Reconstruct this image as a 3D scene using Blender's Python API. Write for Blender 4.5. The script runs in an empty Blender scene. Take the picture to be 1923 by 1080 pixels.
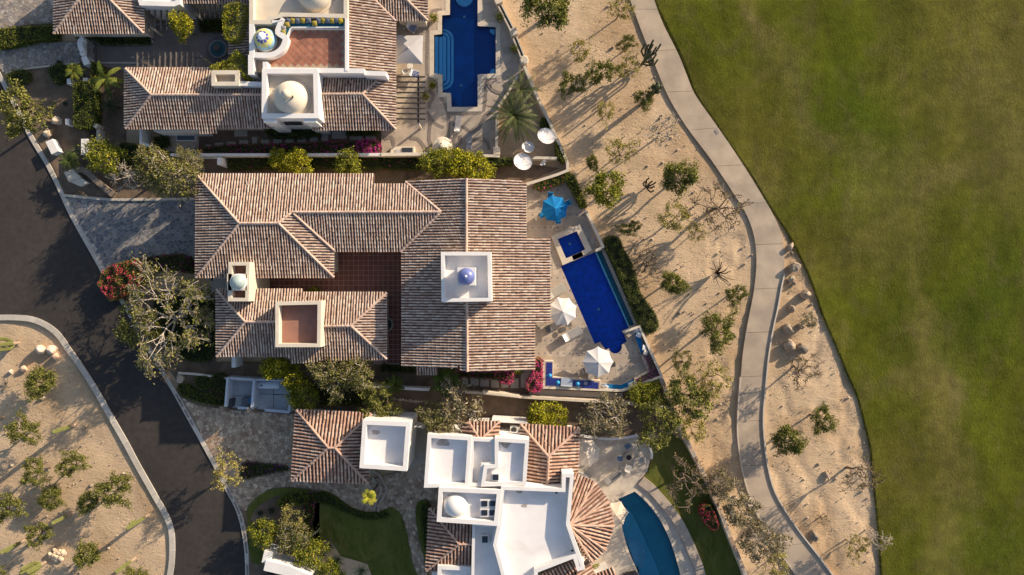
import bpy, bmesh, math, random
import numpy as np
from mathutils import Vector, Matrix, noise
from mathutils.geometry import tessellate_polygon

# ------------------------------------------------------------------ camera, sky, sun
SC = bpy.context.scene
COL = SC.collection
CAMH = 85.0
LIFT = 0.2                                                  # eave height above the first survey guess, from the cast shadows
PPM = 17.0
cam = bpy.data.objects.new('camera', bpy.data.cameras.new('camera'))
COL.objects.link(cam); SC.camera = cam
cam.location = (0, 0, CAMH); cam.rotation_euler = (0, 0, 0)
cam.data.sensor_width = 36.0
cam.data.lens = 18.0 * CAMH / (961.5 / PPM)
cam.data.clip_end = 3000; cam.data.clip_start = 0.5
SUN_EL, SHX, SHY = math.radians(20.5), -0.80, -0.60          # shadows fall to -x, -y
world = bpy.data.worlds.new('World'); SC.world = world; world.use_nodes = True
nt = world.node_tree; nt.nodes.clear()
sky = nt.nodes.new('ShaderNodeTexSky'); sky.sky_type = 'NISHITA'; sky.sun_disc = False
sky.sun_elevation = SUN_EL; sky.sun_rotation = math.atan2(-SHX, -SHY); sky.dust_density = 1.5; sky.air_density = 1.0
bg = nt.nodes.new('ShaderNodeBackground'); bg.inputs['Strength'].default_value = 0.11
wo = nt.nodes.new('ShaderNodeOutputWorld')
nt.links.new(sky.outputs[0], bg.inputs[0]); nt.links.new(bg.outputs[0], wo.inputs[0])
sd = bpy.data.lights.new('sun', 'SUN'); sun = bpy.data.objects.new('sun', sd); COL.objects.link(sun)
sd.energy = 4.6; sd.angle = math.radians(0.55); sd.color = (1.0, 0.83, 0.62)
sun.rotation_euler = Vector((-SHX * math.cos(SUN_EL), -SHY * math.cos(SUN_EL), math.sin(SUN_EL))).to_track_quat('Z', 'Y').to_euler()
sun.location = (60, 45, 60)
SC.view_settings.view_transform = 'Standard'; SC.view_settings.look = 'None'
SC.view_settings.gamma = 1; SC.view_settings.use_curve_mapping = False
SC.view_settings.exposure = 0.70
SC.render.engine = 'CYCLES'
SC.cycles.max_bounces = 6; SC.cycles.transparent_max_bounces = 12; SC.cycles.use_denoising = True

# ------------------------------------------------------------------ mapping and helpers
RNG = random.Random(7)
def P(px, py, z=0.0):                                       # survey: photo pixel at height z -> place
    k = (CAMH - z) / CAMH
    return Vector(((px - 961.5) / PPM * k, (540 - py) / PPM * k, z))
def M(v): return v / PPM                                    # pixels -> metres on the ground
OFF = {}
def props(o, label=None, cat=None, group=None, kind=None):
    if label: o['label'] = label
    if cat: o['category'] = cat
    if group: o['group'] = group
    if kind: o['kind'] = kind
    return o
def empty(name, loc, label=None, cat=None, group=None, kind=None):
    o = bpy.data.objects.new(name, None); COL.objects.link(o); o.location = loc
    o.empty_display_size = 0.3
    OFF[o] = Vector(loc)
    return props(o, label, cat, group, kind)
def link(o, parent):
    COL.objects.link(o)
    if parent is not None:
        o.parent = parent
        OFF[o] = OFF[parent]
    else:
        OFF[o] = Vector((0, 0, 0))
    return o
class MB:
    def __init__(s): s.v = []; s.f = []; s.c = []; s.m = []; s.mi = 0; s.col = (1, 1, 1)
    def face(s, pts, col=None):
        i = len(s.v); s.v.extend([tuple(p) for p in pts]); s.f.append(list(range(i, i + len(pts))))
        s.c.append(col or s.col); s.m.append(s.mi)
    def faces(s, verts, faces, col=None):
        i = len(s.v); s.v.extend([tuple(p) for p in verts])
        for f in faces:
            s.f.append([i + k for k in f]); s.c.append(col or s.col); s.m.append(s.mi)
    def box(s, c, size, rz=0.0, col=None, up=None):
        c = Vector(c); x, y, z = size[0] / 2, size[1] / 2, size[2] / 2
        R = Matrix.Rotation(rz, 3, 'Z')
        if up is not None: R = up
        vs = [c + R @ Vector((a * x, b * y, d * z)) for d in (-1, 1) for a, b in ((-1, -1), (1, -1), (1, 1), (-1, 1))]
        s.faces(vs, [(3, 2, 1, 0), (4, 5, 6, 7), (0, 1, 5, 4), (1, 2, 6, 5), (2, 3, 7, 6), (3, 0, 4, 7)], col)
    def tube(s, pts, rads, n=6, col=None, cap=True):
        pts = [Vector(p) for p in pts]; rings = []; vs = []; fs = []
        a = None
        for i, p in enumerate(pts):
            d = (pts[min(i + 1, len(pts) - 1)] - pts[max(i - 1, 0)])
            if d.length < 1e-6: d = Vector((0, 0, 1))
            d.normalize()
            if a is None:
                a = d.orthogonal().normalized()
            else:
                a = (a - d * a.dot(d))
                a = a.normalized() if a.length > 1e-5 else d.orthogonal().normalized()
            b = d.cross(a)
            for k in range(n):
                t = 2 * math.pi * k / n
                vs.append(p + (a * math.cos(t) + b * math.sin(t)) * rads[i])
        for i in range(len(pts) - 1):
            for k in range(n):
                k2 = (k + 1) % n
                fs.append((i * n + k, i * n + k2, (i + 1) * n + k2, (i + 1) * n + k))
        if cap:
            fs.append(tuple(range(n - 1, -1, -1))); fs.append(tuple((len(pts) - 1) * n + k for k in range(n)))
        s.faces(vs, fs, col)
    def lathe(s, c, prof, n=24, col=None, colf=None):
        c = Vector(c); vs = []
        for r, z in prof:
            for k in range(n):
                t = 2 * math.pi * k / n
                vs.append(c + Vector((math.cos(t) * r, math.sin(t) * r, z)))
        i0 = len(s.v); s.v.extend([tuple(v) for v in vs])
        for i in range(len(prof) - 1):
            for k in range(n):
                k2 = (k + 1) % n
                s.f.append([i0 + i * n + k, i0 + i * n + k2, i0 + (i + 1) * n + k2, i0 + (i + 1) * n + k])
                s.c.append(colf(i, k) if colf else (col or s.col)); s.m.append(s.mi)
        s.f.append([i0 + (len(prof) - 1) * n + k for k in range(n)]); s.c.append(colf(len(prof) - 1, 0) if colf else (col or s.col)); s.m.append(s.mi)
    def prism(s, top, h, col=None):                        # top: list of Vectors, any orientation; extruded down by h
        if area2(top) < 0: top = top[::-1]
        n = len(top); low = [Vector((p[0], p[1], p[2] - h)) for p in top]
        tri = tessellate_polygon([[Vector(p) for p in top]])
        s.faces(top, [orient(top, t) for t in tri], col)
        s.faces(low, [orient(top, t)[::-1] for t in tri], col)
        for i in range(n):
            j = (i + 1) % n
            s.face([low[i], low[j], top[j], top[i]], col)
    def build(s, name, mats, parent=None, smooth=False, auto=False):
        me = bpy.data.meshes.new(name)
        o = bpy.data.objects.new(name, me); link(o, parent)
        off = OFF[o]
        v = s.v if off.length == 0 else [(a[0] - off[0], a[1] - off[1], a[2] - off[2]) for a in s.v]
        me.from_pydata(v, [], s.f)
        if not isinstance(mats, (list, tuple)): mats = [mats]
        for m in mats: me.materials.append(m)
        me.polygons.foreach_set('material_index', s.m)
        at = me.color_attributes.new('tint', 'FLOAT_COLOR', 'CORNER')
        lt = np.array([len(f) for f in s.f]); c = np.array([(a[0], a[1], a[2], 1.0) for a in s.c], dtype=np.float32)
        at.data.foreach_set('color', np.repeat(c, lt, axis=0).ravel())
        if smooth: me.polygons.foreach_set('use_smooth', [True] * len(s.f))
        me.update()
        return o
def area2(p):
    return sum(p[i][0] * p[(i + 1) % len(p)][1] - p[(i + 1) % len(p)][0] * p[i][1] for i in range(len(p))) / 2
def orient(pts, t):
    a, b, c = (pts[k] for k in t)
    cr = (b[0] - a[0]) * (c[1] - a[1]) - (c[0] - a[0]) * (b[1] - a[1])
    return list(t) if cr > 0 else list(t)[::-1]
def inside(p, poly):
    x, y = p[0], p[1]; r = False; j = len(poly) - 1
    for i in range(len(poly)):
        a, b = poly[i], poly[j]
        if (a[1] > y) != (b[1] > y) and x < (b[0] - a[0]) * (y - a[1]) / (b[1] - a[1]) + a[0]: r = not r
        j = i
    return r
def inset(pts, d):                                          # inward offset in xy (negative d: outward)
    sgn = 1 if area2(pts) > 0 else -1
    n = len(pts); out = []
    for i in range(n):
        a, b, c = pts[i - 1], pts[i], pts[(i + 1) % n]
        d1 = Vector((b[0] - a[0], b[1] - a[1])).normalized(); d2 = Vector((c[0] - b[0], c[1] - b[1])).normalized()
        n1 = Vector((-d1.y, d1.x)) * sgn; n2 = Vector((-d2.y, d2.x)) * sgn
        m = n1 + n2
        k = max(0.35, 1 + n1.dot(n2))
        out.append(Vector((b[0] + m.x * d / k, b[1] + m.y * d / k, b[2] if len(b) > 2 else 0)))
    return out
def smooth(pts, n=4, closed=False):
    out = []; N = len(pts)
    g = (lambda i: pts[i % N]) if closed else (lambda i: pts[min(max(i, 0), N - 1)])
    for i in range(N if closed else N - 1):
        p0, p1, p2, p3 = g(i - 1), g(i), g(i + 1), g(i + 2)
        for k in range(n):
            t = k / n
            out.append(tuple(0.5 * (2 * p1[j] + (p2[j] - p0[j]) * t + (2 * p0[j] - 5 * p1[j] + 4 * p2[j] - p3[j]) * t * t + (3 * p1[j] - p0[j] - 3 * p2[j] + p3[j]) * t ** 3) for j in (0, 1)))
    if not closed: out.append(tuple(pts[-1]))
    return out
def ppx(pts, z=0.0): return [P(a, b, z) for a, b in pts]
def sheet(mb, pts_px, z, thick=0.1, holes=(), col=None, z_from=None):
    """a slab with its top at z, outline surveyed in photo pixels, open holes kept"""
    outer = ppx(pts_px, z)
    if area2(outer) < 0: outer = outer[::-1]
    rings = [outer]
    for h in holes:
        r = ppx(h, z)
        if area2(r) > 0: r = r[::-1]
        rings.append(r)
    allv = [v for r in rings for v in r]
    tri = tessellate_polygon(rings)
    mb.faces(allv, [orient(allv, t) for t in tri], col)
    for r in rings:
        for i in range(len(r)):
            a, b = r[i], r[(i + 1) % len(r)]
            mb.face([Vector((a.x, a.y, z - thick)), Vector((b.x, b.y, z - thick)), b, a], col)
def slab(name, pts_px, z, m, thick=0.1, holes=(), parent=None, kind=None):
    mb = MB(); sheet(mb, pts_px, z, thick, holes)
    o = mb.build(name, m, parent)
    if kind: o['kind'] = kind
    return o
def strip(mb, pts, w, z_top, h, side=0.0, z0=None, closed=False, col=None):
    """a wall or kerb along world points; side shifts the centre line (in widths)"""
    n = len(pts); L = []; R = []
    for i in range(n):
        a = pts[i - 1] if (i > 0 or closed) else pts[i]; c = pts[(i + 1) % n] if (i < n - 1 or closed) else pts[i]
        b = pts[i]
        d1 = Vector((b[0] - a[0], b[1] - a[1])); d2 = Vector((c[0] - b[0], c[1] - b[1]))
        if d1.length < 1e-6: d1 = d2
        if d2.length < 1e-6: d2 = d1
        d1.normalize(); d2.normalize()
        n1 = Vector((-d1.y, d1.x)); n2 = Vector((-d2.y, d2.x)); m = (n1 + n2) / max(0.5, 1 + n1.dot(n2))
        cx, cy = b[0] + m.x * side * w, b[1] + m.y * side * w
        L.append((cx + m.x * w / 2, cy + m.y * w / 2)); R.append((cx - m.x * w / 2, cy - m.y * w / 2))
    zt = z_top if callable(z_top) else (lambda i: z_top)
    for i in range(n - 1 if not closed else n):
        j = (i + 1) % n
        l0, l1, r0, r1 = L[i], L[j], R[i], R[j]
        a, b = zt(i), zt(j)
        mb.face([(*r0, a), (*r1, b), (*l1, b), (*l0, a)], col)
        mb.face([(*l0, a), (*l1, b), (*l1, b - h), (*l0, a - h)], col)
        mb.face([(*r0, a - h), (*r1, b - h), (*r1, b), (*r0, a)], col)
    if not closed:
        a = zt(0); b = zt(n - 1)
        mb.face([(*L[0], a), (*L[0], a - h), (*R[0], a - h), (*R[0], a)], col)
        mb.face([(*R[-1], b), (*R[-1], b - h), (*L[-1], b - h), (*L[-1], b)], col)
def copy_tree(o, parent=None, loc=None, rz=None, sc=None, names=None):
    c = o.copy(); COL.objects.link(c)
    for k in ('label', 'group'):
        pass
    c.parent = parent
    if loc is not None: c.location = loc
    if rz is not None: c.rotation_euler = (0, 0, rz)
    if sc is not None: c.scale = sc if hasattr(sc, '__len__') else (sc, sc, sc)
    for ch in o.children: copy_tree(ch, c)
    return c

# ------------------------------------------------------------------ materials
MATS = {}
def mat(name, base, rough=0.85, var=0.15, scale=1.5, bump=0.0, bscale=20.0, tint=False, spec=0.3, second=None, s2=0.4, thresh=(0.45, 0.6), fine=0.0, metal=0.0, detail=6, hue=0.0, trans=0.0):
    """stone, plaster, soil, leaves ...: base colour varied by noise at two scales, optional second colour in patches, bump"""
    m = bpy.data.materials.new(name); m.use_nodes = True; MATS[name] = m
    t = m.node_tree; N = t.nodes; Lk = t.links; b = N['Principled BSDF']
    b.inputs['Roughness'].default_value = rough; b.inputs['Specular IOR Level'].default_value = spec; b.inputs['Metallic'].default_value = metal
    geo = N.new('ShaderNodeNewGeometry')
    def nz(sc, det=detail, dist=0.0):
        n = N.new('ShaderNodeTexNoise'); n.inputs['Scale'].default_value = sc; n.inputs['Detail'].default_value = det; n.inputs['Distortion'].default_value = dist
        Lk.new(geo.outputs['Position'], n.inputs['Vector']); return n
    def mixc(a, bb, fac, mode='MIX'):
        x = N.new('ShaderNodeMix'); x.data_type = 'RGBA'; x.blend_type = mode; x.clamp_result = False
        for s, k in ((a, 6), (bb, 7)):
            if isinstance(s, tuple): x.inputs[k].default_value = (*s[:3], 1)
            else: Lk.new(s, x.inputs[k])
        if isinstance(fac, float): x.inputs[0].default_value = fac
        else: Lk.new(fac, x.inputs[0])
        return x.outputs[2]
    def ramp(src, lo, hi, a=0.0, bb=1.0):
        r = N.new('ShaderNodeMapRange'); r.inputs[1].default_value = lo; r.inputs[2].default_value = hi; r.inputs[3].default_value = a; r.inputs[4].default_value = bb
        Lk.new(src, r.inputs[0]); return r.outputs[0]
    c = base
    if second is not None:
        n = nz(s2, 6, 0.6); c = mixc(base, second, ramp(n.outputs[0], *thresh))
    if var:
        n = nz(scale); f = ramp(n.outputs[0], 0.3, 0.7, 1 - var, 1 + var)
        cb = N.new('ShaderNodeCombineColor'); Lk.new(f, cb.inputs[0]); Lk.new(f, cb.inputs[1]); Lk.new(f, cb.inputs[2])
        c = mixc(c, cb.outputs[0], 1.0, 'MULTIPLY')
    if fine:
        n = nz(scale * 14, 3); f = ramp(n.outputs[0], 0.3, 0.7, 1 - fine, 1 + fine)
        cb = N.new('ShaderNodeCombineColor'); Lk.new(f, cb.inputs[0]); Lk.new(f, cb.inputs[1]); Lk.new(f, cb.inputs[2])
        c = mixc(c, cb.outputs[0], 1.0, 'MULTIPLY')
    if tint:
        a = N.new('ShaderNodeAttribute'); a.attribute_name = 'tint'
        c = mixc(c, a.outputs['Color'], 1.0, 'MULTIPLY')
    if isinstance(c, tuple): b.inputs['Base Color'].default_value = (*c[:3], 1)
    else: Lk.new(c, b.inputs['Base Color'])
    if bump:
        n = nz(bscale, 5); bp = N.new('ShaderNodeBump'); bp.inputs['Strength'].default_value = min(1.0, bump * 4); bp.inputs['Distance'].default_value = bump
        Lk.new(n.outputs[0], bp.inputs['Height']); Lk.new(bp.outputs[0], b.inputs['Normal'])
    if trans:
        tr = N.new('ShaderNodeBsdfTranslucent'); ms = N.new('ShaderNodeMixShader'); ms.inputs[0].default_value = trans
        if isinstance(c, tuple): tr.inputs[0].default_value = (*c[:3], 1)
        else: Lk.new(c, tr.inputs[0])
        out = N['Material Output']; Lk.new(b.outputs[0], ms.inputs[1]); Lk.new(tr.outputs[0], ms.inputs[2]); Lk.new(ms.outputs[0], out.inputs[0])
    return m
white = mat('white_stucco', (0.72, 0.69, 0.66), 0.9, 0.05, 0.8, 0.012, 30, fine=0.03)
cream = mat('cream_stucco', (0.62, 0.54, 0.43), 0.9, 0.08, 0.8, 0.012, 30, fine=0.04)
roofwhite = mat('painted_flat_roof', (0.80, 0.76, 0.74), 0.8, 0.05, 0.5, 0.01, 12, second=(0.68, 0.64, 0.61), s2=0.35, thresh=(0.5, 0.75), fine=0.04)
tile_m = mat('clay_barrel_tile', (1, 1, 1), 0.85, 0.14, 2.0, 0.006, 40, tint=True, fine=0.12)
pan_m = mat('clay_pan_underside', (0.12, 0.072, 0.052), 0.9, 0.25, 2.0, 0.01, 20)
terra = mat('terracotta_floor', (1, 1, 1), 0.6, 0.12, 1.2, 0.003, 40, tint=True, fine=0.05)
grout = mat('grout', (0.38, 0.28, 0.20), 0.9, 0.1)
grout_dark = mat('grout_courtyard', (0.40, 0.30, 0.26), 0.9, 0.1)
terra_plain = mat('terracotta_roof_floor', (0.26, 0.12, 0.08), 0.8, 0.15, 0.8, 0.003, 30, fine=0.05)
stone_m = mat('stone_tinted', (1, 1, 1), 0.85, 0.15, 3.0, 0.01, 15, tint=True, fine=0.08)
mortar = mat('mortar', (0.38, 0.34, 0.29), 0.9, 0.12, 1.0)
mortar_tan = mat('mortar_tan', (0.22, 0.17, 0.13), 0.9, 0.12, 1.0)
trav = mat('travertine', (0.41, 0.335, 0.265), 0.7, 0.10, 0.9, 0.005, 20, second=(0.35, 0.285, 0.225), s2=1.2, fine=0.06)
coping = mat('limestone_coping', (0.55, 0.47, 0.37), 0.7, 0.08, 1.5, 0.004, 25, fine=0.04)
wood_dark = mat('dark_timber', (0.035, 0.028, 0.025), 0.75, 0.25, 3, 0.005, 30)
wood_grey = mat('weathered_timber', (0.115, 0.10, 0.09), 0.8, 0.25, 3, 0.005, 30)
metal_w = mat('white_metal', (0.7, 0.7, 0.7), 0.4, 0.03)
metal_d = mat('dark_metal', (0.03, 0.03, 0.035), 0.5, 0.05, metal=0.3)
steel = mat('brushed_steel', (0.5, 0.52, 0.55), 0.35, 0.05, metal=0.8)
glass_d = mat('dark_glass', (0.02, 0.025, 0.035), 0.08, 0.0, spec=0.8)
asphalt = mat('asphalt', (0.040, 0.034, 0.031), 0.9, 0.12, 0.12, 0.008, 60, second=(0.048, 0.040, 0.035), s2=0.16, thresh=(0.4, 0.7), fine=0.16)
concrete = mat('kerb_concrete', (0.50, 0.45, 0.39), 0.85, 0.12, 0.8, 0.006, 25, tint=True, fine=0.10)
pathm = mat('cart_path_concrete', (0.42, 0.335, 0.25), 0.85, 0.12, 0.6, 0.006, 14, tint=True, second=(0.33, 0.265, 0.21), s2=0.22, thresh=(0.45, 0.65), fine=0.05)
bark = mat('bark', (0.16, 0.12, 0.09), 0.9, 0.3, 4, 0.01, 20)
bark_pale = mat('pale_bark', (0.42, 0.36, 0.30), 0.85, 0.25, 4, 0.01, 20)
leaf = mat('leaf', (1, 1, 1), 0.75, 0.12, 1.0, tint=True, trans=0.15, spec=0.15)
petal = mat('petal', (1, 1, 1), 0.7, 0.1, 2.0, tint=True, trans=0.2, spec=0.1)
fabric = mat('fabric', (1, 1, 1), 0.9, 0.03, 2.0, 0.002, 80, tint=True)
plastic = mat('painted', (1, 1, 1), 0.45, 0.03, 2.0, tint=True)
rockm = mat('rock', (0.40, 0.33, 0.26), 0.9, 0.25, 1.5, 0.05, 4, tint=True, fine=0.12)
soil = mat('garden_soil', (0.17, 0.12, 0.08), 0.95, 0.25, 0.8, 0.03, 10, second=(0.12, 0.085, 0.06), fine=0.2)
bluetile_m = mat('cobalt_tile', (0.02, 0.035, 0.24), 0.15, 0.2, 6.0, spec=0.6)

def sand_material():
    m = mat('sand', (0.50, 0.365, 0.235), 0.95, 0.14, 0.35, second=(0.40, 0.27, 0.155), s2=0.11, thresh=(0.46, 0.68), fine=0.09)
    t = m.node_tree; N = t.nodes; Lk = t.links; b = N['Principled BSDF']
    geo = [n for n in N if n.bl_idname == 'ShaderNodeNewGeometry'][0]
    n1 = N.new('ShaderNodeTexNoise'); n1.inputs['Scale'].default_value = 2.2; n1.inputs['Detail'].default_value = 9; n1.inputs['Roughness'].default_value = 0.62; n1.inputs['Distortion'].default_value = 0.8
    mp = N.new('ShaderNodeMapping'); mp.inputs['Rotation'].default_value = (0, 0, 0.7); mp.inputs['Scale'].default_value = (0.6, 1.5, 1)
    Lk.new(geo.outputs['Position'], mp.inputs[0]); Lk.new(mp.outputs[0], n1.inputs['Vector'])
    v = N.new('ShaderNodeTexVoronoi'); v.inputs['Scale'].default_value = 2.4; v.inputs['Randomness'].default_value = 1
    Lk.new(geo.outputs['Position'], v.inputs['Vector'])
    r = N.new('ShaderNodeMapRange'); r.inputs[1].default_value = 0.05; r.inputs[2].default_value = 0.28; r.inputs[3].default_value = -0.5; r.inputs[4].default_value = 0.0
    Lk.new(v.outputs['Distance'], r.inputs[0])
    n2 = N.new('ShaderNodeTexNoise'); n2.inputs['Scale'].default_value = 0.25
    Lk.new(geo.outputs['Position'], n2.inputs['Vector'])
    r2 = N.new('ShaderNodeMapRange'); r2.inputs[1].default_value = 0.45; r2.inputs[2].default_value = 0.6
    Lk.new(n2.outputs[0], r2.inputs[0])
    mu = N.new('ShaderNodeMath'); mu.operation = 'MULTIPLY'; Lk.new(r.outputs[0], mu.inputs[0]); Lk.new(r2.outputs[0], mu.inputs[1])
    ad = N.new('ShaderNodeMath'); ad.operation = 'ADD'; Lk.new(mu.outputs[0], ad.inputs[0]); Lk.new(n1.outputs[0], ad.inputs[1])
    bp = N.new('ShaderNodeBump'); bp.inputs['Strength'].default_value = 0.75; bp.inputs['Distance'].default_value = 0.10
    Lk.new(ad.outputs[0], bp.inputs['Height']); Lk.new(bp.outputs[0], b.inputs['Normal'])
    return m
sand = sand_material()

def turf_material(name, dark, mid, dry, brown, big=0.05):
    m = bpy.data.materials.new(name); m.use_nodes = True
    t = m.node_tree; N = t.nodes; Lk = t.links; b = N['Principled BSDF']; b.inputs['Roughness'].default_value = 0.95; b.inputs['Specular IOR Level'].default_value = 0.1
    geo = N.new('ShaderNodeNewGeometry')
    def nz(sc, det, rough, dist, scl=(1, 1, 1), rot=0.0, off=0.0):
        mp = N.new('ShaderNodeMapping'); mp.inputs['Scale'].default_value = scl; mp.inputs['Rotation'].default_value = (0, 0, rot); mp.inputs['Location'].default_value = (off, off * .7, 0)
        Lk.new(geo.outputs['Position'], mp.inputs[0])
        n = N.new('ShaderNodeTexNoise'); n.inputs['Scale'].default_value = sc; n.inputs['Detail'].default_value = det; n.inputs['Roughness'].default_value = rough; n.inputs['Distortion'].default_value = dist
        Lk.new(mp.outputs[0], n.inputs['Vector']); return n.outputs[0]
    def mr(s, a, bb):
        r = N.new('ShaderNodeMapRange'); r.inputs[1].default_value = a; r.inputs[2].default_value = bb; Lk.new(s, r.inputs[0]); return r.outputs[0]
    def mx(a, bb, f):
        x = N.new('ShaderNodeMix'); x.data_type = 'RGBA'
        for s, k in ((a, 6), (bb, 7)):
            if isinstance(s, tuple): x.inputs[k].default_value = (*s, 1)
            else: Lk.new(s, x.inputs[k])
        Lk.new(f, x.inputs[0]); return x.outputs[2]
    c = mx(mid, dry, mr(nz(big, 8, 0.6, 1.2, (1.6, 0.8, 1), 0.35), 0.42, 0.62))
    c = mx(c, dark, mr(nz(big * 1.3, 7, 0.62, 1.5, (1.5, 0.8, 1), 0.3, 13.0), 0.50, 0.66))
    c = mx(c, brown, mr(nz(big * 2.6, 9, 0.7, 2.5, (1.8, 0.7, 1), 0.45, 31.0), 0.56, 0.72))
    f = nz(3.5, 6, 0.7, 0.4, (1.0, 0.35, 1), 0.4)
    r = N.new('ShaderNodeMapRange'); r.inputs[1].default_value = 0.25; r.inputs[2].default_value = 0.75; r.inputs[3].default_value = 0.72; r.inputs[4].default_value = 1.28; Lk.new(f, r.inputs[0])
    x = N.new('ShaderNodeVectorMath'); x.operation = 'SCALE'; Lk.new(c, x.inputs[0]); Lk.new(r.outputs[0], x.inputs[3])
    Lk.new(x.outputs[0], b.inputs['Base Color'])
    bp = N.new('ShaderNodeBump'); bp.inputs['Strength'].default_value = 0.8; bp.inputs['Distance'].default_value = 0.06
    Lk.new(nz(5.0, 6, 0.75, 0.3, (1.0, 0.6, 1), 0.5), bp.inputs['Height']); Lk.new(bp.outputs[0], b.inputs['Normal'])
    return m
golf = turf_material('fairway_turf', (0.042, 0.070, 0.004), (0.070, 0.085, 0.009), (0.115, 0.105, 0.026), (0.145, 0.112, 0.045))
lawnm = turf_material('garden_lawn', (0.06, 0.075, 0.014), (0.095, 0.105, 0.022), (0.125, 0.12, 0.032), (0.10, 0.10, 0.025), 0.2)
turf_t = mat('fairway_turf_tinted', (1.02, 1.02, 1), .95, .20, .8, tint=True, fine=.38, spec=.1)
_t = turf_t.node_tree; _g = _t.nodes.new('ShaderNodeNewGeometry'); _m = _t.nodes.new('ShaderNodeMapping'); _m.inputs['Scale'].default_value = (1.0, .55, 1); _m.inputs['Rotation'].default_value = (0, 0, .5)
_n = _t.nodes.new('ShaderNodeTexNoise'); _n.inputs['Scale'].default_value = 4.5; _n.inputs['Detail'].default_value = 7; _n.inputs['Roughness'].default_value = .75
_m2 = _t.nodes.new('ShaderNodeMapping'); _m2.inputs['Scale'].default_value = (2.6, .16, 1); _m2.inputs['Rotation'].default_value = (0, 0, -.22)
_n2 = _t.nodes.new('ShaderNodeTexNoise'); _n2.inputs['Scale'].default_value = 1.0; _n2.inputs['Detail'].default_value = 5; _n2.inputs['Distortion'].default_value = .5
_r2 = _t.nodes.new('ShaderNodeMapRange'); _r2.inputs[1].default_value = .3; _r2.inputs[2].default_value = .7; _r2.inputs[3].default_value = .94; _r2.inputs[4].default_value = 1.07
_s2 = _t.nodes.new('ShaderNodeVectorMath'); _s2.operation = 'SCALE'; _pb = _t.nodes['Principled BSDF']; _src = _pb.inputs['Base Color'].links[0].from_socket
_t.links.new(_g.outputs['Position'], _m2.inputs[0]); _t.links.new(_m2.outputs[0], _n2.inputs['Vector']); _t.links.new(_n2.outputs[0], _r2.inputs[0]); _t.links.new(_src, _s2.inputs[0]); _t.links.new(_r2.outputs[0], _s2.inputs[3]); _t.links.new(_s2.outputs[0], _pb.inputs['Base Color'])
_b = _t.nodes.new('ShaderNodeBump'); _b.inputs['Strength'].default_value = .9; _b.inputs['Distance'].default_value = .09
_t.links.new(_g.outputs['Position'], _m.inputs[0]); _t.links.new(_m.outputs[0], _n.inputs['Vector']); _t.links.new(_n.outputs[0], _b.inputs['Height']); _t.links.new(_b.outputs[0], _t.nodes['Principled BSDF'].inputs['Normal'])
def water_material(name, tint, bump=0.03, sc=2.5):
    m = bpy.data.materials.new(name); m.use_nodes = True
    t = m.node_tree; N = t.nodes; Lk = t.links; N.remove(N['Principled BSDF']); out = N['Material Output']
    tr = N.new('ShaderNodeBsdfTransparent'); tr.inputs[0].default_value = (*tint, 1)
    gl = N.new('ShaderNodeBsdfGlossy'); gl.inputs['Roughness'].default_value = 0.06
    fr = N.new('ShaderNodeFresnel'); fr.inputs[0].default_value = 1.33
    geo = N.new('ShaderNodeNewGeometry'); n = N.new('ShaderNodeTexNoise'); n.inputs['Scale'].default_value = sc; n.inputs['Detail'].default_value = 4
    Lk.new(geo.outputs['Position'], n.inputs['Vector'])
    bp = N.new('ShaderNodeBump'); bp.inputs['Distance'].default_value = bump; bp.inputs['Strength'].default_value = 0.6
    Lk.new(n.outputs[0], bp.inputs['Height']); Lk.new(bp.outputs[0], gl.inputs['Normal']); Lk.new(bp.outputs[0], fr.inputs['Normal'])
    ms = N.new('ShaderNodeMixShader'); Lk.new(fr.outputs[0], ms.inputs[0]); Lk.new(tr.outputs[0], ms.inputs[1]); Lk.new(gl.outputs[0], ms.inputs[2]); Lk.new(ms.outputs[0], out.inputs[0])
    return m
water = water_material('pool_water', (0.62, 0.84, 0.96))
poolblue = mat('cobalt_pool_lining', (0.004, 0.13, 0.66), 0.5, 0.25, 2.2, 0.03, 2.0)
poolnavy = mat('deep_blue_pool_lining', (0.008, 0.10, 0.33), 0.5, 0.10, 1.0, 0.02, 2.0)
poolstep = mat('pale_blue_step', (0.38, 0.78, 0.95), 0.5, 0.05)
poolteal = mat('teal_pool_lining', (0.075, 0.36, 0.40), 0.5, 0.10, 1.0, 0.02, 2.0)
poolteal2 = mat('pale_teal_step', (0.16, 0.52, 0.58), 0.5, 0.10, 1.0)

# ------------------------------------------------------------------ outlines surveyed from the photo
LAWN_EDGE = smooth([(1214, -60), (1228, 0), (1245, 40), (1275, 100), (1290, 137), (1306, 178), (1343, 232), (1378, 283), (1404, 320), (1430, 362), (1453, 400), (1475, 432), (1496, 470), (1515, 510), (1531, 550), (1546, 595), (1570, 650), (1590, 700), (1608, 740), (1622, 790), (1634, 840), (1640, 900), (1648, 980), (1655, 1080), (1662, 1200)], 4)
PATH_L = [(1160, -60), (1183, 0), (1205, 60), (1225, 110), (1245, 160), (1262, 195), (1290, 240), (1335, 300), (1375, 360), (1400, 400), (1415, 440), (1420, 480), (1419, 515), (1414, 555), (1404, 605), (1395, 660), (1390, 720), (1386, 780), (1386, 822), (1393, 872), (1403, 916), (1419, 958), (1439, 994), (1467, 1038), (1500, 1085), (1560, 1160)]
PATH_R = [(1205, -60), (1228, 0), (1245, 45), (1274, 103), (1292, 148), (1306, 180), (1344, 234), (1379, 285), (1405, 325), (1430, 366), (1450, 400), (1465, 433), (1472, 470), (1472, 505), (1465, 540), (1458, 580), (1449, 620), (1441, 670), (1436, 720), (1431, 780), (1433, 822), (1439, 872), (1451, 919), (1472, 958), (1500, 999), (1533, 1041), (1562, 1080), (1620, 1150)]
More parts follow.
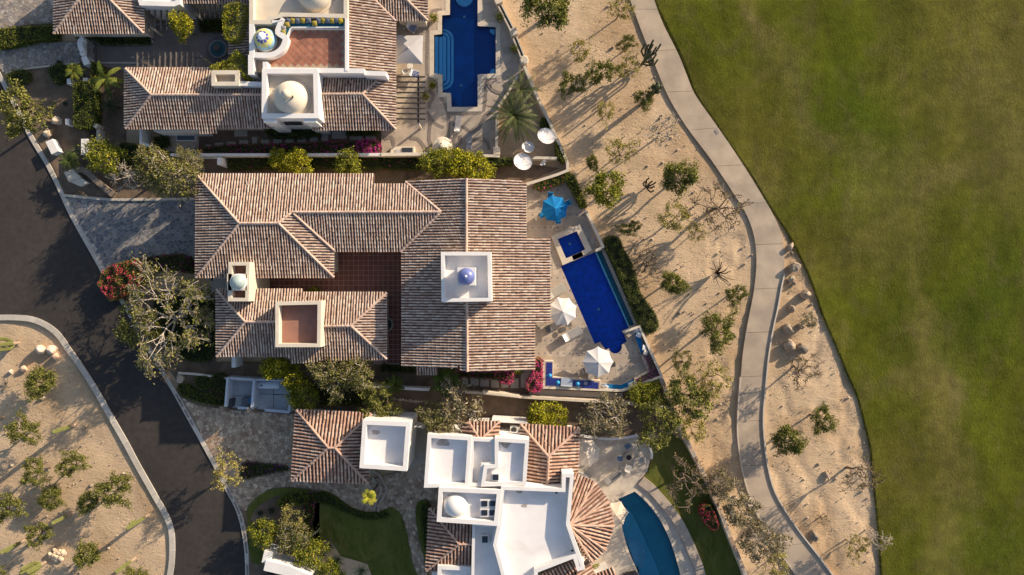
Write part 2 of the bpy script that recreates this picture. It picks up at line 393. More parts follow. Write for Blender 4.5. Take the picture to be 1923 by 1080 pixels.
KERB_E = smooth([(-60, 40), (-25, 105), (0, 150), (25, 198), (56, 260), (87.5, 312), (110, 358), (129, 400), (154, 446), (179, 490), (194, 517), (222, 560), (244, 596), (262, 628), (279, 659), (308, 709), (329, 744), (346, 775), (360, 800), (394, 862), (425, 922), (440, 950), (451, 981), (458, 1020), (461, 1059), (462, 1130)], 3)
KERB_W = smooth([(-300, 612), (-100, 596), (-40, 591), (0, 591), (28, 591), (60, 594), (90, 606), (115, 626), (135, 655), (160, 690), (185, 730), (215, 783), (242, 830), (261, 866), (283, 905), (300, 935), (314, 960), (325, 985), (329, 1010), (329, 1047), (325, 1080), (312, 1140)], 3)
POOL1 = [(845, -60), (897, -60), (897, 49), (931, 51), (931, 138), (897, 140), (897, 201), (848, 201), (847, 175), (831, 174), (831, 140), (815, 138), (815, 66), (830, 64), (830, 29), (845, 28)]
SPA2 = [(1047, 449), (1083, 434), (1099, 468), (1063, 485)]
arc = [(1156.5 + 12.5 * math.cos(a) - 1, 651 + 13 * math.sin(a)) for a in np.linspace(-0.25, 2.9, 9)]
POOL2 = [(1053, 500), (1119, 473), (1181, 615), (1170, 623), (1177, 641)] + arc + [(1137, 657), (1127, 642), (1117, 646)]
CHAN2 = [(1122, 475), (1130, 471), (1192, 610), (1184, 614)]
POOL3 = smooth([(1174, 958), (1168, 985), (1174, 1013), (1182, 1038), (1199, 1077), (1215, 1130)], 3) + smooth([(1290, 1130), (1278, 1080), (1260, 1019), (1238, 974), (1215, 944), (1192, 923)], 3) + [(1161, 937)]
POOLS = [ppx(p) for p in (POOL1, SPA2, POOL2, CHAN2, POOL3)]

# ------------------------------------------------------------------ ground: one sheet to the horizon, finer round the houses
def make_ground():
    nx, ny, s = 340, 210, 0.38
    x0, y0 = -nx * s / 2, -ny * s / 2
    vs = []; fs = []
    for j in range(ny + 1):
        for i in range(nx + 1):
            x, y = x0 + i * s, y0 + j * s
            e = min(1.0, min(i, nx - i, j, ny - j) / 8)
            n = noise.fractal(Vector((x * 0.16, y * 0.16, 3.1)), 0.9, 2.1, 5)
            g = abs(noise.fractal(Vector((x * 0.22 + y * 0.1, y * 0.12 - x * 0.10, 9.0)), 1.0, 2.0, 4))
            z = -0.14 + 0.10 * n - (0.16 * max(0, 0.22 - g) / 0.22 if x > 22 and y < 6 else 0)
            vs.append((x, y, min(-0.012, z) * e))
    bb = [(min(p.x for p in q) - s, max(p.x for p in q) + s, min(p.y for p in q) - s, max(p.y for p in q) + s) for q in POOLS]
    ins = [[False] * len(vs) for q in POOLS]
    hit = set()
    for q, b in zip(POOLS, bb):
        for k, v in enumerate(vs):
            if b[0] <= v[0] <= b[1] and b[2] <= v[1] <= b[3] and inside(v, q): hit.add(k)
    for j in range(ny):
        for i in range(nx):
            a = j * (nx + 1) + i; f = (a, a + 1, a + nx + 2, a + nx + 1)
            if any(k in hit for k in f): continue
            fs.append(f)
    L = 1500
    X0, X1, Y0, Y1 = x0, x0 + nx * s, y0, y0 + ny * s
    b = len(vs)
    vs += [(-L, -L, 0), (L, -L, 0), (L, L, 0), (-L, L, 0), (X0, Y0, 0), (X1, Y0, 0), (X1, Y1, 0), (X0, Y1, 0)]
    fs += [(b, b + 1, b + 5, b + 4), (b + 1, b + 2, b + 6, b + 5), (b + 2, b + 3, b + 7, b + 6), (b + 3, b, b + 4, b + 7)]
    me = bpy.data.meshes.new('ground'); me.from_pydata(vs, [], fs); me.materials.append(sand)
    me.polygons.foreach_set('use_smooth', [True] * len(fs))
    o = bpy.data.objects.new('ground', me); link(o, None); o['kind'] = 'structure'
make_ground()

# golf fairway
def make_fairway():
    E = ppx(LAWN_EDGE, 0.10)
    E = sorted(E, key=lambda p: -p.y)
    def ex(y):
        for p, q in zip(E, E[1:]):
            if p.y >= y >= q.y: return p.x + (q.x - p.x) * (p.y - y) / max(1e-6, p.y - q.y)
        return E[0].x if y > E[0].y else E[-1].x
    GRN, DEEP, OLV, DRY, BRN_ = (.076, .092, .004), (.050, .076, .003), (.098, .092, .013), (.128, .114, .028), (.155, .125, .05)
    blobs = [(1545, 90, 75, 110, .1, GRN, 1.2), (1620, 200, 80, 130, .3, DEEP, 1.3), (1600, 60, 100, 60, 0, GRN, .8), (1450, 60, 26, 55, .45, DRY, 1.5), (1430, 45, 14, 24, .2, BRN_, 2.0), (1485, 130, 26, 60, .5, DRY, 1.1),
             (1520, 205, 24, 60, .5, BRN_, .8), (1545, 245, 20, 30, .6, DRY, .9), (1590, 300, 26, 40, .8, DRY, .9), (1640, 350, 60, 24, .4, DRY, 1.1), (1700, 400, 70, 30, .7, DRY, .9), (1480, 250, 50, 60, .3, OLV, .7), (1380, 190, 40, 60, .4, OLV, .5), (1340, 60, 45, 90, .4, GRN, .9),
             (1560, 360, 60, 50, .5, GRN, .6), (1700, 150, 50, 120, .1, OLV, .9), (1780, 60, 90, 60, 0, OLV, .9), (1850, 150, 80, 100, .2, DRY, .7), (1760, 240, 60, 60, 0, OLV, .9), (1780, 320, 60, 26, .1, BRN_, .7), (1830, 380, 90, 60, .2, OLV, .8), (1790, 470, 80, 90, .3, GRN, 1.0), (1880, 480, 50, 120, .2, DEEP, .7),
             (1640, 470, 60, 50, .3, DRY, .5), (1560, 470, 40, 60, .3, OLV, .6), (1715, 520, 22, 90, .15, DRY, .9), (1735, 660, 20, 110, .1, DRY, 1.0), (1750, 820, 26, 130, .05, DRY, 1.2), (1765, 980, 26, 120, .05, DRY, .9), (1640, 600, 50, 90, .1, GRN, .8), (1690, 640, 16, 80, .1, DEEP, .7), (1690, 850, 45, 140, .1, OLV, .9), (1660, 760, 40, 50, .1, GRN, .7), (1830, 600, 70, 80, .1, DEEP, 1.1), (1860, 700, 60, 90, .1, GRN, .9),
             (1790, 740, 30, 60, 0, BRN_, .7), (1870, 860, 60, 90, .1, GRN, .8), (1820, 900, 40, 60, .1, DRY, .6), (1860, 1010, 70, 60, .1, DEEP, .8), (1700, 1030, 40, 70, .1, GRN, .7), (1900, 300, 60, 70, .1, DRY, .7), (1320, 260, 20, 60, .6, OLV, .8), (1440, 330, 30, 40, .6, DRY, .5)]
    bl = []
    for (x, y, rx, ry, rt, c, w) in blobs:
        p = P(x, y); bl.append((p.x, p.y, M(rx), M(ry), math.cos(rt), math.sin(rt), c, w))
    rows, cols = 215, 130; vs = []; cs = []
    for j in range(rows + 1):
        y = 38 - 76 * j / rows; x0 = ex(y)
        for i in range(cols + 1):
            x = x0 + (66 - x0) * i / cols
            u = x + 3.0 * noise.fractal(Vector((x * .16, y * .16, 1)), .8, 2.1, 5); v = y + 3.0 * noise.fractal(Vector((x * .16, y * .16, 8)), .8, 2.1, 5)
            n1 = noise.fractal(Vector((x * .22 + 4, y * .13, 2)), .75, 2.2, 6)
            W = .55; c = [a_ * W for a_ in OLV]
            for (bx, by, rx, ry, co, si, cc, w) in bl:
                dx, dy = u - bx, v - by; a_ = (dx * co + dy * si) / rx; b_ = (-dx * si + dy * co) / ry
                g = a_ * a_ + b_ * b_
                if g > 9: continue
                g = w * math.exp(-g * .9) * 2.0; W += g; c = [c[k] + cc[k] * g for k in range(3)]
            c = [k / W for k in c]; f = .86 + .26 * n1
            t = max(0, min(1, (noise.fractal(Vector((x * .5, y * .32, 5)), .7, 2.2, 5) - .12) * 2.2)) * .32
            c = [(c[k] * (1 - t) + BRN_[k] * t * .75) * f for k in range(3)]
            z = .035 + .12 * noise.fractal(Vector((x * .07, y * .07, 4)), 1, 2, 3) * min(1, (x - x0) / 4)
            vs.append((x, y, z)); cs.append(c)
    fs = []
    for j in range(rows):
        for i in range(cols):
            a_ = j * (cols + 1) + i; fs.append((a_ + cols + 1, a_ + cols + 2, a_ + 1, a_))
    n0 = len(vs)
    for j in range(rows + 1):
        v = vs[j * (cols + 1)]; vs.append((v[0] + .02, v[1], -.25)); cs.append((.05, .04, .02))
    for j in range(rows): fs.append((n0 + j, n0 + j + 1, (j + 1) * (cols + 1), j * (cols + 1)))
    me = bpy.data.meshes.new('golf_fairway'); me.from_pydata(vs, [], fs); me.materials.append(turf_t)
    at = me.color_attributes.new('tint', 'FLOAT_COLOR', 'POINT'); at.data.foreach_set('color', [q for c in cs for q in (*c, 1)])
    me.polygons.foreach_set('use_smooth', [True] * len(fs))
    o = bpy.data.objects.new('golf_fairway', me); link(o, None); o['kind'] = 'structure'
    slab('rough', [(2090, -3000), (9000, -3000), (9000, 4000), (2090, 4000)], .0, golf, .2, kind='structure')
make_fairway()
# road
road_px = KERB_E + [(440, 1700), (290, 1700)] + KERB_W[::-1] + [(-3000, 700), (-3000, -900), (-600, -900)]
slab('road', road_px, 0.02, asphalt, 0.3, kind='structure')
# kerbs in cast lengths
def kerb(line, n, name, w, zt, side, rng):
    root = empty(name, (0, 0, 0), kind='structure')
    pts = ppx(line)
    i = 0
    while i < len(pts) - 1:
        j = min(i + n, len(pts) - 1)
        seg = [p.copy() for p in pts[i:j + 1]]
        d = (seg[-1] - seg[-2]).normalized() * 0.02; seg[-1] -= d
        mb = MB(); g = rng.uniform(0.86, 1.06); mb.col = (g, g, g * 0.99)
        strip(mb, seg, w, zt, 0.4, side)
        mb.build('kerb_stone', concrete, root)
        i = j
kerb(KERB_E, 4, 'kerb', 0.46, 0.14, 0.5, RNG)
kerb(KERB_W, 4, 'island_kerb', 0.62, 0.14, -0.5, RNG)
# pieces of dark pebble inlaid along the east kerb
root = empty('kerb_inlay', (0, 0, 0), kind='structure')
for (x, y, L) in ((331, 741, .9), (340, 757, .8), (349, 772, 1.0), (357, 787, .7), (430, 921, 1.3), (444, 946, 1.5), (452, 968, .8), (457, 990, 1.6), (463, 1020, 1.5), (465, 1052, 1.2)):
    k = min(range(len(KERB_E) - 1), key=lambda i: (KERB_E[i][0] - x) ** 2 + (KERB_E[i][1] - y) ** 2)
    a, b = ppx(KERB_E[k:k + 2]); d = (b - a).normalized(); c = (a + b) / 2 + Vector((-d.y, d.x, 0)) * 0.24
    mb = MB(); mb.box((c.x, c.y, 0.141), (L, 0.22, 0.012), math.atan2(d.y, d.x), (0.24, 0.19, 0.17))
    mb.build('stone', stone_m, root)
# cart path: cast slabs, each a piece
PL, PR = ppx(smooth(PATH_L, 4)), ppx(smooth(PATH_R, 4))
def resample(pts, n):
    d = [0]
    for a, b in zip(pts, pts[1:]): d.append(d[-1] + (b - a).length)
    out = []; k = 0
    for i in range(n + 1):
        t = d[-1] * i / n
        while k < len(d) - 2 and d[k + 1] < t: k += 1
        out.append(pts[k].lerp(pts[k + 1], (t - d[k]) / max(1e-9, d[k + 1] - d[k])))
    return out
NS = 96
PLr, PRr = resample(PL, NS), resample(PR, NS)
root = empty('cart_path', (0, 0, 0), kind='structure')
for s in range(0, NS, 6):
    mb = MB(); g = RNG.uniform(0.93, 1.05); mb.col = (g, g * 0.995, g * 0.985)
    a = PLr[s:s + 7]; b = PRr[s:s + 7]
    e = 0.035
    dl = (a[-1] - a[-2]).normalized() * e; dr = (b[-1] - b[-2]).normalized() * e
    a = a[:-1] + [a[-1] - dl]; b = b[:-1] + [b[-1] - dr]
    top = [Vector((p.x, p.y, 0.09)) for p in a] + [Vector((p.x, p.y, 0.09)) for p in b[::-1]]
    mb.prism(top, 0.3); mb.build('slab', pathm, root)
root = empty('cart_path_kerb', (0, 0, 0), kind='structure')
kr = PRr[46:]
for s in range(0, len(kr) - 1, 6):
    mb = MB(); mb.col = (1.0, 0.97, 0.93)
    strip(mb, kr[s:s + 7], 0.16, 0.27, 0.5, 0.5); mb.build('kerb_stone', concrete, root)
kl = PLr[60:]
for s in range(0, len(kl) - 1, 6):
    mb = MB(); mb.col = (1.0, 0.97, 0.93)
    strip(mb, kl[s:s + 7], 0.12, 0.14, 0.4, -0.5); mb.build('kerb_stone', concrete, root)
c = P(1346, 247, 0.1); mb = MB(); mb.box(c, (0.55, 0.32, 0.05), -0.95, (0.25, 0.22, 0.2))
props(mb.build('drain_cover', plastic), 'small grey drain cover at the grass edge of the upper cart path', 'drain cover')

# ------------------------------------------------------------------ flagstone paving: every stone real, cut as voronoi cells
def voronoi_stones(poly_px, z, size, cols, name, mort, seed, gap=0.035, holes=(), root=None, h=0.03):
    rng = random.Random(seed)
    poly = ppx(poly_px, z); hs = [ppx(q, z) for q in holes]
    x0, x1 = min(p.x for p in poly), max(p.x for p in poly); y0, y1 = min(p.y for p in poly), max(p.y for p in poly)
    nx, ny = int((x1 - x0) / size) + 3, int((y1 - y0) / size) + 3
    pt = {}
    for i in range(-2, nx + 2):
        for j in range(-2, ny + 2):
            pt[i, j] = (x0 + (i + rng.uniform(-.15, 1.15) * .85) * size, y0 + (j + rng.uniform(-.15, 1.15) * .85) * size)
    mb = MB()
    for i in range(0, nx):
        for j in range(0, ny):
            c = pt[i, j]
            if not inside(c, poly) or any(inside(c, q) for q in hs): continue
            cell = [(c[0] + a * 2 * size, c[1] + b * 2 * size) for a, b in ((-1, -1), (1, -1), (1, 1), (-1, 1))]
            for di in range(-2, 3):
                for dj in range(-2, 3):
                    if di == dj == 0: continue
                    q = pt.get((i + di, j + dj))
                    if q is None: continue
                    mx_, my_ = (c[0] + q[0]) / 2, (c[1] + q[1]) / 2; nx_, ny_ = q[0] - c[0], q[1] - c[1]
                    l = math.hypot(nx_, ny_)
                    if l < 1e-6: continue
                    mx_ -= nx_ / l * gap / 2; my_ -= ny_ / l * gap / 2
                    new = []
                    for k in range(len(cell)):
                        a, b = cell[k - 1], cell[k]
                        da = (a[0] - mx_) * nx_ + (a[1] - my_) * ny_; db = (b[0] - mx_) * nx_ + (b[1] - my_) * ny_
                        if (da <= 0) != (db <= 0):
                            t = da / (da - db); new.append((a[0] + (b[0] - a[0]) * t, a[1] + (b[1] - a[1]) * t))
                        if db <= 0: new.append(b)
                    cell = new
                    if len(cell) < 3: break
                if len(cell) < 3: break
            if len(cell) < 3: continue
            if sum(inside(p, poly) for p in cell) < len(cell) * 0.6: continue
            if not all(inside(p, poly) for p in cell):
                cell = [p if inside(p, poly) else (p[0] + (c[0] - p[0]) * .6, p[1] + (c[1] - p[1]) * .6) for p in cell]
            k = rng.choice(cols); g = rng.uniform(0.8, 1.2); hh = h * rng.uniform(.6, 1.1)
            mb.prism([Vector((p[0], p[1], z + hh)) for p in cell], hh, tuple(v * g for v in k))
    if root is None: root = empty(name, (0, 0, 0), kind='structure')
    slab('mortar_bed', poly_px, z, mort, 0.2, parent=root, holes=holes)
    o = mb.build('flagstones', stone_m, root); o['kind'] = 'stuff'
    return root
GREY = [(0.17, 0.165, 0.17), (0.21, 0.20, 0.20), (0.13, 0.13, 0.145), (0.24, 0.22, 0.20)]
TAN = [(0.45, 0.33, 0.23), (0.36, 0.25, 0.17), (0.51, 0.39, 0.28), (0.31, 0.21, 0.145), (0.42, 0.32, 0.23)]
TANG = [(0.30, 0.26, 0.23), (0.36, 0.32, 0.28), (0.25, 0.22, 0.20), (0.33, 0.27, 0.22)]
ke = lambda i0, i1: [(x + 8, y) for x, y in KERB_E if i0 <= y <= i1]
drive1 = [(-40, -40), (104, -40), (104, 45), (60, 46), (20, 52), (-40, 60)]
voronoi_stones(drive1, 0.10, 0.36, TANG, 'upper_driveway', mortar_tan, 3)
path1 = smooth([(-30, 95), (0, 93), (40, 84), (80, 78), (150, 77)], 3) + smooth([(152, 118), (110, 121), (60, 128), (30, 133), (8, 140), (-30, 80)], 3)
voronoi_stones(path1, 0.10, 0.34, TANG, 'upper_garden_walk', mortar_tan, 4)
drive2 = [(123, 372)] + [(x + 8, y) for x, y in KERB_E if 372 < y < 512] + [(205, 512), (240, 495), (285, 482), (330, 478), (362, 492), (400, 530), (400, 376), (300, 377), (220, 376), (160, 370)]
voronoi_stones(drive2, 0.10, 0.42, GREY, 'grey_flagstone_driveway', mortar, 5, 0.06)
drive3 = [(338, 742), (352, 752), (378, 762), (420, 768), (480, 772), (545, 777), (600, 777), (600, 900), (700, 900), (800, 870), (835, 915), (835, 950), (800, 938), (784, 950), (781, 975), (787, 1010), (797, 1045), (806, 1100), (600, 1100), (600, 930), (585, 919), (545, 915), (510, 918), (488, 930), (470, 945), (462, 960), (450, 958)] + [(x + 8, y) for x, y in KERB_E[::-1] if 745 < y < 950]
voronoi_stones(drive3, 0.10, 0.36, TAN, 'tan_flagstone_driveway', mortar_tan, 6, 0.03)

# garden soil and lawns
slab('garden_soil', [(118, 372), (300, 374), (372, 376), (372, 300), (236, 290), (236, 118), (150, 120), (110, 123), (60, 130), (12, 140), (35, 195), (66, 255), (98, 310), (121, 358)], 0.035, soil, 0.2, kind='structure')
slab('side_garden_soil', [(300, 242), (925, 242), (925, 300), (1050, 316), (990, 342), (880, 360), (300, 360)], 0.03, soil, 0.2, kind='structure')
slab('lower_garden_soil', [(215, 545), (405, 545), (405, 680), (760, 680), (1010, 690), (1245, 720), (1275, 800), (1225, 815), (1080, 820), (960, 800), (560, 780), (420, 768), (352, 745), (322, 700), (250, 590)], 0.025, soil, 0.2, kind='structure')
slab('front_bed_soil', [(470, 955), (488, 933), (510, 921), (545, 917), (583, 921), (600, 930), (600, 1100), (468, 1100), (466, 1000), (460, 965)], 0.16, soil, 0.25, kind='structure')
lawn3 = smooth([(601, 922), (620, 925), (638, 936), (657, 951), (683, 960.5), (708, 961), (721, 957), (734, 952), (747, 959), (758, 977), (766, 1011), (775, 1058), (786, 1110), (690, 1110), (600, 1110), (586, 1040), (580, 990), (583, 940)], 3, True)
slab('garden_lawn', lawn3, 0.16, lawnm, 0.2, kind='structure')
slab('side_lawn', [(1223, 836), (1262, 815), (1283, 830), (1330, 915), (1398, 1075), (1420, 1130), (1330, 1130), (1318, 1080), (1300, 1035), (1275, 980), (1240, 935), (1204, 901), (1216, 886), (1225, 860)], 0.05, lawnm, 0.2, kind='structure')
ring = smooth([(463, 962), (470, 945), (488, 930), (510, 919), (545, 916), (580, 919)], 3)
slab('front_grass_rim', ring + [(x, y) for x, y in smooth([(578, 930), (545, 928), (518, 932), (500, 940), (480, 955), (470, 975), (478, 990), (476, 1020), (500, 1040), (500, 1056), (472, 1056), (466, 1000)], 2)], 0.20, lawnm, 0.2, kind='structure')
slab('bed_soil', [(586, 1032), (610, 1015), (622, 1018), (640, 1045), (665, 1052), (690, 1060), (705, 1100), (560, 1100), (560, 1050)], 0.20, sand, 0.2, kind='structure')
g = slab('bed_hedge_soil', smooth([(783, 945), (800, 940), (812, 960), (815, 1000), (800, 1040), (805, 1090), (797, 1050), (787, 1015), (781, 975)], 3, True), 0.20, lawnm, 0.2, kind='structure')
# small kerbs round beds
def edging(pts, w, z, label, m=None, cols=(1, .97, .92), name='garden_edging', cat='edging', h=0.4):
    mb = MB(); mb.col = cols; strip(mb, ppx(smooth(pts, 3)), w, z, h)
    return props(mb.build(name, m or concrete), label, cat)
edging([(119, 367), (150, 370), (205, 375), (260, 375), (367, 374)], 0.28, 0.30, 'low pale kerb along the top of the grey flagstone driveway')
edging([(12, 139), (45, 131), (100, 124), (150, 119)], 0.2, 0.2, 'low kerb below the curved walk in the upper left garden')
edging([(1088, 816), (1110, 820), (1140, 823), (1170, 821), (1196, 816)], 0.22, 0.55, 'low white wall round the top of the fire pit patio', white, name='low_wall', cat='wall')
edging([(1213, 828), (1219, 838), (1223, 850), (1222, 860)], 0.22, 0.5, 'short curved white wall at the east tip of the fire pit patio', white, name='low_wall', cat='wall')
edging([(700, 884), (712, 890), (720, 903), (727, 917), (722, 930), (714, 945), (711, 960)], 0.25, 0.32, 'outer curved stone step beside the bright palm', stone_m, (.36, .28, .22), 'curved_step', 'step')
edging([(700, 896), (706, 905), (717, 917), (712, 930), (706, 945), (702, 958)], 0.25, 0.24, 'inner curved stone step beside the bright palm', stone_m, (.36, .28, .22), 'curved_step', 'step')
edging([(587, 925), (575, 940), (569, 962), (567, 985), (567, 1010), (571, 1030)], 0.1, 0.35, 'dark metal lawn edging curving beside the lower lawn', metal_d, (1, 1, 1))
edging([(340, 699), (380, 702), (420, 708), (460, 712), (500, 713)], 0.22, 0.8, 'low buff wall behind the service yard', cream, name='garden_wall', cat='wall')

# ------------------------------------------------------------------ roofs of real barrel tiles
def PB(x, y, z): return P(x, y, z + LIFT)
CAMP = Vector((0, 0, CAMH))
TILE_COLS = [(0.49, 0.37, 0.30), (0.54, 0.425, 0.345), (0.44, 0.31, 0.24), (0.50, 0.38, 0.31), (0.41, 0.285, 0.225), (0.58, 0.47, 0.385), (0.47, 0.335, 0.265), (0.35, 0.245, 0.195)]
TILE_RED = [(0.47, 0.295, 0.215), (0.42, 0.255, 0.185), (0.50, 0.335, 0.255), (0.38, 0.225, 0.165), (0.54, 0.39, 0.30)]
def plane_of(p3):
    a, b, c = (PB(*q) for q in p3)
    n = (b - a).cross(c - a).normalized()
    if n.z < 0: n = -n
    return a, n
def on_plane(px, py, pl):
    a, n = pl; d = P(px, py, 0) - CAMP
    t = (a - CAMP).dot(n) / d.dot(n)
    return CAMP + d * t
def barrel(mb, p, d, L, r0, r1, n, col, seg=4):
    """one clay tile: half barrel from p along d, radius r0 at the low end to r1"""
    u = d.cross(n).normalized(); vs = []
    for (q, r) in ((p, r0), (p + d * L, r1)):
        for k in range(seg + 1):
            t = math.pi * k / seg
            vs.append(q + u * (math.cos(t) * r) + n * (math.sin(t) * r * 1.12))
    s = seg + 1
    fs = [(k, k + 1, s + k + 1, s + k) for k in range(seg)] + [tuple(range(s - 1, -1, -1))]
    mb.faces(vs, fs, col)
def roof_slope(parent, p3, poly_px, seed, cols=TILE_COLS, pitch=0.285, L=0.43, dark=0.0, cover=0.0):
    if cols is TILE_RED: pitch, L = 0.36, 0.45
    rng = random.Random(seed); pl = plane_of(p3); n = pl[1]
    poly = [on_plane(x, y, pl) for x, y in poly_px]
    g = Vector((n.x, n.y, 0)).normalized(); g = (g - n * g.dot(n)).normalized()        # down the slope
    u = n.cross(g).normalized()
    mb = MB()
    if area2(poly) < 0: poly = poly[::-1]
    mb.prism(poly, 0.14); deck = mb.build('roof_slope', pan_m, parent)
    o = poly[0]; A = [((p - o).dot(u), (p - o).dot(g)) for p in poly]
    amin, amax = min(a for a, b in A), max(a for a, b in A)
    nc = max(1, round((amax - amin) / pitch)); pt = (amax - amin) / nc
    tb = MB()
    for i in range(nc):
        a = amin + (i + 0.5) * pt; xs = []
        for k in range(len(A)):
            (a0, b0), (a1, b1) = A[k - 1], A[k]
            if (a0 > a) != (a1 > a): xs.append(b0 + (b1 - b0) * (a - a0) / (a1 - a0))
        xs.sort(); w0 = rng.uniform(-.02, .02)
        for b0, b1 in zip(xs[::2], xs[1::2]):
            b = b1 + 0.04; k = 0
            sh = 0.0
            while b > b0 + 0.08:
                l = min(L, b - b0)
                c = rng.choice(cols); f = rng.uniform(.85, 1.02) * (1 - dark)
                q = o + u * (a + w0 + rng.gauss(0, .008)) + g * b + n * (0.035 + rng.uniform(0, .012))
                d = (-g + u * rng.gauss(0, .02 if rng.random() > .012 else .16) - n * 0.045).normalized()
                barrel(tb, q, d, l + 0.05, pitch * .34, pitch * .285, n, (c[0] * f, c[1] * f, c[2] * f))
                b -= l
    t = tb.build('roof_tiles', tile_m, deck); t['kind'] = 'stuff'
    return deck
def ridge(parent, a, b, seed, cols=TILE_COLS, r=0.15):
    rng = random.Random(seed); p, q = PB(*a), PB(*b); d = (q - p); Lt = d.length; d.normalize()
    n = Vector((0, 0, 1)); n = (n - d * n.dot(d)).normalized()
    mb = MB(); k = max(1, int(Lt / 0.42)); l = Lt / k
    for i in range(k):
        c = rng.choice(cols[:3] + cols[:2]); f = rng.uniform(.9, 1.2)
        c = tuple(v * f * .5 + w * .5 for v, w in zip(c, (0.52, 0.36, 0.28)))
        barrel(mb, p + d * (i * l) + n * (0.07 + rng.uniform(0, .02)), (d - n * .03).normalized(), l + .06, r, r * .85, n, c)
        if i == 0: mb.faces([p + n * .05 + d.cross(n) * r, p + n * .05 - d.cross(n) * r, p - n * .1], [(0, 1, 2)], c)
    o = mb.build('ridge_tiles', tile_m, parent); o['kind'] = 'stuff'
def body(parent, pts_px, z, ins, m, z0=-0.3, name='wall'):
    z += LIFT
    pts = inset(ppx(pts_px, z), ins)
    mb = MB(); mb.prism([Vector((p[0], p[1], z - 0.16)) for p in pts], z - 0.16 - z0)
    return mb.build(name, m, parent)
def flat_block(parent, pts_px, zt, zf, w=0.4, m=None, fm=None, z0=-0.3, name='parapet'):
    """a flat roofed volume: outer walls, parapet with coping, sunken roof floor"""
    m = m or white; fm = fm or roofwhite; zt += LIFT; zf += LIFT
    out = ppx(pts_px, zt)
    if area2(out) < 0: out = out[::-1]
    inn = inset(out, w); n = len(out); mb = MB()
    for i in range(n):
        j = (i + 1) % n
        mb.face([Vector((out[i].x, out[i].y, z0)), Vector((out[j].x, out[j].y, z0)), out[j], out[i]])
        mb.face([out[i], out[j], inn[j], inn[i]])
        mb.face([inn[i], inn[j], Vector((inn[j].x, inn[j].y, zf - .1)), Vector((inn[i].x, inn[i].y, zf - .1))])
    mb.build(name, m, parent)
    mb = MB(); mb.prism([Vector((p.x, p.y, zf)) for p in inset(out, w * .6)], 0.05)
    return mb.build('flat_roof', fm, parent)
def wall_line(pts_px, zt, w, label, m=None, name='garden_wall', cat='wall', h=None, parent=None, col=None, coping_m=None):
    mb = MB(); strip(mb, ppx(pts_px, zt), w, zt, h if h else zt + 0.3, col=col)
    o = mb.build(name, m or white, parent)
    if label: props(o, label, cat)
    return o
def dome(parent, c, r, h, m, base_r=None, base_h=0.15, lantern=None, name='dome', colf=None, n=36):
    mb = MB(); c = Vector(c)
    if base_r:
        b = MB(); b.lathe(c, [(base_r, 0), (base_r, base_h), (base_r - .12, base_h + .02)], n); b.build('drum', cream if m is cream else white, parent, True)
        c = c + Vector((0, 0, base_h))
    prof = [(r * math.cos(t) if t < 1.56 else 0.01, h * math.sin(t)) for t in np.linspace(0, math.pi / 2, 14)]
    mb.lathe(c, prof, n, colf=colf)
    o = mb.build(name, m, parent, True)
    if lantern:
        lr, lh, lm = lantern
        b = MB(); b.lathe(c + Vector((0, 0, h - .12)), [(lr, 0), (lr, lh * .45), (lr * 1.15, lh * .5), (lr * 1.1, lh * .6), (lr * .8, lh * .85), (lr * .3, lh), (.01, lh * 1.03)], 18)
        b.build('lantern', lm, parent, True)
    return o
def window(parent, c, w, h, rz, m=None):
    """frame, panes and sill on a wall face; c is the centre, rz the wall's heading"""
    mb = MB(); c = Vector(c); R = Matrix.Rotation(rz, 3, 'Z')
    for dx, dz, sx, sz in ((0, h / 2, w + .1, .08), (0, -h / 2, w + .1, .08), (-w / 2, 0, .08, h), (w / 2, 0, .08, h), (0, 0, .06, h)):
        mb.box(c + R @ Vector((dx, 0, dz)), (sx, .12, sz), rz)
    f = mb.build('window', wood_dark, parent)
    mb = MB(); mb.box(c, (w - .04, .04, h - .04), rz); mb.build('pane', glass_d, f)

# ------------------------------------------------------------------ the upper villa
V1 = empty('villa', P(490, 180, 0), 'upper villa with a cream dome tower, a tiled roof terrace and clay tile wings', 'house')
ze, zr = 3.4, 4.75
NS_ = ((235, 128, ze), (390, 128, ze), (285, 179, zr)); SS_ = ((235, 242, ze), (743, 243, ze), (285, 179, zr))
roof_slope(V1, NS_, [(235, 128), (398, 128), (400, 160), (497, 163), (497, 178), (285, 179)], 1)
roof_slope(V1, NS_, [(594, 147), (722, 143), (681, 177), (590, 177)], 2)
roof_slope(V1, SS_, [(235, 242), (373, 242), (373, 250), (408, 250), (409, 242), (515, 240), (515, 226), (587, 226), (587, 244), (743, 244), (681, 177), (285, 179)], 3)
roof_slope(V1, ((235, 128, ze), (235, 242, ze), (285, 179, zr)), [(235, 128), (285, 179), (235, 242)], 4)
EP = ((743, 0, ze), (743, 243, ze), (681, 177, zr))
roof_slope(V1, EP, [(650, -60), (652, -50), (743, 40), (743, 243), (681, 177), (722, 143), (722, 132), (650, 130)], 5)
roof_slope(V1, ((743, 39, ze), (803, 39, ze), (712, -51, zr)), [(743, 39), (803, 39), (712, -51), (652, -51)], 6)
roof_slope(V1, ((803, 39, ze), (803, -60, ze), (712, -51, zr)), [(803, 39), (803, -90), (712, -90), (712, -51)], 7)
roof_slope(V1, ((339, 6, ze), (468, 6, ze), (400, -60, zr)), [(339, 6), (468, 6), (468, -60), (339, -60)], 8)
roof_slope(V1, ((430, 20, 3.0), (430, 105, 3.0), (468, 60, 3.7)), [(430, 105), (468, 105), (468, 8), (452, 8), (446, 50), (430, 72)], 9, dark=.1)
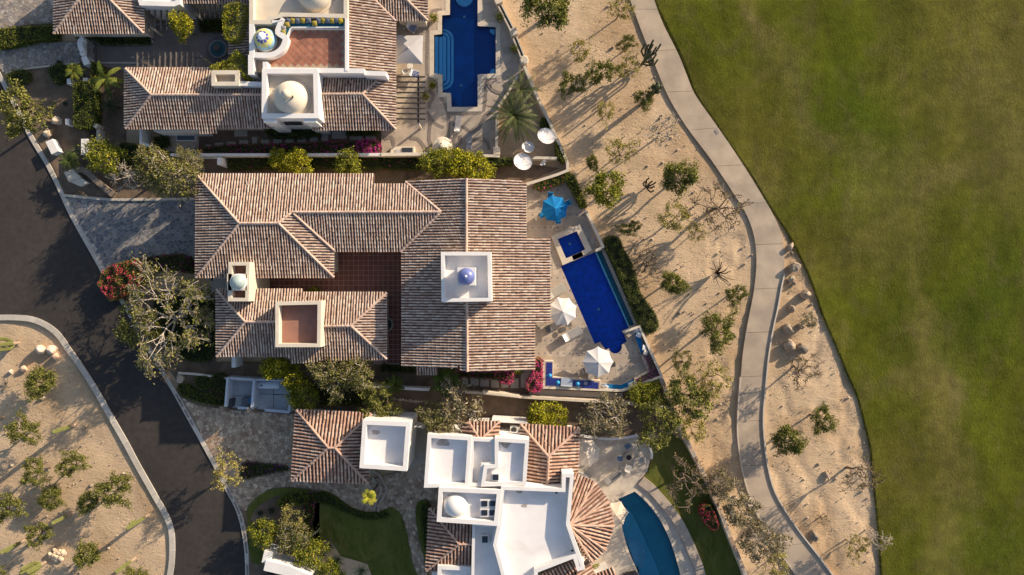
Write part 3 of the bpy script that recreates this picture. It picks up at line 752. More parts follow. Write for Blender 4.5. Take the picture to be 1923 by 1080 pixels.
for k, (p3, pl_) in enumerate(((((102, 63, ze), (102, -60, ze), (173, -34, 5.0)), [(102, 63), (173, -34), (102, -60)]), (((102, 63, ze), (270, 63, ze), (173, -34, 5.0)), [(102, 63), (270, 63), (173, -34)]), (((271, 63, ze), (271, -60, ze), (173, -34, 5.0)), [(271, 63), (271, -60), (173, -34)]))):
    roof_slope(V1, p3, pl_, 12 + k)
ridge(V1, (102, 63, ze), (173, -34, 5.0), 16); ridge(V1, (270, 63, ze), (173, -34, 5.0), 17)
body(V1, [(104, 61), (104, -80), (269, -80), (269, 61)], ze, .5, cream)
for i, (a, b) in enumerate((((237, 130, ze), (285, 179, zr)), ((237, 241, ze), (285, 179, zr)), ((285, 178.5, zr), (497, 178, zr)), ((592, 177, zr), (681, 177, zr)), ((722, 139, ze + .1), (681, 177, zr)), ((743, 243, ze), (681, 177, zr)), ((743, 40, ze), (652, -51, zr)), ((803, 39, ze), (712, -51, zr)))):
    ridge(V1, a, b, 20 + i)
body(V1, [(235, 128), (390, 128), (500, 150), (735, 150), (742, 243), (235, 242)], ze, 0.55, cream)
body(V1, [(652, -60), (743, 40), (743, 160), (652, 160)], ze, 0.5, cream)
body(V1, [(700, -80), (803, -80), (803, 38), (740, 38)], ze, 0.4, cream)
body(V1, [(339, -70), (466, -70), (466, 4), (339, 4)], ze, 0.4, cream)
flat_block(V1, [(240, -60), (340, -60), (338, 8), (327, 12), (262, 10)], 4.2, 3.9, .5)
# dome court at the top
flat_block(V1, [(468, -70), (653, -70), (653, 34), (530, 31), (524, 38), (510, 38), (510, 45), (468, 45)], 5.9, 5.1, .42, cream, cream)
dome(V1, PB(592, -8, 5.1), 1.75, 1.5, cream, 1.95, .1)
# roof terrace
FL = 5.0 + LIFT
mb = MB(); mb.prism(ppx([(470, 40), (652, 34), (652, 134), (470, 136)], FL - .03), FL + .2); V1T = mb.build('terrace_base', grout, V1)
root = V1T
def wl(pts, zt, w, h, m=white, name='parapet'):
    zt += LIFT; h += LIFT if h > 4 else 0
    mb = MB(); strip(mb, ppx(pts, zt), w, zt, h); return mb.build(name, m, V1)
wl([(472.5, 45), (472.5, 103)], 5.9, .5, 6.6); wl([(471, 103), (471, 140)], 5.9, .55, 6.6)
wl([(650.5, 34), (650.5, 133)], 5.9, .3, 6.6)
wl([(500, 131), (684, 133)], 5.85, .5, 6.5); wl([(684, 137), (725, 138.5)], 5.6, .48, 5.9)
wl([(497.5, 116), (497.5, 130)], 6.1, .45, 3)
CV = smooth([(531, 34), (524, 50), (522, 61), (532, 68), (536, 74), (531, 88), (521, 98), (508, 103), (490, 103.5), (473, 103)], 3)
wl(CV, 5.85, .55, 1.3)
wl([(509, 41), (531, 35)], 5.9, .3, 1.5)
dome(V1, PB(499, 76, 5.1), 1.15, 1.05, plastic, 1.2, .2, (.36, .4, plastic), colf=lambda i, k: ((.30, .50, .62) if i < 4 + (k % 3 == 0) + (k % 5 == 0) else (.62, .56, .20) if i < 8 + (k % 4 == 0) * 2 else (.07, .09, .36)))
# bench with teal seat
mb = MB(); strip(mb, ppx([(540, 46), (647, 47)], FL + .5), .75, FL + .45, .5); mb.build('bench', white, V1)
mb = MB(); mb.col = (.015, .12, .17); strip(mb, ppx([(546, 47), (645, 48)], FL + .5), .55, FL + .52, .1); strip(mb, ppx([(541, 50), (539, 58), (536, 66)], FL + .5), .45, FL + .52, .1); mb.build('bench_pad', fabric, V1)
mb = MB(); strip(mb, ppx([(538.5, 70), (545.5, 54), (549, 51.5), (646, 51.5)], FL + .5), .12, FL + .56, .6); mb.build('bench_edge', white, V1)
# terracotta floor tiles of the roof terrace, laid diagonally
FLT = [(552, 53), (646, 53), (646, 127), (505, 127), (505, 106), (520, 104), (533, 95), (541, 80), (545, 66)]
flr = ppx(FLT, FL); rootfl = V1T; base_me = None
def tile_piece(name, sx, sy, h, m, cols, k):
    mb = MB(); mb.box((0, 0, 0), (sx, sy, h), 0, cols); o = mb.build(name, m); me = o.data; bpy.data.objects.remove(o); return me
def lay(parent, poly, z, pitch, gap, rot, name, m, cols, h=0.03, jit=0.12, holes=(), sy=None, margin=.42):
    """individual floor tiles sharing a few meshes"""
    sy = sy or pitch
    mes = [tile_piece(name, pitch - gap, sy - gap, h, m, tuple(v * f for v in c), 0) for c in cols for f in (1 - jit, 1, 1 + jit)]
    x0, x1 = min(p.x for p in poly), max(p.x for p in poly); y0, y1 = min(p.y for p in poly), max(p.y for p in poly)
    cx, cy = (x0 + x1) / 2, (y0 + y1) / 2; R = Matrix.Rotation(rot, 2); D = int((x1 - x0 + y1 - y0) / min(pitch, sy)) // 2 + 2
    rng = random.Random(5); n = 0; off = OFF[parent]; cnt = 0
    for i in range(-D, D):
        for j in range(-D, D):
            q = R @ Vector(((i + .5) * pitch, (j + .5) * sy)); c = (cx + q.x, cy + q.y)
            cs = [R @ Vector((a * pitch * margin, b * sy * margin)) for a, b in ((-1, -1), (1, -1), (1, 1), (-1, 1))]
            if not all(inside((c[0] + v.x, c[1] + v.y), poly) for v in cs): continue
            if any(inside((c[0] + v.x * k, c[1] + v.y * k), hq) for hq in holes for v in cs for k in (0, .5, 1)): continue
            o = bpy.data.objects.new(name, rng.choice(mes)); link(o, parent); o.location = Vector((c[0], c[1], z + rng.uniform(0, .004))) - off; o.rotation_euler = (0, 0, rot); cnt += 1
    return cnt
TC = [(0.33, 0.135, 0.085), (0.37, 0.155, 0.095), (0.30, 0.125, 0.08)]
c = lay(V1T, flr, FL - .02, 0.55, 0.045, math.pi / 4, 'floor_tile', terra, TC, jit=.06, margin=.2)
# tower with the big cream dome
flat_block(V1, [(492, 129), (597, 129), (599, 222), (491, 222)], 6.2, 5.4, .5, white, cream)
dome(V1, PB(548, 186, 5.4), 1.78, 1.75, cream, 2.0, .12, (.42, .75, cream))
mb = MB(); mb.box(PB(542, 181, 7.15) + Vector((.45, -.1, .15)), (.1, .22, .25), 0, (.05, .04, .03)); mb.build('lantern_opening', plastic, V1)
for a in (507, 582): wl([(a - 12, 225), (a + 12, 225)], 6.0, .5, 6.2, name='buttress')
window(V1, PB(551, 232.5, 4.2), 1.7, .9, 0)
# chimney box and walls to the west of the tower
flat_block(V1, [(397, 132), (449, 132), (449, 161), (397, 161)], 5.7, 4.9, .42, cream, cream)
wl([(449, 156.5), (494, 158)], 5.4, .45, 3)
mb = MB()
for i in range(7): mb.box(PB(489, 107 + i * 6.2, 4.9 - i * .25) - Vector((0, 0, 1.0)), (.9, .36, 2.0), 0)
mb.build('stair', cream, V1)
# courtyard of the upper villa
slab('courtyard_floor', [(176, 60), (468, 20), (468, 130), (390, 130), (236, 135), (168, 118), (160, 82), (176, 80)], 0.12, mat('grey_paving', (0.20, 0.17, 0.155), 0.9, 0.15, .8, .01, 15, fine=.08), 0.2, kind='structure')
edging([(184, 83), (281, 83), (281, 70), (268, 60)], .14, .22, 'low edging round the dark hedge bed below the top left roof')
edging([(188, 119), (262, 119)], .14, .22, 'low edging between the upper courtyard and the palm garden')
fo = empty('fountain', P(413, 95, 0), 'round courtyard fountain with teal water beside the vine covered roof', 'fountain')
mb = MB(); c = P(413, 95, .0); mb.lathe(c, [(1.45, 0), (1.45, .3), (1.3, .32)], 32); mb.build('plinth', mat('fountain_stone', (.13, .12, .115), .8, .2), fo)
mb = MB(); mb.lathe(c, [(1.0, .3), (1.0, .62), (.86, .62), (.86, .45), (.02, .45)], 32); mb.build('basin', mat('fountain_rim', (.25, .24, .23), .8, .2), fo, True)
mb = MB(); mb.lathe(c, [(.86, .52), (.01, .525)], 32, (.03, .10, .12)); mb.build('water', plastic, fo)
mb = MB(); mb.lathe(c, [(.12, .4), (.12, .9), (.36, 1.0), (.36, 1.08), (.1, 1.02), (.08, 1.3), (.18, 1.35), (.02, 1.38)], 20, (.14, .12, .1)); mb.build('bowl', plastic, fo, True)
def pergola(name_label, beams, z, w, cross, posts=(), m=None, group=None):
    m = m or wood_grey; a0 = P(*beams[0][0], 0)
    r = empty('pergola', (a0.x, a0.y, 0), name_label, 'pergola')
    def bar(a, b, zz, ww, nm, mm):
        p, q = P(*a, zz), P(*b, zz); d = q - p; mb = MB(); c = (p + q) / 2
        mb.box(c, (d.length, ww, .16), math.atan2(d.y, d.x)); mb.build(nm, mm, r)
    for a, b in beams: bar(a, b, z, w * .8, 'beam', m)
    for a, b in cross: bar(a, b, z - .17, w * 1.1, 'girder', m)
    for x, y in posts:
        mb = MB(); p = P(x, y, z - .3); mb.tube([(p.x, p.y, -.1), (p.x, p.y, z - .26)], [.13, .13], 8); mb.build('post', cream, r)
    return r
pergola('grey timber pergola with twelve rafters over the edge of the upper courtyard', [((258 + i * 10.4, 98), (258 + i * 10.4, 131)) for i in range(12)], 3.1, .14, [((247, 108), (384, 108))], [(267, 113), (378, 107)])
pergola('dark timber pergola under the white wall at the top, beside the yellow tree', [((280 + i * 11.2, 8), (280 + i * 11.2, 59)) for i in range(6)], 3.1, .15, [((278, 46), (335, 46))], [(282, 50)])
pergola('short pergola with thin white rafter ends near the top vine', [((375 + i * 9.6, 4), (375 + i * 9.6, 34)) for i in range(5)], 3.1, .11, [((362, 24), (418, 24))], [(366, 25)])
pergola('black timber pergola shading the patio table beside the upper villa', [((740, 144 + i * 9.9), (799, 144.5 + i * 9.9)) for i in range(9)], 3.0, .16, [((785.5, 141), (785.5, 230))], [(785.5, 232)], wood_dark)
# white gate wall at the end of the curved walk
gw = empty('gate_wall', P(157, 95, 0), 'white scrolled gate wall at the end of the curved flagstone walk', 'gate wall')
mb = MB(); strip(mb, ppx(smooth([(155, 71), (149, 76), (149, 86), (153, 95)], 3), 2.4), .5, 2.3, 2.4); mb.build('scroll', white, gw, True)
mb = MB(); strip(mb, ppx([(152, 97), (157, 103)], 1.9), .55, 1.9, 2.0); mb.build('pier', white, gw)
mb = MB(); strip(mb, ppx([(157, 106), (163, 121)], 1.6), .65, 1.6, 1.7); mb.build('pier', white, gw)
g = empty('gate', P(172, 90, 0), 'black slatted gate standing open behind the white scrolled wall', 'gate')
a, b = P(164, 73, 1.6), P(182, 84, 1.6); a2, b2 = P(164, 104, 1.6), P(182, 112, 1.6)
for i in range(12):
    t = i / 11; p = a.lerp(a2, t); q = b.lerp(b2, t); mb = MB(); d = q - p
    mb.box((p + q) / 2, (d.length, .07, .07), math.atan2(d.y, d.x)); mb.build('slat', wood_dark, g)
# south side: wall, slabs, hedge
wall_line([(320, 290.5), (560, 290.5), (716, 290)], 2.0, .28, 'long white garden wall between the two upper villas')
wall_line([(716, 290), (806, 289)], 2.1, .34, 'cream patio wall behind the built-in grill', cream)
wall_line([(871, 291), (938, 293)], 1.6, .3, 'short cream wall east of the citrus by the upper patio', cream)
wall_line([(264, 243), (264, 269), (280, 273)], 2.0, .25, 'low white corner wall below the south west end of the upper villa roof')
wall_line([(412, 296), (412, 309)], 2.4, .5, 'stubby white pier under the long garden wall')
slab('south_terrace', [(310, 255), (373, 255), (373, 285), (310, 285)], 0.10, trav, .2, kind='structure')
root = empty('stepping_path', (0, 0, 0), kind='structure')
for (a, b, c, d) in ((1360, 220, 1490, 290), (1520, 265, 1635, 305), (1665, 255, 1750, 305), (1265, 240, 1325, 315), (1160, 255, 1230, 320), (1050, 265, 1125, 325), (940, 280, 1015, 328), (830, 295, 905, 332), (720, 300, 795, 340), (640, 275, 685, 340), (525, 303, 605, 340), (415, 318, 490, 342), (305, 327, 380, 352), (220, 345, 270, 360), (480, 205, 595, 270)):
    x0, y0, x1, y1 = 340 + a / 4.8, 200 + b / 4.8, 340 + c / 4.8, 200 + d / 4.8
    slab('stepping_slab', [(x0, y0), (x1, y0), (x1, y1), (x0, y1)], .10, mortar, .15, parent=root)
aw = empty('window_awning', P(347, 258, 0), 'dark glass awning on the white wall under the upper villa roof', 'awning')
mb = MB(); p = P(349, 259, 2.2); mb.box(p, (1.9, .5, .06), 0); mb.build('pane', glass_d, aw)
mb = MB(); mb.box(p - Vector((0, 0, .05)), (2.0, .6, .04), 0); mb.build('frame', metal_w, aw)
mb = MB(); mb.box(P(345, 247, 1.5), (5.2, .5, 3.0)); mb.build('bay_wall', white, V1)

# ------------------------------------------------------------------ the middle villa
V2 = empty('villa', P(700, 510, 0), 'large middle villa with long clay tile roofs round a red courtyard', 'house')
LIFT = 1.2
ze, z1, z2, z3, zE = 3.6, 5.3, 4.93, 5.6, 3.3
N2 = ((369, 327, ze), (703, 327, ze), (450, 420, z1))
roof_slope(V2, ((368, 328, ze), (368, 521, ze), (450, 420, z1)), [(369, 327), (450, 420), (368, 521)], 41)
roof_slope(V2, N2, [(369, 327), (703, 327), (703, 346), (762, 346), (828, 398), (548, 399), (523, 419), (450, 420)], 42)
roof_slope(V2, ((368, 521, ze), (627, 521, ze), (450, 420, z1)), [(368, 521), (627, 521), (523, 419), (450, 420)], 43)
roof_slope(V2, ((627, 521, ze), (627, 470, ze), (523, 419, z1)), [(523, 419), (548, 399), (627, 470), (627, 521)], 44)
roof_slope(V2, ((625, 472, ze), (755, 472, ze), (548, 399, z2)), [(548, 399), (828, 398), (753, 472), (625, 472)], 45)
WP = ((755, 472, ze), (755, 690, ze), (876, 500, z3))
roof_slope(V2, WP, [(755, 472), (828, 398), (762, 341), (876, 334), (877, 697), (865, 697), (865, 689), (755, 688)], 46)
EPl = ((1033, 450, zE), (1033, 605, zE), (876, 500, z3))
roof_slope(V2, EPl, [(876, 334), (988, 341), (988, 448), (1032, 450), (1034, 605), (1004, 606), (1004, 695), (877, 697)], 47)
roof_slope(V2, ((782, 703, 3.0), (821, 703, 3.0), (800, 688, 3.4)), [(782, 703), (821, 703), (821, 688), (782, 688)], 48, dark=.1)
for i, (a, b) in enumerate((((370, 329, ze), (450, 420, z1)), ((369, 521, ze), (450, 420, z1)), ((450, 419.5, z1), (523, 419, z1)), ((627, 521, ze), (523, 419, z1)), ((523, 419, z1), (548, 399, z2)), ((548, 398.5, z2), (828, 398, z2)), ((627, 470, ze + .1), (552, 402, z2)), ((762, 342, ze + .1), (828, 398, z2)), ((753, 472, ze + .1), (828, 398, z2)), ((876, 335, z3), (876, 474, z3)), ((877, 566, z3), (877.5, 697, z3)))):
    ridge(V2, a, b, 60 + i)
body(V2, [(369, 328), (703, 328), (703, 346), (765, 346), (880, 346), (880, 470), (627, 470), (627, 520), (369, 520)], ze, .6, cream)
body(V2, [(757, 346), (986, 341), (988, 450), (1031, 452), (1031, 604), (1002, 604), (1002, 693), (757, 688)], zE, .5, cream)
ze, zr = 3.4, 4.5
roof_slope(V2, ((406, 543, ze), (568, 543, ze), (461, 605, zr)), [(406, 543), (568, 543), (568, 549), (726, 549), (659, 612), (461, 605)], 81)
roof_slope(V2, ((407, 670, ze), (726, 674, ze), (461, 605, zr)), [(407, 669), (543, 669), (545, 682), (588, 680), (600, 676), (726, 675), (659, 612), (461, 605)], 82)
roof_slope(V2, ((406, 543, ze), (407, 669, ze), (461, 605, zr)), [(406, 543), (461, 605), (407, 669)], 83)
roof_slope(V2, ((726, 549, ze), (726, 675, ze), (659, 612, zr)), [(726, 549), (726, 675), (659, 612)], 84)
for i, (a, b) in enumerate((((407, 544, ze), (461, 605, zr)), ((408, 669, ze), (461, 605, zr)), ((461, 604.5, zr), (518, 604.5, zr)), ((601, 612.5, zr), (659, 612, zr)), ((726, 550, ze), (659, 612, zr)), ((726, 674, ze), (659, 612, zr)))):
    ridge(V2, a, b, 90 + i)
body(V2, [(406, 545), (568, 545), (726, 551), (726, 672), (407, 667)], ze, .5, cream)
terr_r = mat('terracotta_weathered', (0.30, 0.15, 0.11), 0.8, 0.15, 0.8, 0.003, 30, fine=.06)
flat_block(V2, [(517, 567), (603, 565), (602, 652), (517, 652)], 5.85, 4.82, .36, cream, terr_r)
flat_block(V2, [(429, 492), (469, 492), (467, 566), (428, 566)], 5.6, 4.6, .36, cream, terr_r)
mb = MB(); mb.box(PB(448, 530, 5.1), (2.0, 1.7, 1.0)); mb.build('dome_plinth', cream, V2)
turq = mat('turquoise_dome', (0.32, 0.39, 0.38), .25, .15, 2.0, spec=.6)
dome(V2, PB(448, 530, 5.6), .74, .72, turq, .86, .12, (.1, .14, turq))
for y in (514, 547): 
    mb = MB(); mb.box(PB(472, y, 4.9), (.3, .14, .1)); mb.build('spout', metal_w, V2)
flat_block(V2, [(828, 473), (922, 473), (924, 566), (829, 567)], 7.2, 6.3, .36, white, roofwhite)
mb = MB(); mb.prism(ppx([(859, 502), (893, 502), (893, 536), (859, 536)], 8.0 + LIFT), 1.8); mb.build('dome_plinth', white, V2)
cob = mat('blue_dome_tile', (0.13, 0.16, 0.38), .35, .25, 5.0, spec=.5)
dome(V2, PB(875.5, 519.5, 8.0), .86, .75, cob, None, .1, (.12, .2, metal_w))
# courtyard
ct = empty('courtyard', (0, 0, 0), kind='structure')
CT = [(440, 500), (440, 566), (560, 566), (700, 566), (700, 684), (775, 688), (775, 450), (610, 450), (610, 500)]
slab('grout_bed', CT, 0.10, grout_dark, .3, parent=ct)
cf = ppx([(466, 515), (466, 550), (560, 566), (716, 566), (716, 684), (769, 684), (769, 462), (616, 462), (616, 515)], .1)
lay(ct, cf, .105, .545, .055, 0, 'tile', terra, [(0.19, 0.075, 0.055), (0.21, 0.085, 0.06), (0.175, 0.07, 0.052)], jit=.06)
edging([(724, 676), (728, 682), (752, 683)], .12, .35, 'low dark rim at the foot of the red courtyard', mortar)
def basin(px, py, r, label):
    f = empty('fountain', P(px, py, 0), label, 'fountain'); c = P(px, py, 0)
    mb = MB(); mb.lathe(c, [(r, 0), (r, .5), (r - .15, .5), (r - .15, .3), (.01, .3)], 30); mb.build('basin', mortar, f, True)
    mb = MB(); mb.lathe(c, [(r - .15, .36), (.01, .37)], 30, (.02, .03, .035)); mb.build('water', plastic, f)
basin(725, 609, .85, 'round stone basin half under the eave in the red courtyard')
basin(627, 499, .38, 'small round stone basin at the corner of the red courtyard')
pd = props(slab('entry_paving', [(396, 520), (445, 520), (445, 548), (396, 548)], .1, mortar, .2), kind='structure')

# ------------------------------------------------------------------ the lower villa
V3 = empty('villa', P(930, 970, 0), 'lower villa of white flat roofs with a fan shaped clay tile roof by the pool', 'house')
LIFT = 0.8
ze, zr = 3.2, 4.5; TR = TILE_RED
roof_slope(V3, ((556, 769, ze), (548, 902, ze), (617, 841, zr)), [(556, 769), (617, 841), (548, 902)], 101, TR)
roof_slope(V3, ((548, 902, ze), (692, 908, ze), (622, 841, zr)), [(548, 902), (692, 908), (629, 841), (617, 841)], 102, TR)
roof_slope(V3, ((692, 908, ze), (698, 776, ze), (629, 841, zr)), [(692, 908), (698, 776), (629, 841)], 103, TR)
roof_slope(V3, ((556, 769, ze), (698, 776, ze), (622, 841, zr)), [(556, 769), (698, 776), (629, 841), (617, 841)], 104, TR)
for i, (a, b) in enumerate((((557, 770, ze), (617, 841, zr)), ((549, 902, ze), (617, 841, zr)), ((692, 908, ze), (629, 841, zr)), ((698, 777, ze), (629, 841, zr)), ((617, 841, zr), (629, 841, zr)))): ridge(V3, a, b, 110 + i, TR)
body(V3, [(556, 769), (698, 776), (692, 908), (548, 902)], ze, .5, white)
flat_block(V3, [(681, 789), (771, 793), (764, 885), (675, 879)], 5.5, 4.5, .45)
roof_slope(V3, ((880, 792, 4.2), (938, 791, 4.2), (902, 825, 5.0)), [(880, 792), (938, 791), (902, 826)], 121, TR)
roof_slope(V3, ((938, 791, 4.2), (937, 824, 4.2), (902, 825, 5.0)), [(938, 791), (937, 826), (902, 826)], 122, TR)
roof_slope(V3, ((868, 826, 4.2), (869, 799, 4.2), (902, 825, 5.0)), [(868, 826), (869, 800), (880, 792), (902, 826)], 123, TR)
for i, (a, b) in enumerate((((938, 791, 4.2), (902, 826, 5.0)), ((880, 792, 4.2), (902, 826, 5.0)))): ridge(V3, a, b, 124 + i, TR, .12)
body(V3, [(872, 795), (936, 793), (935, 840), (872, 840)], 4.2, .3, white)
roof_slope(V3, ((977, 796, ze), (1088, 803, ze), (1030, 857, zr)), [(977, 796), (1088, 803), (1030, 857)], 131, TR)
roof_slope(V3, ((976, 800, ze), (970, 900, ze), (1030, 857, zr)), [(977, 796), (1030, 857), (1028, 916), (972, 913)], 132, TR)
roof_slope(V3, ((1088, 803, ze), (1085, 900, ze), (1030, 857, zr)), [(1088, 803), (1085, 892), (1058, 918), (1028, 918), (1030, 857)], 133, TR)
for i, (a, b) in enumerate((((978, 797, ze), (1030, 857, zr)), ((1088, 804, ze), (1030, 857, zr)), ((1030, 857, zr), (1028, 914, zr)))): ridge(V3, a, b, 134 + i, TR)
body(V3, [(977, 796), (1088, 803), (1084, 890), (972, 910)], ze, .5, white)
flat_block(V3, [(803, 815), (886, 820), (880, 915), (796, 916)], 5.6, 4.9, .4)
flat_block(V3, [(884, 822), (930, 824), (928, 874), (909, 876), (903, 914), (880, 914)], 5.5, 4.7, .34)
flat_block(V3, [(929, 822), (994, 826), (988, 912), (903, 914), (909, 873), (929, 872)], 5.75, 5.1, .4)
flat_block(V3, [(824, 915), (942, 920), (935, 988), (820, 980)], 6.0, 5.2, .45)
dome(V3, PB(855, 948, 5.2), 1.2, 1.1, white, 1.3, .08)
flat_block(V3, [(941, 913), (1055, 917), (1056, 889), (1078, 890), (1070, 985), (1099, 1069), (1084, 1073), (1077, 1049), (1010, 1075), (1010, 1140), (958, 1140), (926, 1024), (934, 985)], 5.9, 4.9, .38)
flat_block(V3, [(887, 982), (934, 986), (927, 1025), (956, 1140), (884, 1140)], 5.0, 4.4, .3)
flat_block(V3, [(822, 1062), (884, 1065), (886, 1140), (820, 1140)], 4.4, 4.0, .4)
for (x, y, w, d, z) in ((931, 894, .8, .8, 5.1), (911, 1010, .8, .9, 4.4)):
    c = PB(x, y, z); mb = MB()
    mb.box(c + Vector((0, 0, .25)), (w, d, .5)); sk = mb.build('skylight', white, V3)
    mb = MB(); mb.box(c + Vector((0, 0, .53)), (w * .72, d * .72, .06)); mb.build('pane', glass_d, sk)
for y in (943, 960):
    c = PB(918, y, 5.2); mb = MB(); mb.box(c + Vector((0, 0, .25)), (1.75, .85, .5)); sk = mb.build('skylight', white, V3)
    for dx in (-.42, .42):
        mb = MB(); mb.box(c + Vector((dx, 0, .53)), (.62, .55, .06)); mb.build('pane', glass_d, sk)
C_ = (1069, 986); fan = [(1079, 888), (1118, 905), (1144, 942), (1153, 988), (1137, 1033), (1113, 1056), (1095, 1042)]
za, zf_ = 5.3, 3.7
for i in range(len(fan) - 1):
    a, b = fan[i], fan[i + 1]
    roof_slope(V3, ((*a, zf_), (*b, zf_), (*C_, za)), [a, b, C_], 140 + i, TR)
for i, a in enumerate(fan[1:6]): ridge(V3, (*a, zf_), (*C_, za), 150 + i, TR, .13)
body(V3, [C_] + fan, zf_, .5, white)
roof_slope(V3, ((806, 953, 3.6), (800, 1072, 3.6), (862, 1022, 4.6)), [(806, 953), (862, 1022), (800, 1072)], 161, TR)
roof_slope(V3, ((806, 953, 3.6), (888, 956, 3.6), (862, 1022, 4.6)), [(806, 953), (888, 970), (884, 1022), (862, 1022)], 162, TR)
roof_slope(V3, ((800, 1072, 3.6), (884, 1074, 3.6), (862, 1022, 4.6)), [(800, 1072), (862, 1022), (884, 1022), (883, 1074)], 163, TR)
for i, (a, b) in enumerate((((807, 954, 3.6), (862, 1022, 4.6)), ((801, 1072, 3.6), (862, 1022, 4.6)), ((862, 1022, 4.6), (886, 1022, 4.6)))): ridge(V3, a, b, 164 + i, TR, .12)
body(V3, [(808, 955), (886, 958), (884, 1120), (800, 1110)], 3.6, .5, white)
roof_slope(V3, ((1020, 1110, 3.4), (1110, 1066, 3.4), (1062, 1050, 4.2)), [(1016, 1078), (1076, 1052), (1086, 1076), (1095, 1120), (1016, 1120)], 171, TR)
roof_slope(V3, ((1118, 1082, 3.3), (1104, 1052, 3.3), (1085, 1075, 3.9)), [(1083, 1074), (1101, 1050), (1108, 1056), (1122, 1090), (1110, 1120), (1084, 1120)], 172, TR)
roof_slope(V3, ((1116, 1078, 3.0), (1152, 1064, 3.0), (1150, 1100, 3.6)), [(1117, 1079), (1151, 1065), (1162, 1090), (1150, 1120), (1117, 1120)], 173, TR)
body(V3, [(1020, 1078), (1076, 1056), (1100, 1060), (1116, 1085), (1150, 1070), (1155, 1130), (1020, 1130)], 3.2, .3, white)
wall_line([(924, 790), (989, 794)], 3.0, .25, 'white wall closing the small service court north of the lower villa', h=3.2)
slab('service_court_floor', [(925, 790), (990, 793), (990, 825), (925, 825)], .1, trav, .2, kind='structure')
for i, (x, y) in enumerate(((965, 806), (979, 807))):
    a = empty('air_conditioner', P(x, y, 0), ('larger' if i == 0 else 'half hidden') + ' air conditioning unit in the small court beside the tiled roof', 'air conditioner')
    c = P(x, y, 2.4); mb = MB(); mb.box(c, (.8, .8, .7), 0, (.6, .58, .52)); mb.build('casing', plastic, a)
    mb = MB(); mb.lathe(c + Vector((0, 0, .36)), [(.3, 0), (.3, .02), (.02, .03)], 16, (.04, .04, .04)); mb.build('fan_grille', plastic, a)
    mb = MB(); mb.box(c - Vector((0, 0, 1.4)), (.7, .7, 2.1), 0, (.5, .45, .4)); mb.build('stand', plastic, a)
wall_line([(772, 800), (797, 803)], 2.2, .2, 'short white link wall between the white tower and flat roofed rooms')
slab('passage_floor', [(765, 800), (800, 800), (800, 900), (765, 900)], .12, trav, .2, kind='structure')

# ------------------------------------------------------------------ pools
def pool(name, label, px, z, depth, lining, parent_name='pool', wz=-0.12, cop=None, cop_w=.5, steps=(), z_deck=0.2):
    r = empty(name, P(*px[0], 0), label, 'pool')
    w = ppx(px, z)
    if area2(w) < 0: w = w[::-1]
    mb = MB(); n = len(w)
    big = inset(w, -.12)
    for i in range(n):
        j = (i + 1) % n
        mb.face([w[i], w[j], Vector((w[j].x, w[j].y, z - depth)), Vector((w[i].x, w[i].y, z - depth))])
    fl = [Vector((p[0], p[1], z - depth)) for p in big]
    tri = tessellate_polygon([fl]); mb.faces(fl, [orient(fl, t) for t in tri])
    mb.build('lining', lining, r)
    mb = MB(); wl_ = [Vector((p.x, p.y, z + wz)) for p in inset(w, -.02)]; tri = tessellate_polygon([wl_]); mb.faces(wl_, [orient(wl_, t) for t in tri])
    mb.build('water', water, r)
    if cop:
        out = inset(w, -cop_w); mb = MB(); zt = z_deck + .03
        for i in range(n):
            j = (i + 1) % n
            L = (out[j] - out[i]).length; k = max(1, round(L / 1.0)) if n < 30 else 1
            for s in range(k):
                a0, a1 = s / k, (s + 1) / k - .02 / max(.2, L) 
                q = [out[i].lerp(out[j], a0), out[i].lerp(out[j], a1), w[i].lerp(w[j], a1), w[i].lerp(w[j], a0)]
                sb = MB(); gg = RNG.uniform(.9, 1.08)
                tp = [Vector((p.x, p.y, zt)) for p in q]
                if abs(area2(tp)) < 1e-3: continue
                sb.prism(tp, .22); sb.build('coping_stone', cop, r)
    return r
def pstep(parent, pts, z, depth_top, m, name='step', h=1.2):
    mb = MB(); mb.prism([Vector((p.x, p.y, z - depth_top)) for p in ppx(pts, z)], h); return mb.build(name, m, parent)
def light(parent, px, py, z):
    mb = MB(); mb.lathe(P(px, py, z), [(.16, 0), (.16, .05), (.1, .06)], 14, (.45, .6, .62)); mb.build('pool_light', plastic, parent, True)

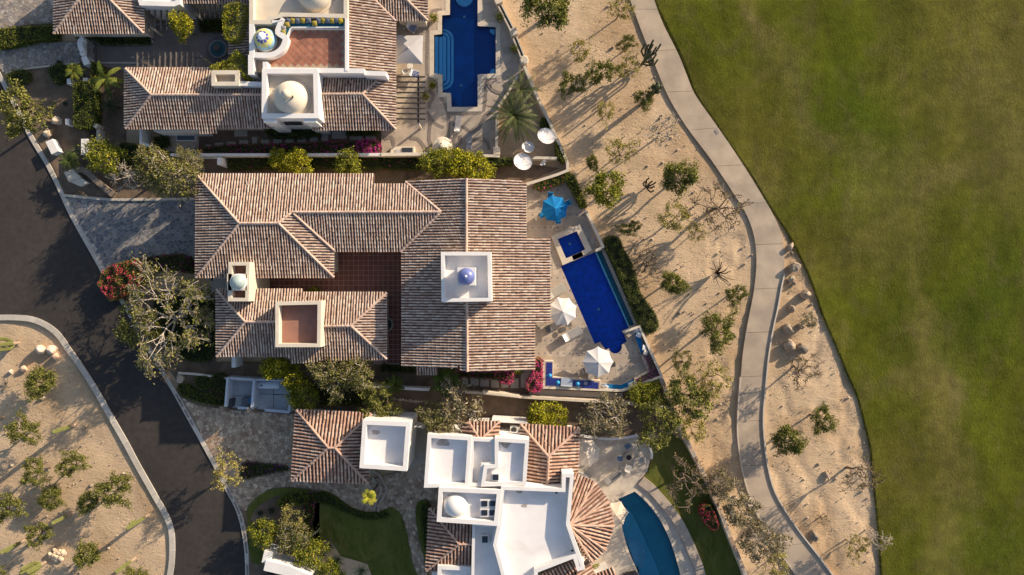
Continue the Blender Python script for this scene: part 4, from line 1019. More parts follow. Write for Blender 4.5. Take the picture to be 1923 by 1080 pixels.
# upper villa patio and pool
Z1 = 0.2
PATIO1 = [(735, -60), (918, -60), (938, 5), (965, 63), (985, 125), (972, 145), (940, 200), (933, 215), (932, 293), (716, 291), (716, 240), (735, 240)]
slab('upper_patio', PATIO1, Z1, trav, .35, holes=[POOL1], kind='structure')
p1 = pool('swimming_pool', 'deep blue cross shaped pool with pale curved steps behind the upper villa', POOL1, Z1, .85, poolnavy, cop=coping, cop_w=.5, z_deck=Z1)
def half_ring(cx, y0, y1, r):
    """outline of a rounded step block reaching from the west wall"""
    return [(832, y0)] + [(cx - r + r + (r) * math.sin(t) - 0, (y0 + r) - r * math.cos(t)) for t in np.linspace(0, math.pi / 2, 7)] + [(cx + (r) * math.sin(t), (y1 - r) + r * -math.cos(t)) for t in np.linspace(math.pi / 2, math.pi, 7)] + [(832, y1)]
for i, (r, d) in enumerate(((22, .58), (15.5, .45), (8.5, .32))):
    cx = 832 - 0
    pts = [(831, 108 - 37 - r)] + [(831 + r * math.sin(t), 71 - r * math.cos(t)) for t in np.linspace(0.05, math.pi / 2, 7)] + [(831 + r * math.sin(t), 146 - r * math.cos(t)) for t in np.linspace(math.pi / 2, math.pi - .05, 7)] + [(831, 146 + r)]
    mb = MB(); mb.prism([Vector((p.x, p.y, Z1 - d)) for p in ppx(pts, Z1)], .84 - d); mb.build('step', poolstep, p1)
    # dark nosing between treads
    mb = MB(); strip(mb, [Vector((p.x, p.y, 0)) for p in inset(ppx(pts, Z1), .06)][1:-1], .10, Z1 - d + .012, .05); mb.build('step_nosing', poolnavy, p1)
for x0, x1, d in ((816, 823, .16), (824.5, 830.5, .22)): pstep(p1, [(x0, 68), (x1, 68), (x1, 138), (x0, 138)], Z1, d, poolstep, h=.6)
for a0, x, y in ((math.pi, 929, 53), (math.pi / 2, 929, 137)):
    mb = MB(); pts = [(x, y)] + [(x + 10 * math.cos(t), y + (10 if y < 90 else -10) * abs(math.sin(t))) for t in np.linspace(math.pi, math.pi / 2, 6)]
    mb.prism([Vector((p.x, p.y, Z1 - .35)) for p in ppx(pts, Z1)], .49); mb.build('step', poolstep, p1)
mb = MB(); mb.lathe(P(872, -4, Z1 - .4), [(.95, -.44), (.95, 0), (.01, .01)], 24); mb.build('step', poolstep, p1)
mb = MB(); mb.prism([Vector((p.x, p.y, Z1 - .76)) for p in ppx([(832, 30), (890, 30), (890, 150), (866, 172), (866, 200), (832, 172)], Z1)], .08); mb.build('shallow_floor', mat('mid_blue_pool_lining', (.012, .15, .42), .5, .2, .7), p1)
light(p1, 872, 32, Z1 - .7); light(p1, 866, 161, Z1 - .7)
# pebble bands set in the patio
pebble = mat('pebble_band', (0.20, 0.165, 0.14), .9, .35, 9.0, .02, 30, fine=.2)
def band(pts, w=.36, name='pebble_band', z=Z1 + .008):
    z += .004 * len(BANDS.children)
    mb = MB(); strip(mb, ppx(smooth(pts, 2)), w, z, .03); mb.build(name, pebble, BANDS)
BANDS = empty('pebble_inlay', (0, 0, 0), kind='structure')
band([(830, 20), (812, 22), (806, 40), (803, 60), (802, 100), (802, 140), (812, 150), (822, 160), (826, 180), (836, 196), (842, 212), (860, 214), (900, 213), (910, 200), (912, 170), (915, 150), (932, 148)])
band([(803, 210), (808, 222), (822, 236), (834, 240)]); band([(842, 210), (843, 235), (842, 262)])
band([(850, 234), (872, 240), (884, 252), (880, 262)]); band([(884, 250), (900, 240), (908, 222), (920, 210)]); band([(886, 264), (905, 262), (916, 270), (918, 282)])
band([(806, 215), (808, 235), (806, 262), (812, 278)]); band([(770, 260), (785, 262), (796, 275), (800, 282)]); band([(722, 262), (735, 258), (740, 270), (736, 282)]); band([(864, 255), (866, 268), (858, 278)])
band([(806, 170), (815, 180), (808, 195), (806, 205)]); band([(915, 155), (925, 170), (940, 176)])
# glazed wall on the east side of the patio
gw = empty('glazed_wall', P(960, 60, 0), 'low patio wall topped with a glass strip along the upper sand slope', 'wall')
for a, b in (((933, -40), (937, -2)), ((939, 10), (962, 55)), ((967, 70), (984, 112))):
    mb = MB(); A_, B_ = ppx([a, b], .9); d = (B_ - A_).normalized(); nn = Vector((-d.y, d.x, 0))
    for s in (-1, 1): strip(mb, [A_ + nn * .2 * s, B_ + nn * .2 * s], .15, .9, 1.2)
    mb.build('wall', coping, gw); mb = MB(); strip(mb, [A_, B_], .24, .75, 1.0); mb.build('pane', glass_d, gw)
for x, y in ((936, 4), (965, 63)):
    mb = MB(); mb.box(P(x, y, .6), (.75, .75, 1.4), .4); mb.build('pillar', coping, gw)
mb = MB(); mb.lathe(P(984, 118, 0), [(.5, -.3), (.5, 1.15), (.4, 1.2)], 8); mb.build('pillar', coping, gw)
wall_line([(985, 124), (1010, 183), (1030, 225), (1047, 262), (1066, 306), (1066, 320), (1046, 328), (989, 346)], 1.3, .3, 'buff boundary wall running down from the upper patio past the date palm to the blue parasol terrace', coping)
wall_line([(934, 212), (932, 283)], .9, .3, 'straight low wall beside the date palm bed on the patio edge', coping, name='low_wall')
wall_line([(972, 143), (955, 172), (936, 200)], .8, .22, 'slanting low wall under the fronds of the date palm', coping, name='low_wall')
mb = MB(); mb.box(P(933, 285, .5), (.75, .75, 1.4)); props(mb.build('wall_pier', coping), 'square pale pier at the corner of the upper patio', 'pier')
wall_line([(1000, 296), (1046, 297)], 1.2, .28, 'short cream wall between the white dishes and the blue parasol terrace', cream)
# built-in grill and oven on the patio wall
gr = empty('grill_counter', P(757, 283, 0), 'white counter with a black built-in grill against the patio wall', 'grill')
mb = MB(); mb.box(P(757, 283, .45), (2.6, .75, 1.1)); mb.build('counter', cream, gr)
mb = MB(); mb.box(P(765, 282, 1.06), (1.15, .5, .12), 0, (.03, .035, .05)); mb.build('grill', plastic, gr)
mb = MB(); mb.box(P(747, 284, 1.04), (.5, .3, .06), 0, (.4, .4, .4)); mb.build('sink', plastic, gr)
ov = empty('outdoor_oven', P(833, 275, 0), 'rounded cream clay oven against the patio wall beside the citrus tree', 'oven')
mb = MB(); mb.lathe(P(832, 279, 0), [(1.15, -.1), (1.15, .8), (1.05, .85)], 26); mb.build('base', cream, ov, True)
mb = MB(); mb.lathe(P(832, 279, .8), [(.95, 0), (.9, .35), (.7, .75), (.35, 1.0), (.28, 1.3), (.33, 1.32), (.3, 1.5), (.1, 1.55)], 26); mb.build('dome', cream, ov, True)

# middle villa terrace
Z2 = 0.2
T2 = [(975, 345), (1063, 324), (1102, 398), (1134, 463), (1192, 612), (1204, 612), (1243, 708), (1168, 734), (1020, 729), (1020, 700), (985, 700)]
mt = empty('pool_terrace', (0, 0, 0), kind='structure')
slab('terrace_bed', T2, Z2, trav, .35, holes=[SPA2, [(1053, 500), (1119, 473), (1130, 471), (1191.5, 609), (1184, 614), (1170, 623), (1177, 641)] + arc + [(1137, 657), (1127, 642), (1117, 646)]], parent=mt)
tmat = mat('travertine_tile', (1, 1, 1), .7, .08, 1.2, .004, 20, tint=True, fine=.06)
lay(mt, ppx(inset([Vector((x, y, 0)) for x, y in T2], .01) and T2, Z2), Z2 - .004, M(11.76), .02, 0, 'tile', tmat, [(.41, .33, .26), (.375, .305, .24), (.44, .36, .28), (.39, .32, .255)], jit=.05, holes=[ppx(q, Z2) for q in (SPA2, POOL2, CHAN2)], margin=.5)
mb = MB(); dots = []
mbd = MB()
pl2 = [ppx(q, Z2) for q in ([(1034, 442), (1089, 420), (1112, 470), (1056, 500)], POOL2, CHAN2)]; tp2 = ppx(T2, Z2)
for j in range(-14, 3):
    for i in range(0, 22):
        x, y = 1000 + i * 11.76, 687 + j * 23.6; c = P(x, y, Z2)
        if inside(c, inset(tp2, .3)) and not any(inside(c, q) for q in pl2): mbd.box((c.x, c.y, Z2 + .02), (.11, .11, .02), 0, (.03, .045, .14))
o = mbd.build('tile_insets', plastic, mt); o['kind'] = 'stuff'
p2 = pool('swimming_pool', 'cobalt blue infinity pool with a rounded end on the middle terrace', POOL2, Z2, .75, poolblue, z_deck=Z2)
light(p2, 1124, 581, Z2 - .66)
mb = MB(); mb.prism([Vector((p.x, p.y, Z2 - .55)) for p in ppx([(1138, 655), (1128, 641), (1176, 640), (1168, 652), (1156, 662)], Z2)], .18); mb.build('step', poolblue, p2)
sp = pool('spa_pool', 'small square blue spa above the infinity pool', SPA2, Z2 + .25, .8, poolblue, wz=-.1, z_deck=Z2)
cp = [(1035, 443), (1089, 421), (1112, 470), (1096, 480), (1092, 472), (1099, 468), (1083, 434), (1047, 449), (1063, 485), (1074, 481), (1077, 489), (1057, 498)]
mb = MB(); mb.prism(ppx(cp, Z2 + .32), .4); mb.build('coping', coping, sp)
mb = MB(); mb.prism(ppx([(1074, 481), (1092, 473), (1096, 480), (1077, 489)], Z2 - .0), .3); mb.build('spillway', mat('spill_stone', (.10, .09, .10), .5, .2), sp)
light(sp, 1070, 458, Z2 - .4)
mb = MB(); mb.prism([Vector((p.x, p.y, Z2 - .45)) for p in ppx([(1059, 452), (1080, 444), (1083, 450), (1062, 459)], Z2)], .35); mb.build('step', poolblue, sp)
ch = pool('overflow_channel', 'narrow dark teal overflow channel along the outer edge of the infinity pool', CHAN2, Z2 - .1, .7, poolteal, wz=-.1, z_deck=Z2)
mb = MB(); strip(mb, ppx([(1119.5, 474), (1182, 615)], Z2), .16, Z2 - .08, .9); mb.build('weir', poolteal2, ch)
mb = MB(); strip(mb, ppx([(1133, 470), (1195, 611)], Z2), .36, Z2 + .05, .6); mb.build('outer_wall', mortar, ch)
wall_line([(1101, 396), (1133, 463), (1119, 471)], .95, .26, 'cream wall stepping down to the top corner of the infinity pool', cream)
wall_line([(1171, 624), (1201, 613), (1243, 707), (1169, 734), (1021, 728), (1021, 680)], 1.0, .24, 'cream parapet wall round the lower corner of the pool terrace', cream, name='terrace_wall')
pier = slab('terrace_pier', [(1171, 622), (1193, 613), (1198, 622), (1180, 634)], .6, trav, .5); props(pier, 'low stone block where the infinity pool meets the terrace wall', 'ledge')
# tiled bar
bar = empty('tiled_bar', P(1024, 700, 0), 'L shaped bar counter covered in cobalt blue tiles', 'bar counter')
bl = [(1024, 679), (1038, 679), (1038, 709), (1127, 716), (1126, 731), (1023, 724)]
mb = MB(); mb.prism(ppx([(1022.5, 677.5), (1039.5, 677.5), (1039.5, 707.5), (1128, 714.5), (1127, 732), (1022, 725)], .98), .9); mb.build('counter', cream, bar)
bp_ = ppx(bl, 1.0); mb = MB(); mb.prism(bp_, .05); mb.build('grout_bed', grout, bar)
lay(bar, bp_, 1.01, .17, .025, -.03, 'tile', bluetile_m, [(1, 1, 1)], h=.02)
mb = MB(); mb.box(P(1064, 717.5, 1.1), (1.25, .85, .28), -.08, (.33, .38, .45)); gl_ = mb.build('grill', plastic, bar)
mb = MB(); mb.box(P(1064, 725, 1.26), (1.25, .08, .06), -.08, (.6, .62, .65)); mb.build('handle', plastic, gl_)
mb = MB(); mb.lathe(P(1100, 720, 1.02), [(.2, 0), (.2, .04), (.12, .04), (.12, .01)], 16, (.35, .35, .38)); mb.build('sink', plastic, bar)
for i, (x, y, dx, dy) in enumerate(((1032, 704, -.5, -.05), (1047, 717, 0, -.55), (1084, 719.5, 0, -.55))):
    l = empty('bar_lamp', P(x, y, 1.0), ('turquoise curved lamp on the short arm of the blue tiled bar', 'turquoise curved lamp on the blue tiled bar left of the grill', 'turquoise curved lamp on the blue tiled bar right of the grill')[i], 'lamp', 'turquoise lamps on the tiled bar')
    c = P(x, y, 1.0); mb = MB(); mb.tube([c, c + Vector((0, 0, .5)), c + Vector((dx * .3, dy * .3, .75)), c + Vector((dx, dy, .72))], [.05, .04, .035, .03], 7, (.02, .25, .5)); mb.build('arm', plastic, l)
    mb = MB(); mb.lathe(c + Vector((0, 0, .62)), [(.2, 0), (.22, .05), (.16, .2), (.03, .27)], 14, (.03, .32, .62)); mb.build('shade', plastic, l, True)
def bench(label, pts, w, zt=.55):
    b = empty('built_in_bench', P(*pts[0], 0), label, 'bench')
    mb = MB(); strip(mb, ppx(pts, .45), w, .42, .35); mb.build('base', coping, b)
    mb = MB(); mb.col = (.005, .14, .33); strip(mb, ppx(pts, .45), w * .94, zt, .14); mb.build('pad', fabric, b)
bench('blue padded bench along the lower terrace wall, bent at the corner', [(1127, 725.5), (1167, 728), (1193, 717)], .65)
bench('blue padded bench along the eastern terrace wall', [(1193, 620), (1208, 662)], .6)
cush = (('white cushion at the left end of the lower blue bench', 1137, 727, (.75, .74, .72), -.5), ('cream cushion lying behind the white one on the lower blue bench', 1130, 727, (.5, .42, .36), -.5), ('white cushion at the right end of the lower blue bench', 1185, 722, (.75, .74, .72), .4), ('beige cushion at the right end of the lower blue bench', 1191, 720, (.45, .38, .33), .4),
        ('white cushion near the top of the eastern blue bench', 1200, 629, (.75, .74, .72), -.4), ('beige cushion at the very top of the eastern blue bench', 1196, 621, (.6, .55, .5), -.4), ('white cushion near the foot of the eastern blue bench', 1211, 653, (.75, .74, .72), 1.4), ('beige cushion at the foot of the eastern blue bench', 1213, 662, (.6, .55, .5), 1.2))
def cushion(label, x, y, z, col, rz, s=.55, cat='cushion', tilt=.5, group=None):
    vs = []; n = 6; mb = MB()
    grid = lambda u, v: (u * s / 2, v * s / 2, .11 * max(0, (1 - u ** 4)) * max(0, (1 - v ** 4)))
    top = {}; 
    for sg in (1, -1):
        base = len(mb.v)
        V = [grid(-1 + 2 * i / n, -1 + 2 * j / n) for i in range(n + 1) for j in range(n + 1)]
        V = [(a, b, c * sg) for a, b, c in V]
        F = [(i * (n + 1) + j, (i + 1) * (n + 1) + j, (i + 1) * (n + 1) + j + 1, i * (n + 1) + j + 1) for i in range(n) for j in range(n)]
        if sg < 0: F = [f[::-1] for f in F]
        mb.faces(V, F, col)
    o = mb.build('cushion', fabric, None, True); o.location = P(x, y, z); o.rotation_euler = (tilt, 0, rz)
    return props(o, label, cat, group)
for (l, x, y, c, rz) in cush: cushion(l, x, y, .75, c, rz, .62, group='cushions on the blue terrace benches')
GC_, YC_ = (.16, .17, .21), (.38, .29, .05)
for (x, y, col, l) in ((775, 190, GC_, 'grey cushion at the curved end of the roof terrace bench'), (812, 188, YC_, 'first yellow cushion from the curved end of the roof bench'), (857, 188, GC_, 'grey cushion between the first two yellow ones on the roof bench'), (903, 186, YC_, 'second yellow cushion from the curved end of the roof bench'), (957, 184, GC_, 'grey cushion just left of the one lying forward on the roof bench'), (1010, 212, YC_, 'yellow striped cushion lying forward on the roof bench'), (1045, 188, GC_, 'grey cushion just right of the one lying forward on the roof bench'), (1083, 186, YC_, 'yellow cushion right of centre on the roof bench, between two grey ones'), (1130, 186, GC_, 'grey cushion between the two yellow ones nearest the right end of the roof bench'), (1168, 188, YC_, 'yellow cushion next but one to the right end of the roof bench'), (1210, 184, GC_, 'last grey cushion beside the plain yellow one on the roof bench'), (1248, 188, (.50, .36, .03), 'plain bright yellow cushion at the right end of the roof bench'), (762, 224, YC_, 'yellow cushion on the bend of the roof bench'), (732, 258, (.35, .33, .32), 'pale grey cushion at the lower end of the curved roof bench'), (728, 292, (.42, .33, .08), 'yellow cushion at the very bottom of the curved roof bench')):
    cushion(l, 380 + x / 4.8, y / 4.8, FL + .75, col, RNG.uniform(-.4, .4), .52, group='cushions on the roof terrace bench', tilt=.45)
# purple flower bed in the terrace corner
slab('flower_bed', [(1206, 667), (1214, 664), (1238, 705), (1196, 727), (1190, 713), (1218, 698)], .55, soil, .4, kind='structure')
mb = MB(); strip(mb, ppx([(1206, 667), (1219, 697), (1191, 712)], .6), .28, .62, .5, col=(.42, .35, .28)); props(mb.build('planter_edge', stone_m), 'rough stone edge of the purple flower bed in the terrace corner', 'planter edge')

# lower villa patio and pool
Z3 = 0.16
PATIO3 = [(1060, 815), (1088, 816), (1110, 820), (1140, 823), (1170, 821), (1196, 816), (1213, 828), (1223, 852), (1216, 884), (1203, 900), (1240, 935), (1275, 980), (1300, 1035), (1318, 1080), (1325, 1130), (1100, 1130), (1060, 1060)]
slab('lower_patio', PATIO3, Z3, mat('lower_patio_stone', (.42, .36, .30), .8, .12, 1.6, .01, 15, second=(.50, .44, .36), s2=.7, fine=.08), .3, holes=[POOL3], kind='structure')
p3 = pool('swimming_pool', 'curved teal pool beside the fan shaped roof', POOL3, Z3, .8, poolteal, z_deck=Z3, cop=coping, cop_w=.3)
ledge = smooth([(1172, 960), (1178, 955), (1190, 970), (1205, 1000), (1218, 1030), (1232, 1060), (1245, 1100), (1245, 1128), (1216, 1128), (1200, 1077), (1182, 1038), (1174, 1013), (1169, 985)], 2)
mb = MB(); mb.prism([Vector((p.x, p.y, Z3 - .5)) for p in ppx(ledge, Z3)], .29); mb.build('shelf', poolteal2, p3)
for k, (dx, d) in enumerate(((30, .42), (22, .32), (14, .22))):
    pts = [(1176, 1013)] + [(1184 + dx * math.sin(t) + k * 0, 1045 - (34 - k * 7) * math.cos(t)) for t in np.linspace(.3, 2.7, 9)] + [(1199, 1078)]
    mb = MB(); mb.prism([Vector((p.x, p.y, Z3 - d)) for p in ppx(pts, Z3)], .18); mb.build('step', mat('pale_step_%d' % k, (.26 + .05 * k, .50 + .04 * k, .56 + .04 * k), .6, .1), p3)
edging([(1203, 901), (1222, 916), (1240, 936), (1258, 957), (1275, 982), (1290, 1012), (1302, 1040), (1312, 1066), (1320, 1100)], 1.0, .42, 'broad raised stone rim between the teal pool and the side lawn', trav, name='pool_rim', cat='rim')
edging([(1198, 906), (1216, 928), (1237, 958), (1255, 992), (1270, 1030), (1280, 1060), (1286, 1100)], .12, .2, 'thin stone line beside the teal pool', coping)

# rough stone boundary wall, stone by stone courses on top
def rubble_wall(label, pts, w, zt, seed):
    r = empty('stone_wall', P(*pts[0], 0), label, 'stone wall'); rng = random.Random(seed)
    W_ = ppx(pts, zt); mb = MB(); strip(mb, W_, w * .92, zt - .05, zt + .3); mb.build('core', mortar, r)
    cum = 0
    for a, b in zip(W_, W_[1:]):
        L = (b - a).length; d = (b - a).normalized(); n = Vector((-d.y, d.x, 0)); t = 0
        while t < L:
            l = rng.uniform(.35, .75); k = rng.choice(TAN + TANG)
            for s in (-1, 1):
                mb = MB(); c = a + d * (t + l / 2) + n * s * w * .25; c.z = zt - .06 + rng.uniform(-.02, .03)
                mb.box(c, (l * .93, w * .46, .2), math.atan2(d.y, d.x) + rng.gauss(0, .03), k); mb.build('stone', stone_m, r)
            t += l
rubble_wall('long rubble stone wall running down the side lawn from the lower terrace corner', [(1243, 712), (1262, 765), (1276, 797), (1300, 848), (1330, 905), (1362, 985), (1396, 1068), (1415, 1120)], .42, 1.5, 9)
wall_line([(690, 726), (805, 732)], 1.6, .3, 'white boundary wall behind the small palms between middle and lower villas', white)
wall_line([(868, 736), (906, 739), (978, 746), (1100, 753), (1180, 758), (1262, 767)], 1.5, .26, 'pale boundary wall below the blue tiled bar', coping)
wall_line([(906, 737), (976, 745)], 1.9, .26, 'raised cream section of the boundary wall below the stepping slabs', cream)
root = empty('lower_stepping_path', (0, 0, 0), kind='structure')
for (x0, y0, x1, y1) in ((884, 706, 899, 724), (902, 708, 918, 726), (922, 710, 937, 728), (941, 712, 955, 728), (959, 711, 974, 729), (978, 700, 994, 728), (868, 706, 879, 722)):
    slab('stepping_slab', [(x0, y0), (x1, y0), (x1, y1), (x0, y1)], .10, mortar, .15, parent=root)
slab('lower_walk', [(994, 700), (1022, 700), (1022, 732), (1170, 738), (1170, 748), (994, 742)], .08, mortar, .15, kind='structure')

# service yard
sy = empty('service_yard', P(480, 745, 0), 'small roofless white service yard split by a low wall above the tan driveway', 'service yard')
blu = mat('bluish_white_paint', (.50, .53, .58), .85, .05)
slabm = mat('service_floor', (.40, .41, .43), .85, .08, 1.0, .004, 20)
for pts in ([(437, 712), (474, 712), (473, 743), (436, 743)], [(436, 744), (473, 744), (472, 766), (434, 765)], [(483, 714), (513, 714), (513, 740), (482, 739)], [(514, 714), (540, 714), (541, 741), (514, 740)], [(482, 740), (513, 741), (513, 770), (481, 768)], [(514, 742), (541, 742), (541, 772), (514, 770)]):
    slab('floor_slab', pts, .16, slabm, .2, parent=sy)
for nm, pts, z, w in (('wall', [(427, 710), (423, 764)], 1.9, .22), ('wall', [(477, 713), (472.5, 768)], 1.9, .26), ('wall', [(543, 714), (543, 774)], 1.5, .24), ('wall', [(426, 710), (478, 713), (545, 716)], 1.7, .2), ('sill_wall', [(446, 766), (470, 767)], .8, .3), ('sill_wall', [(497, 770), (543, 774)], .8, .3)):
    mb = MB(); strip(mb, ppx(pts, z), w, z, z + .3); mb.build(nm, blu, sy)
for x, y in ((422, 766), (474, 768)):
    mb = MB(); mb.box(P(x, y, .9), (.45, .55, 2.0), 0, (.25, .19, .15)); mb.build('pier', stone_m, sy)
b = empty('wheelie_bin', P(465, 751, 0), 'grey and blue rubbish bin in the service yard', 'bin')
mb = MB(); mb.box(P(464, 752, .55), (.85, .7, 1.0), 0, (.10, .11, .13)); mb.build('body', plastic, b)
mb = MB(); mb.box(P(470, 752, 1.1), (.22, .7, .1), 0, (.02, .12, .3)); mb.build('lid', plastic, b)
b = empty('folded_screen', P(435, 756, 0), 'dark narrow board leaning inside the service yard', 'board')
mb = MB(); mb.box(P(436, 756, .7), (.3, .9, 1.2), -.15, (.04, .045, .05)); mb.build('board', plastic, b)
b = empty('gas_tank', P(505, 723, 0), 'long white gas tank lying in the service yard', 'gas tank')
mb = MB(); c = P(505, 723, .75); mb.tube([c + Vector((x, 0, 0)) for x in (-1.25, -1.15, -1.0, 1.0, 1.15, 1.25)], [.15, .35, .42, .42, .35, .15], 18, (.62, .65, .70)); mb.build('body', plastic, b, True)
mb = MB(); mb.box(c + Vector((-.7, 0, .45)), (.25, .12, .12), 0, (.1, .1, .1)); mb.build('valve', plastic, b)
for s in (-.8, .8):
    mb = MB(); mb.box(c + Vector((s, 0, -.5)), (.15, .6, .5), 0, (.3, .3, .3)); mb.build('leg', plastic, b)
b = empty('rubbish_bin', P(460, 1040, 0), 'black rubbish bin beside the white wall at the bottom kerb', 'bin')
mb = MB(); mb.lathe(P(485, 1060, 0), [(.45, .1), (.5, .9), (.52, .95), (.35, .95), (.33, .7)], 18, (.03, .03, .04)); mb.build('body', plastic, b, True); b.location = P(485, 1060, 0)
wb = empty('white_wall', P(510, 1060, 0), 'stepped white wall at the bottom edge among the flowering shrubs', 'wall')
for pts, z, w in (([(504, 1036), (499, 1058)], 2.6, .9), ([(497, 1062), (540, 1072), (580, 1090)], 3.0, 1.1)):
    mb = MB(); strip(mb, ppx(pts, z), w, z, z + .3); mb.build('wall', white, wb)

# ------------------------------------------------------------------ parasols, loungers, tables
def parasol(label, px, py, r, z, n, cols, rz=0.0, group=None, square=False, scallop=.06, drop=.75):
    t = empty('parasol', P(px, py, 0), label, 'parasol', group); c = P(px, py, z); base = Vector((c.x, c.y, 0)); OFF[t] = base; t.location = base
    mb = MB(); mb.lathe(base + Vector((0, 0, .05)), [(.32, 0), (.32, .12), (.08, .16)], 18, (.3, .3, .3)); mb.build('base', plastic, t)
    mb = MB(); mb.tube([base + Vector((0, 0, .1)), c + Vector((0, 0, .12))], [.03, .03], 8, (.5, .48, .45)); mb.build('pole', plastic, t)
    apex = c + Vector((0, 0, .05))
    tips = [c + Vector((math.cos(rz + 2 * math.pi * k / n) * r, math.sin(rz + 2 * math.pi * k / n) * r, -drop)) for k in range(n)]
    for k in range(n):
        a, b = tips[k], tips[(k + 1) % n]; G = MB(); S = 6; idx = {}; V = []
        for i in range(S + 1):
            for j in range(i + 1):
                u = i / S; v = j / i if i else 0
                e = a.lerp(b, v); p = apex.lerp(e, u)
                sag = math.sin(math.pi * v) * u
                m_ = (apex + (a + b) / 2 - apex)
                p = p - Vector(((a + b) / 2 - c).to_tuple()).normalized() * (scallop * r * sag * u)
                p.z += .25 * math.sin(math.pi * u) * drop * .35 - .05 * sag
                idx[i, j] = len(V); V.append(p)
        F = []
        for i in range(S):
            for j in range(i + 1):
                F.append((idx[i, j], idx[i + 1, j], idx[i + 1, j + 1]))
                if j < i: F.append((idx[i, j], idx[i + 1, j + 1], idx[i, j + 1]))
        G.faces(V, F, cols[k % len(cols)])
        G.build('canopy_panel', fabric, t, True)
        mb = MB(); mb.tube([apex.lerp(a, .1) - Vector((0, 0, .05)), apex.lerp(a, .55) + Vector((0, 0, -.02 + .06 * drop)), a + Vector((0, 0, -.02))], [.014] * 3, 4, (.45, .43, .4)); mb.build('rib', plastic, t)
    mb = MB(); mb.lathe(apex + Vector((0, 0, .02)), [(.13, -.02), (.12, .05), (.04, .09), (.03, .16), (.01, .18)], 10, cols[0]); mb.build('finial', plastic, t, True)
    return t
WH = [(.62, .59, .57)]
parasol('bright blue octagonal parasol on the terrace north of the spa', 1042, 391, 1.5, 2.5, 8, [(.006, .19, .45), (.004, .15, .38)], .2, drop=.55)
parasol('off-white parasol partly under the eave beside the infinity pool', 1057, 585, 1.62, 2.5, 8, WH, .35, 'white parasols on the pool terrace', drop=.6)
parasol('off-white parasol standing near the tiled bar', 1124, 681, 1.7, 2.5, 8, WH, .0, 'white parasols on the pool terrace', drop=.6)
parasol('large square grey parasol beside the cross shaped pool', 766, 90, 2.2, 2.6, 4, [(.42, .40, .40)], math.radians(44), drop=.5, scallop=.02)
parasol('pale parasol dappled with shade on the fire pit patio', 1101, 853, 1.6, 2.3, 8, [(.60, .52, .44)], .3, drop=.6)
parasol('beige parasol overlapping the tip of the teal pool', 1157, 967, 1.45, 2.4, 6, [(.58, .47, .37)], .1, drop=.5)
def bar4(mb, a, b, r, col, n=5): mb.tube([a, b], [r, r], n, col)
def make_lounger(label, px, py, rz, fr, pad, head, group=None, L=1.9, w=.62, back=.55):
    t = empty('sun_lounger', (0, 0, 0), label, 'sun lounger', group)
    mb = MB(); 
    for s in (-1, 1): mb.box((0, s * w / 2, .33), (L, .05, .05), 0, fr)
    mb.box((L / 2, 0, .33), (.05, w, .05), 0, fr); mb.box((-L / 2, 0, .33), (.05, w, .05), 0, fr); mb.build('frame', plastic, t)
    for x in (-.38, .38):
        for s in (-1, 1):
            mb = MB(); mb.box((x * L, s * w / 2, .16), (.05, .05, .32), 0, fr); mb.build('leg', plastic, t)
    mb = MB(); mb.box((L * .15, 0, .38), (L * .68, w - .04, .05), 0, pad); mb.build('seat', fabric, t)
    a = Vector((-L * .19, 0, .38)); b = a + Vector((-L * .34 * math.cos(back), 0, L * .34 * math.sin(back)))
    mb = MB(); mb.box((a + b) / 2, (L * .34, w - .04, .05), 0, pad, up=Matrix.Rotation(back, 3, 'Y')); mb.build('backrest', fabric, t)
    if head:
        mb = MB(); mb.box((a + b) / 2 + Vector((-.1, 0, .09)), (L * .2, w - .06, .09), 0, head, up=Matrix.Rotation(back, 3, 'Y')); mb.build('headrest', fabric, t)
    t.location = P(px, py, .2); t.rotation_euler = (0, 0, rz)
    return t
gy = (.30, .28, .26)
make_lounger('grey sun lounger with a white head pillow below the eave side parasol', 1074, 627, math.radians(28), (.5, .48, .45), gy, (.72, .7, .66), L=2.3, w=.9)
make_lounger('grey sun lounger above the eave side parasol with its foot to the pool', 1043, 548, math.radians(32), (.5, .48, .45), (.33, .31, .27), None, L=2.2, w=.9)
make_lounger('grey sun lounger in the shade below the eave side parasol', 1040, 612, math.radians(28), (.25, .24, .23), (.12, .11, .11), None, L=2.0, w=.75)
make_lounger('grey mesh lounger on the upper patio nearer the cross shaped pool', 860, 235, math.radians(83), (.35, .33, .33), (.25, .24, .25), (.7, .66, .6), L=1.8)
make_lounger('grey mesh lounger on the upper patio beside the citrus tree', 881, 268, math.radians(89), (.35, .33, .33), (.25, .24, .25), None, L=1.8)
def make_table(label, px, py, r, z, col, h=.7, square=False, group=None, cat='table'):
    t = empty('table', P(px, py, 0), label, cat, group); c = P(px, py, 0)
    mb = MB(); mb.lathe(c + Vector((0, 0, h + z)), [(r, -.04), (r, 0), (.01, .005)], 24, col); mb.build('top', plastic, t)
    mb = MB(); mb.tube([c + Vector((0, 0, z)), c + Vector((0, 0, h + z - .04))], [.06, .04], 8, col); mb.build('post', plastic, t)
    mb = MB(); mb.lathe(c + Vector((0, 0, z)), [(r * .5, 0), (r * .5, .03), (.05, .05)], 16, col); mb.build('foot', plastic, t)
    return t
make_table('round white side table between the striped chairs on the upper patio', 772, 128, .33, .2, (.7, .66, .6))
make_table('small round wire side table beside the eave side parasol', 1057, 618, .3, .2, (.12, .11, .1), .45)
make_table('second small round wire side table touching the lounger with the pillow', 1068, 609, .3, .2, (.14, .12, .11), .45)
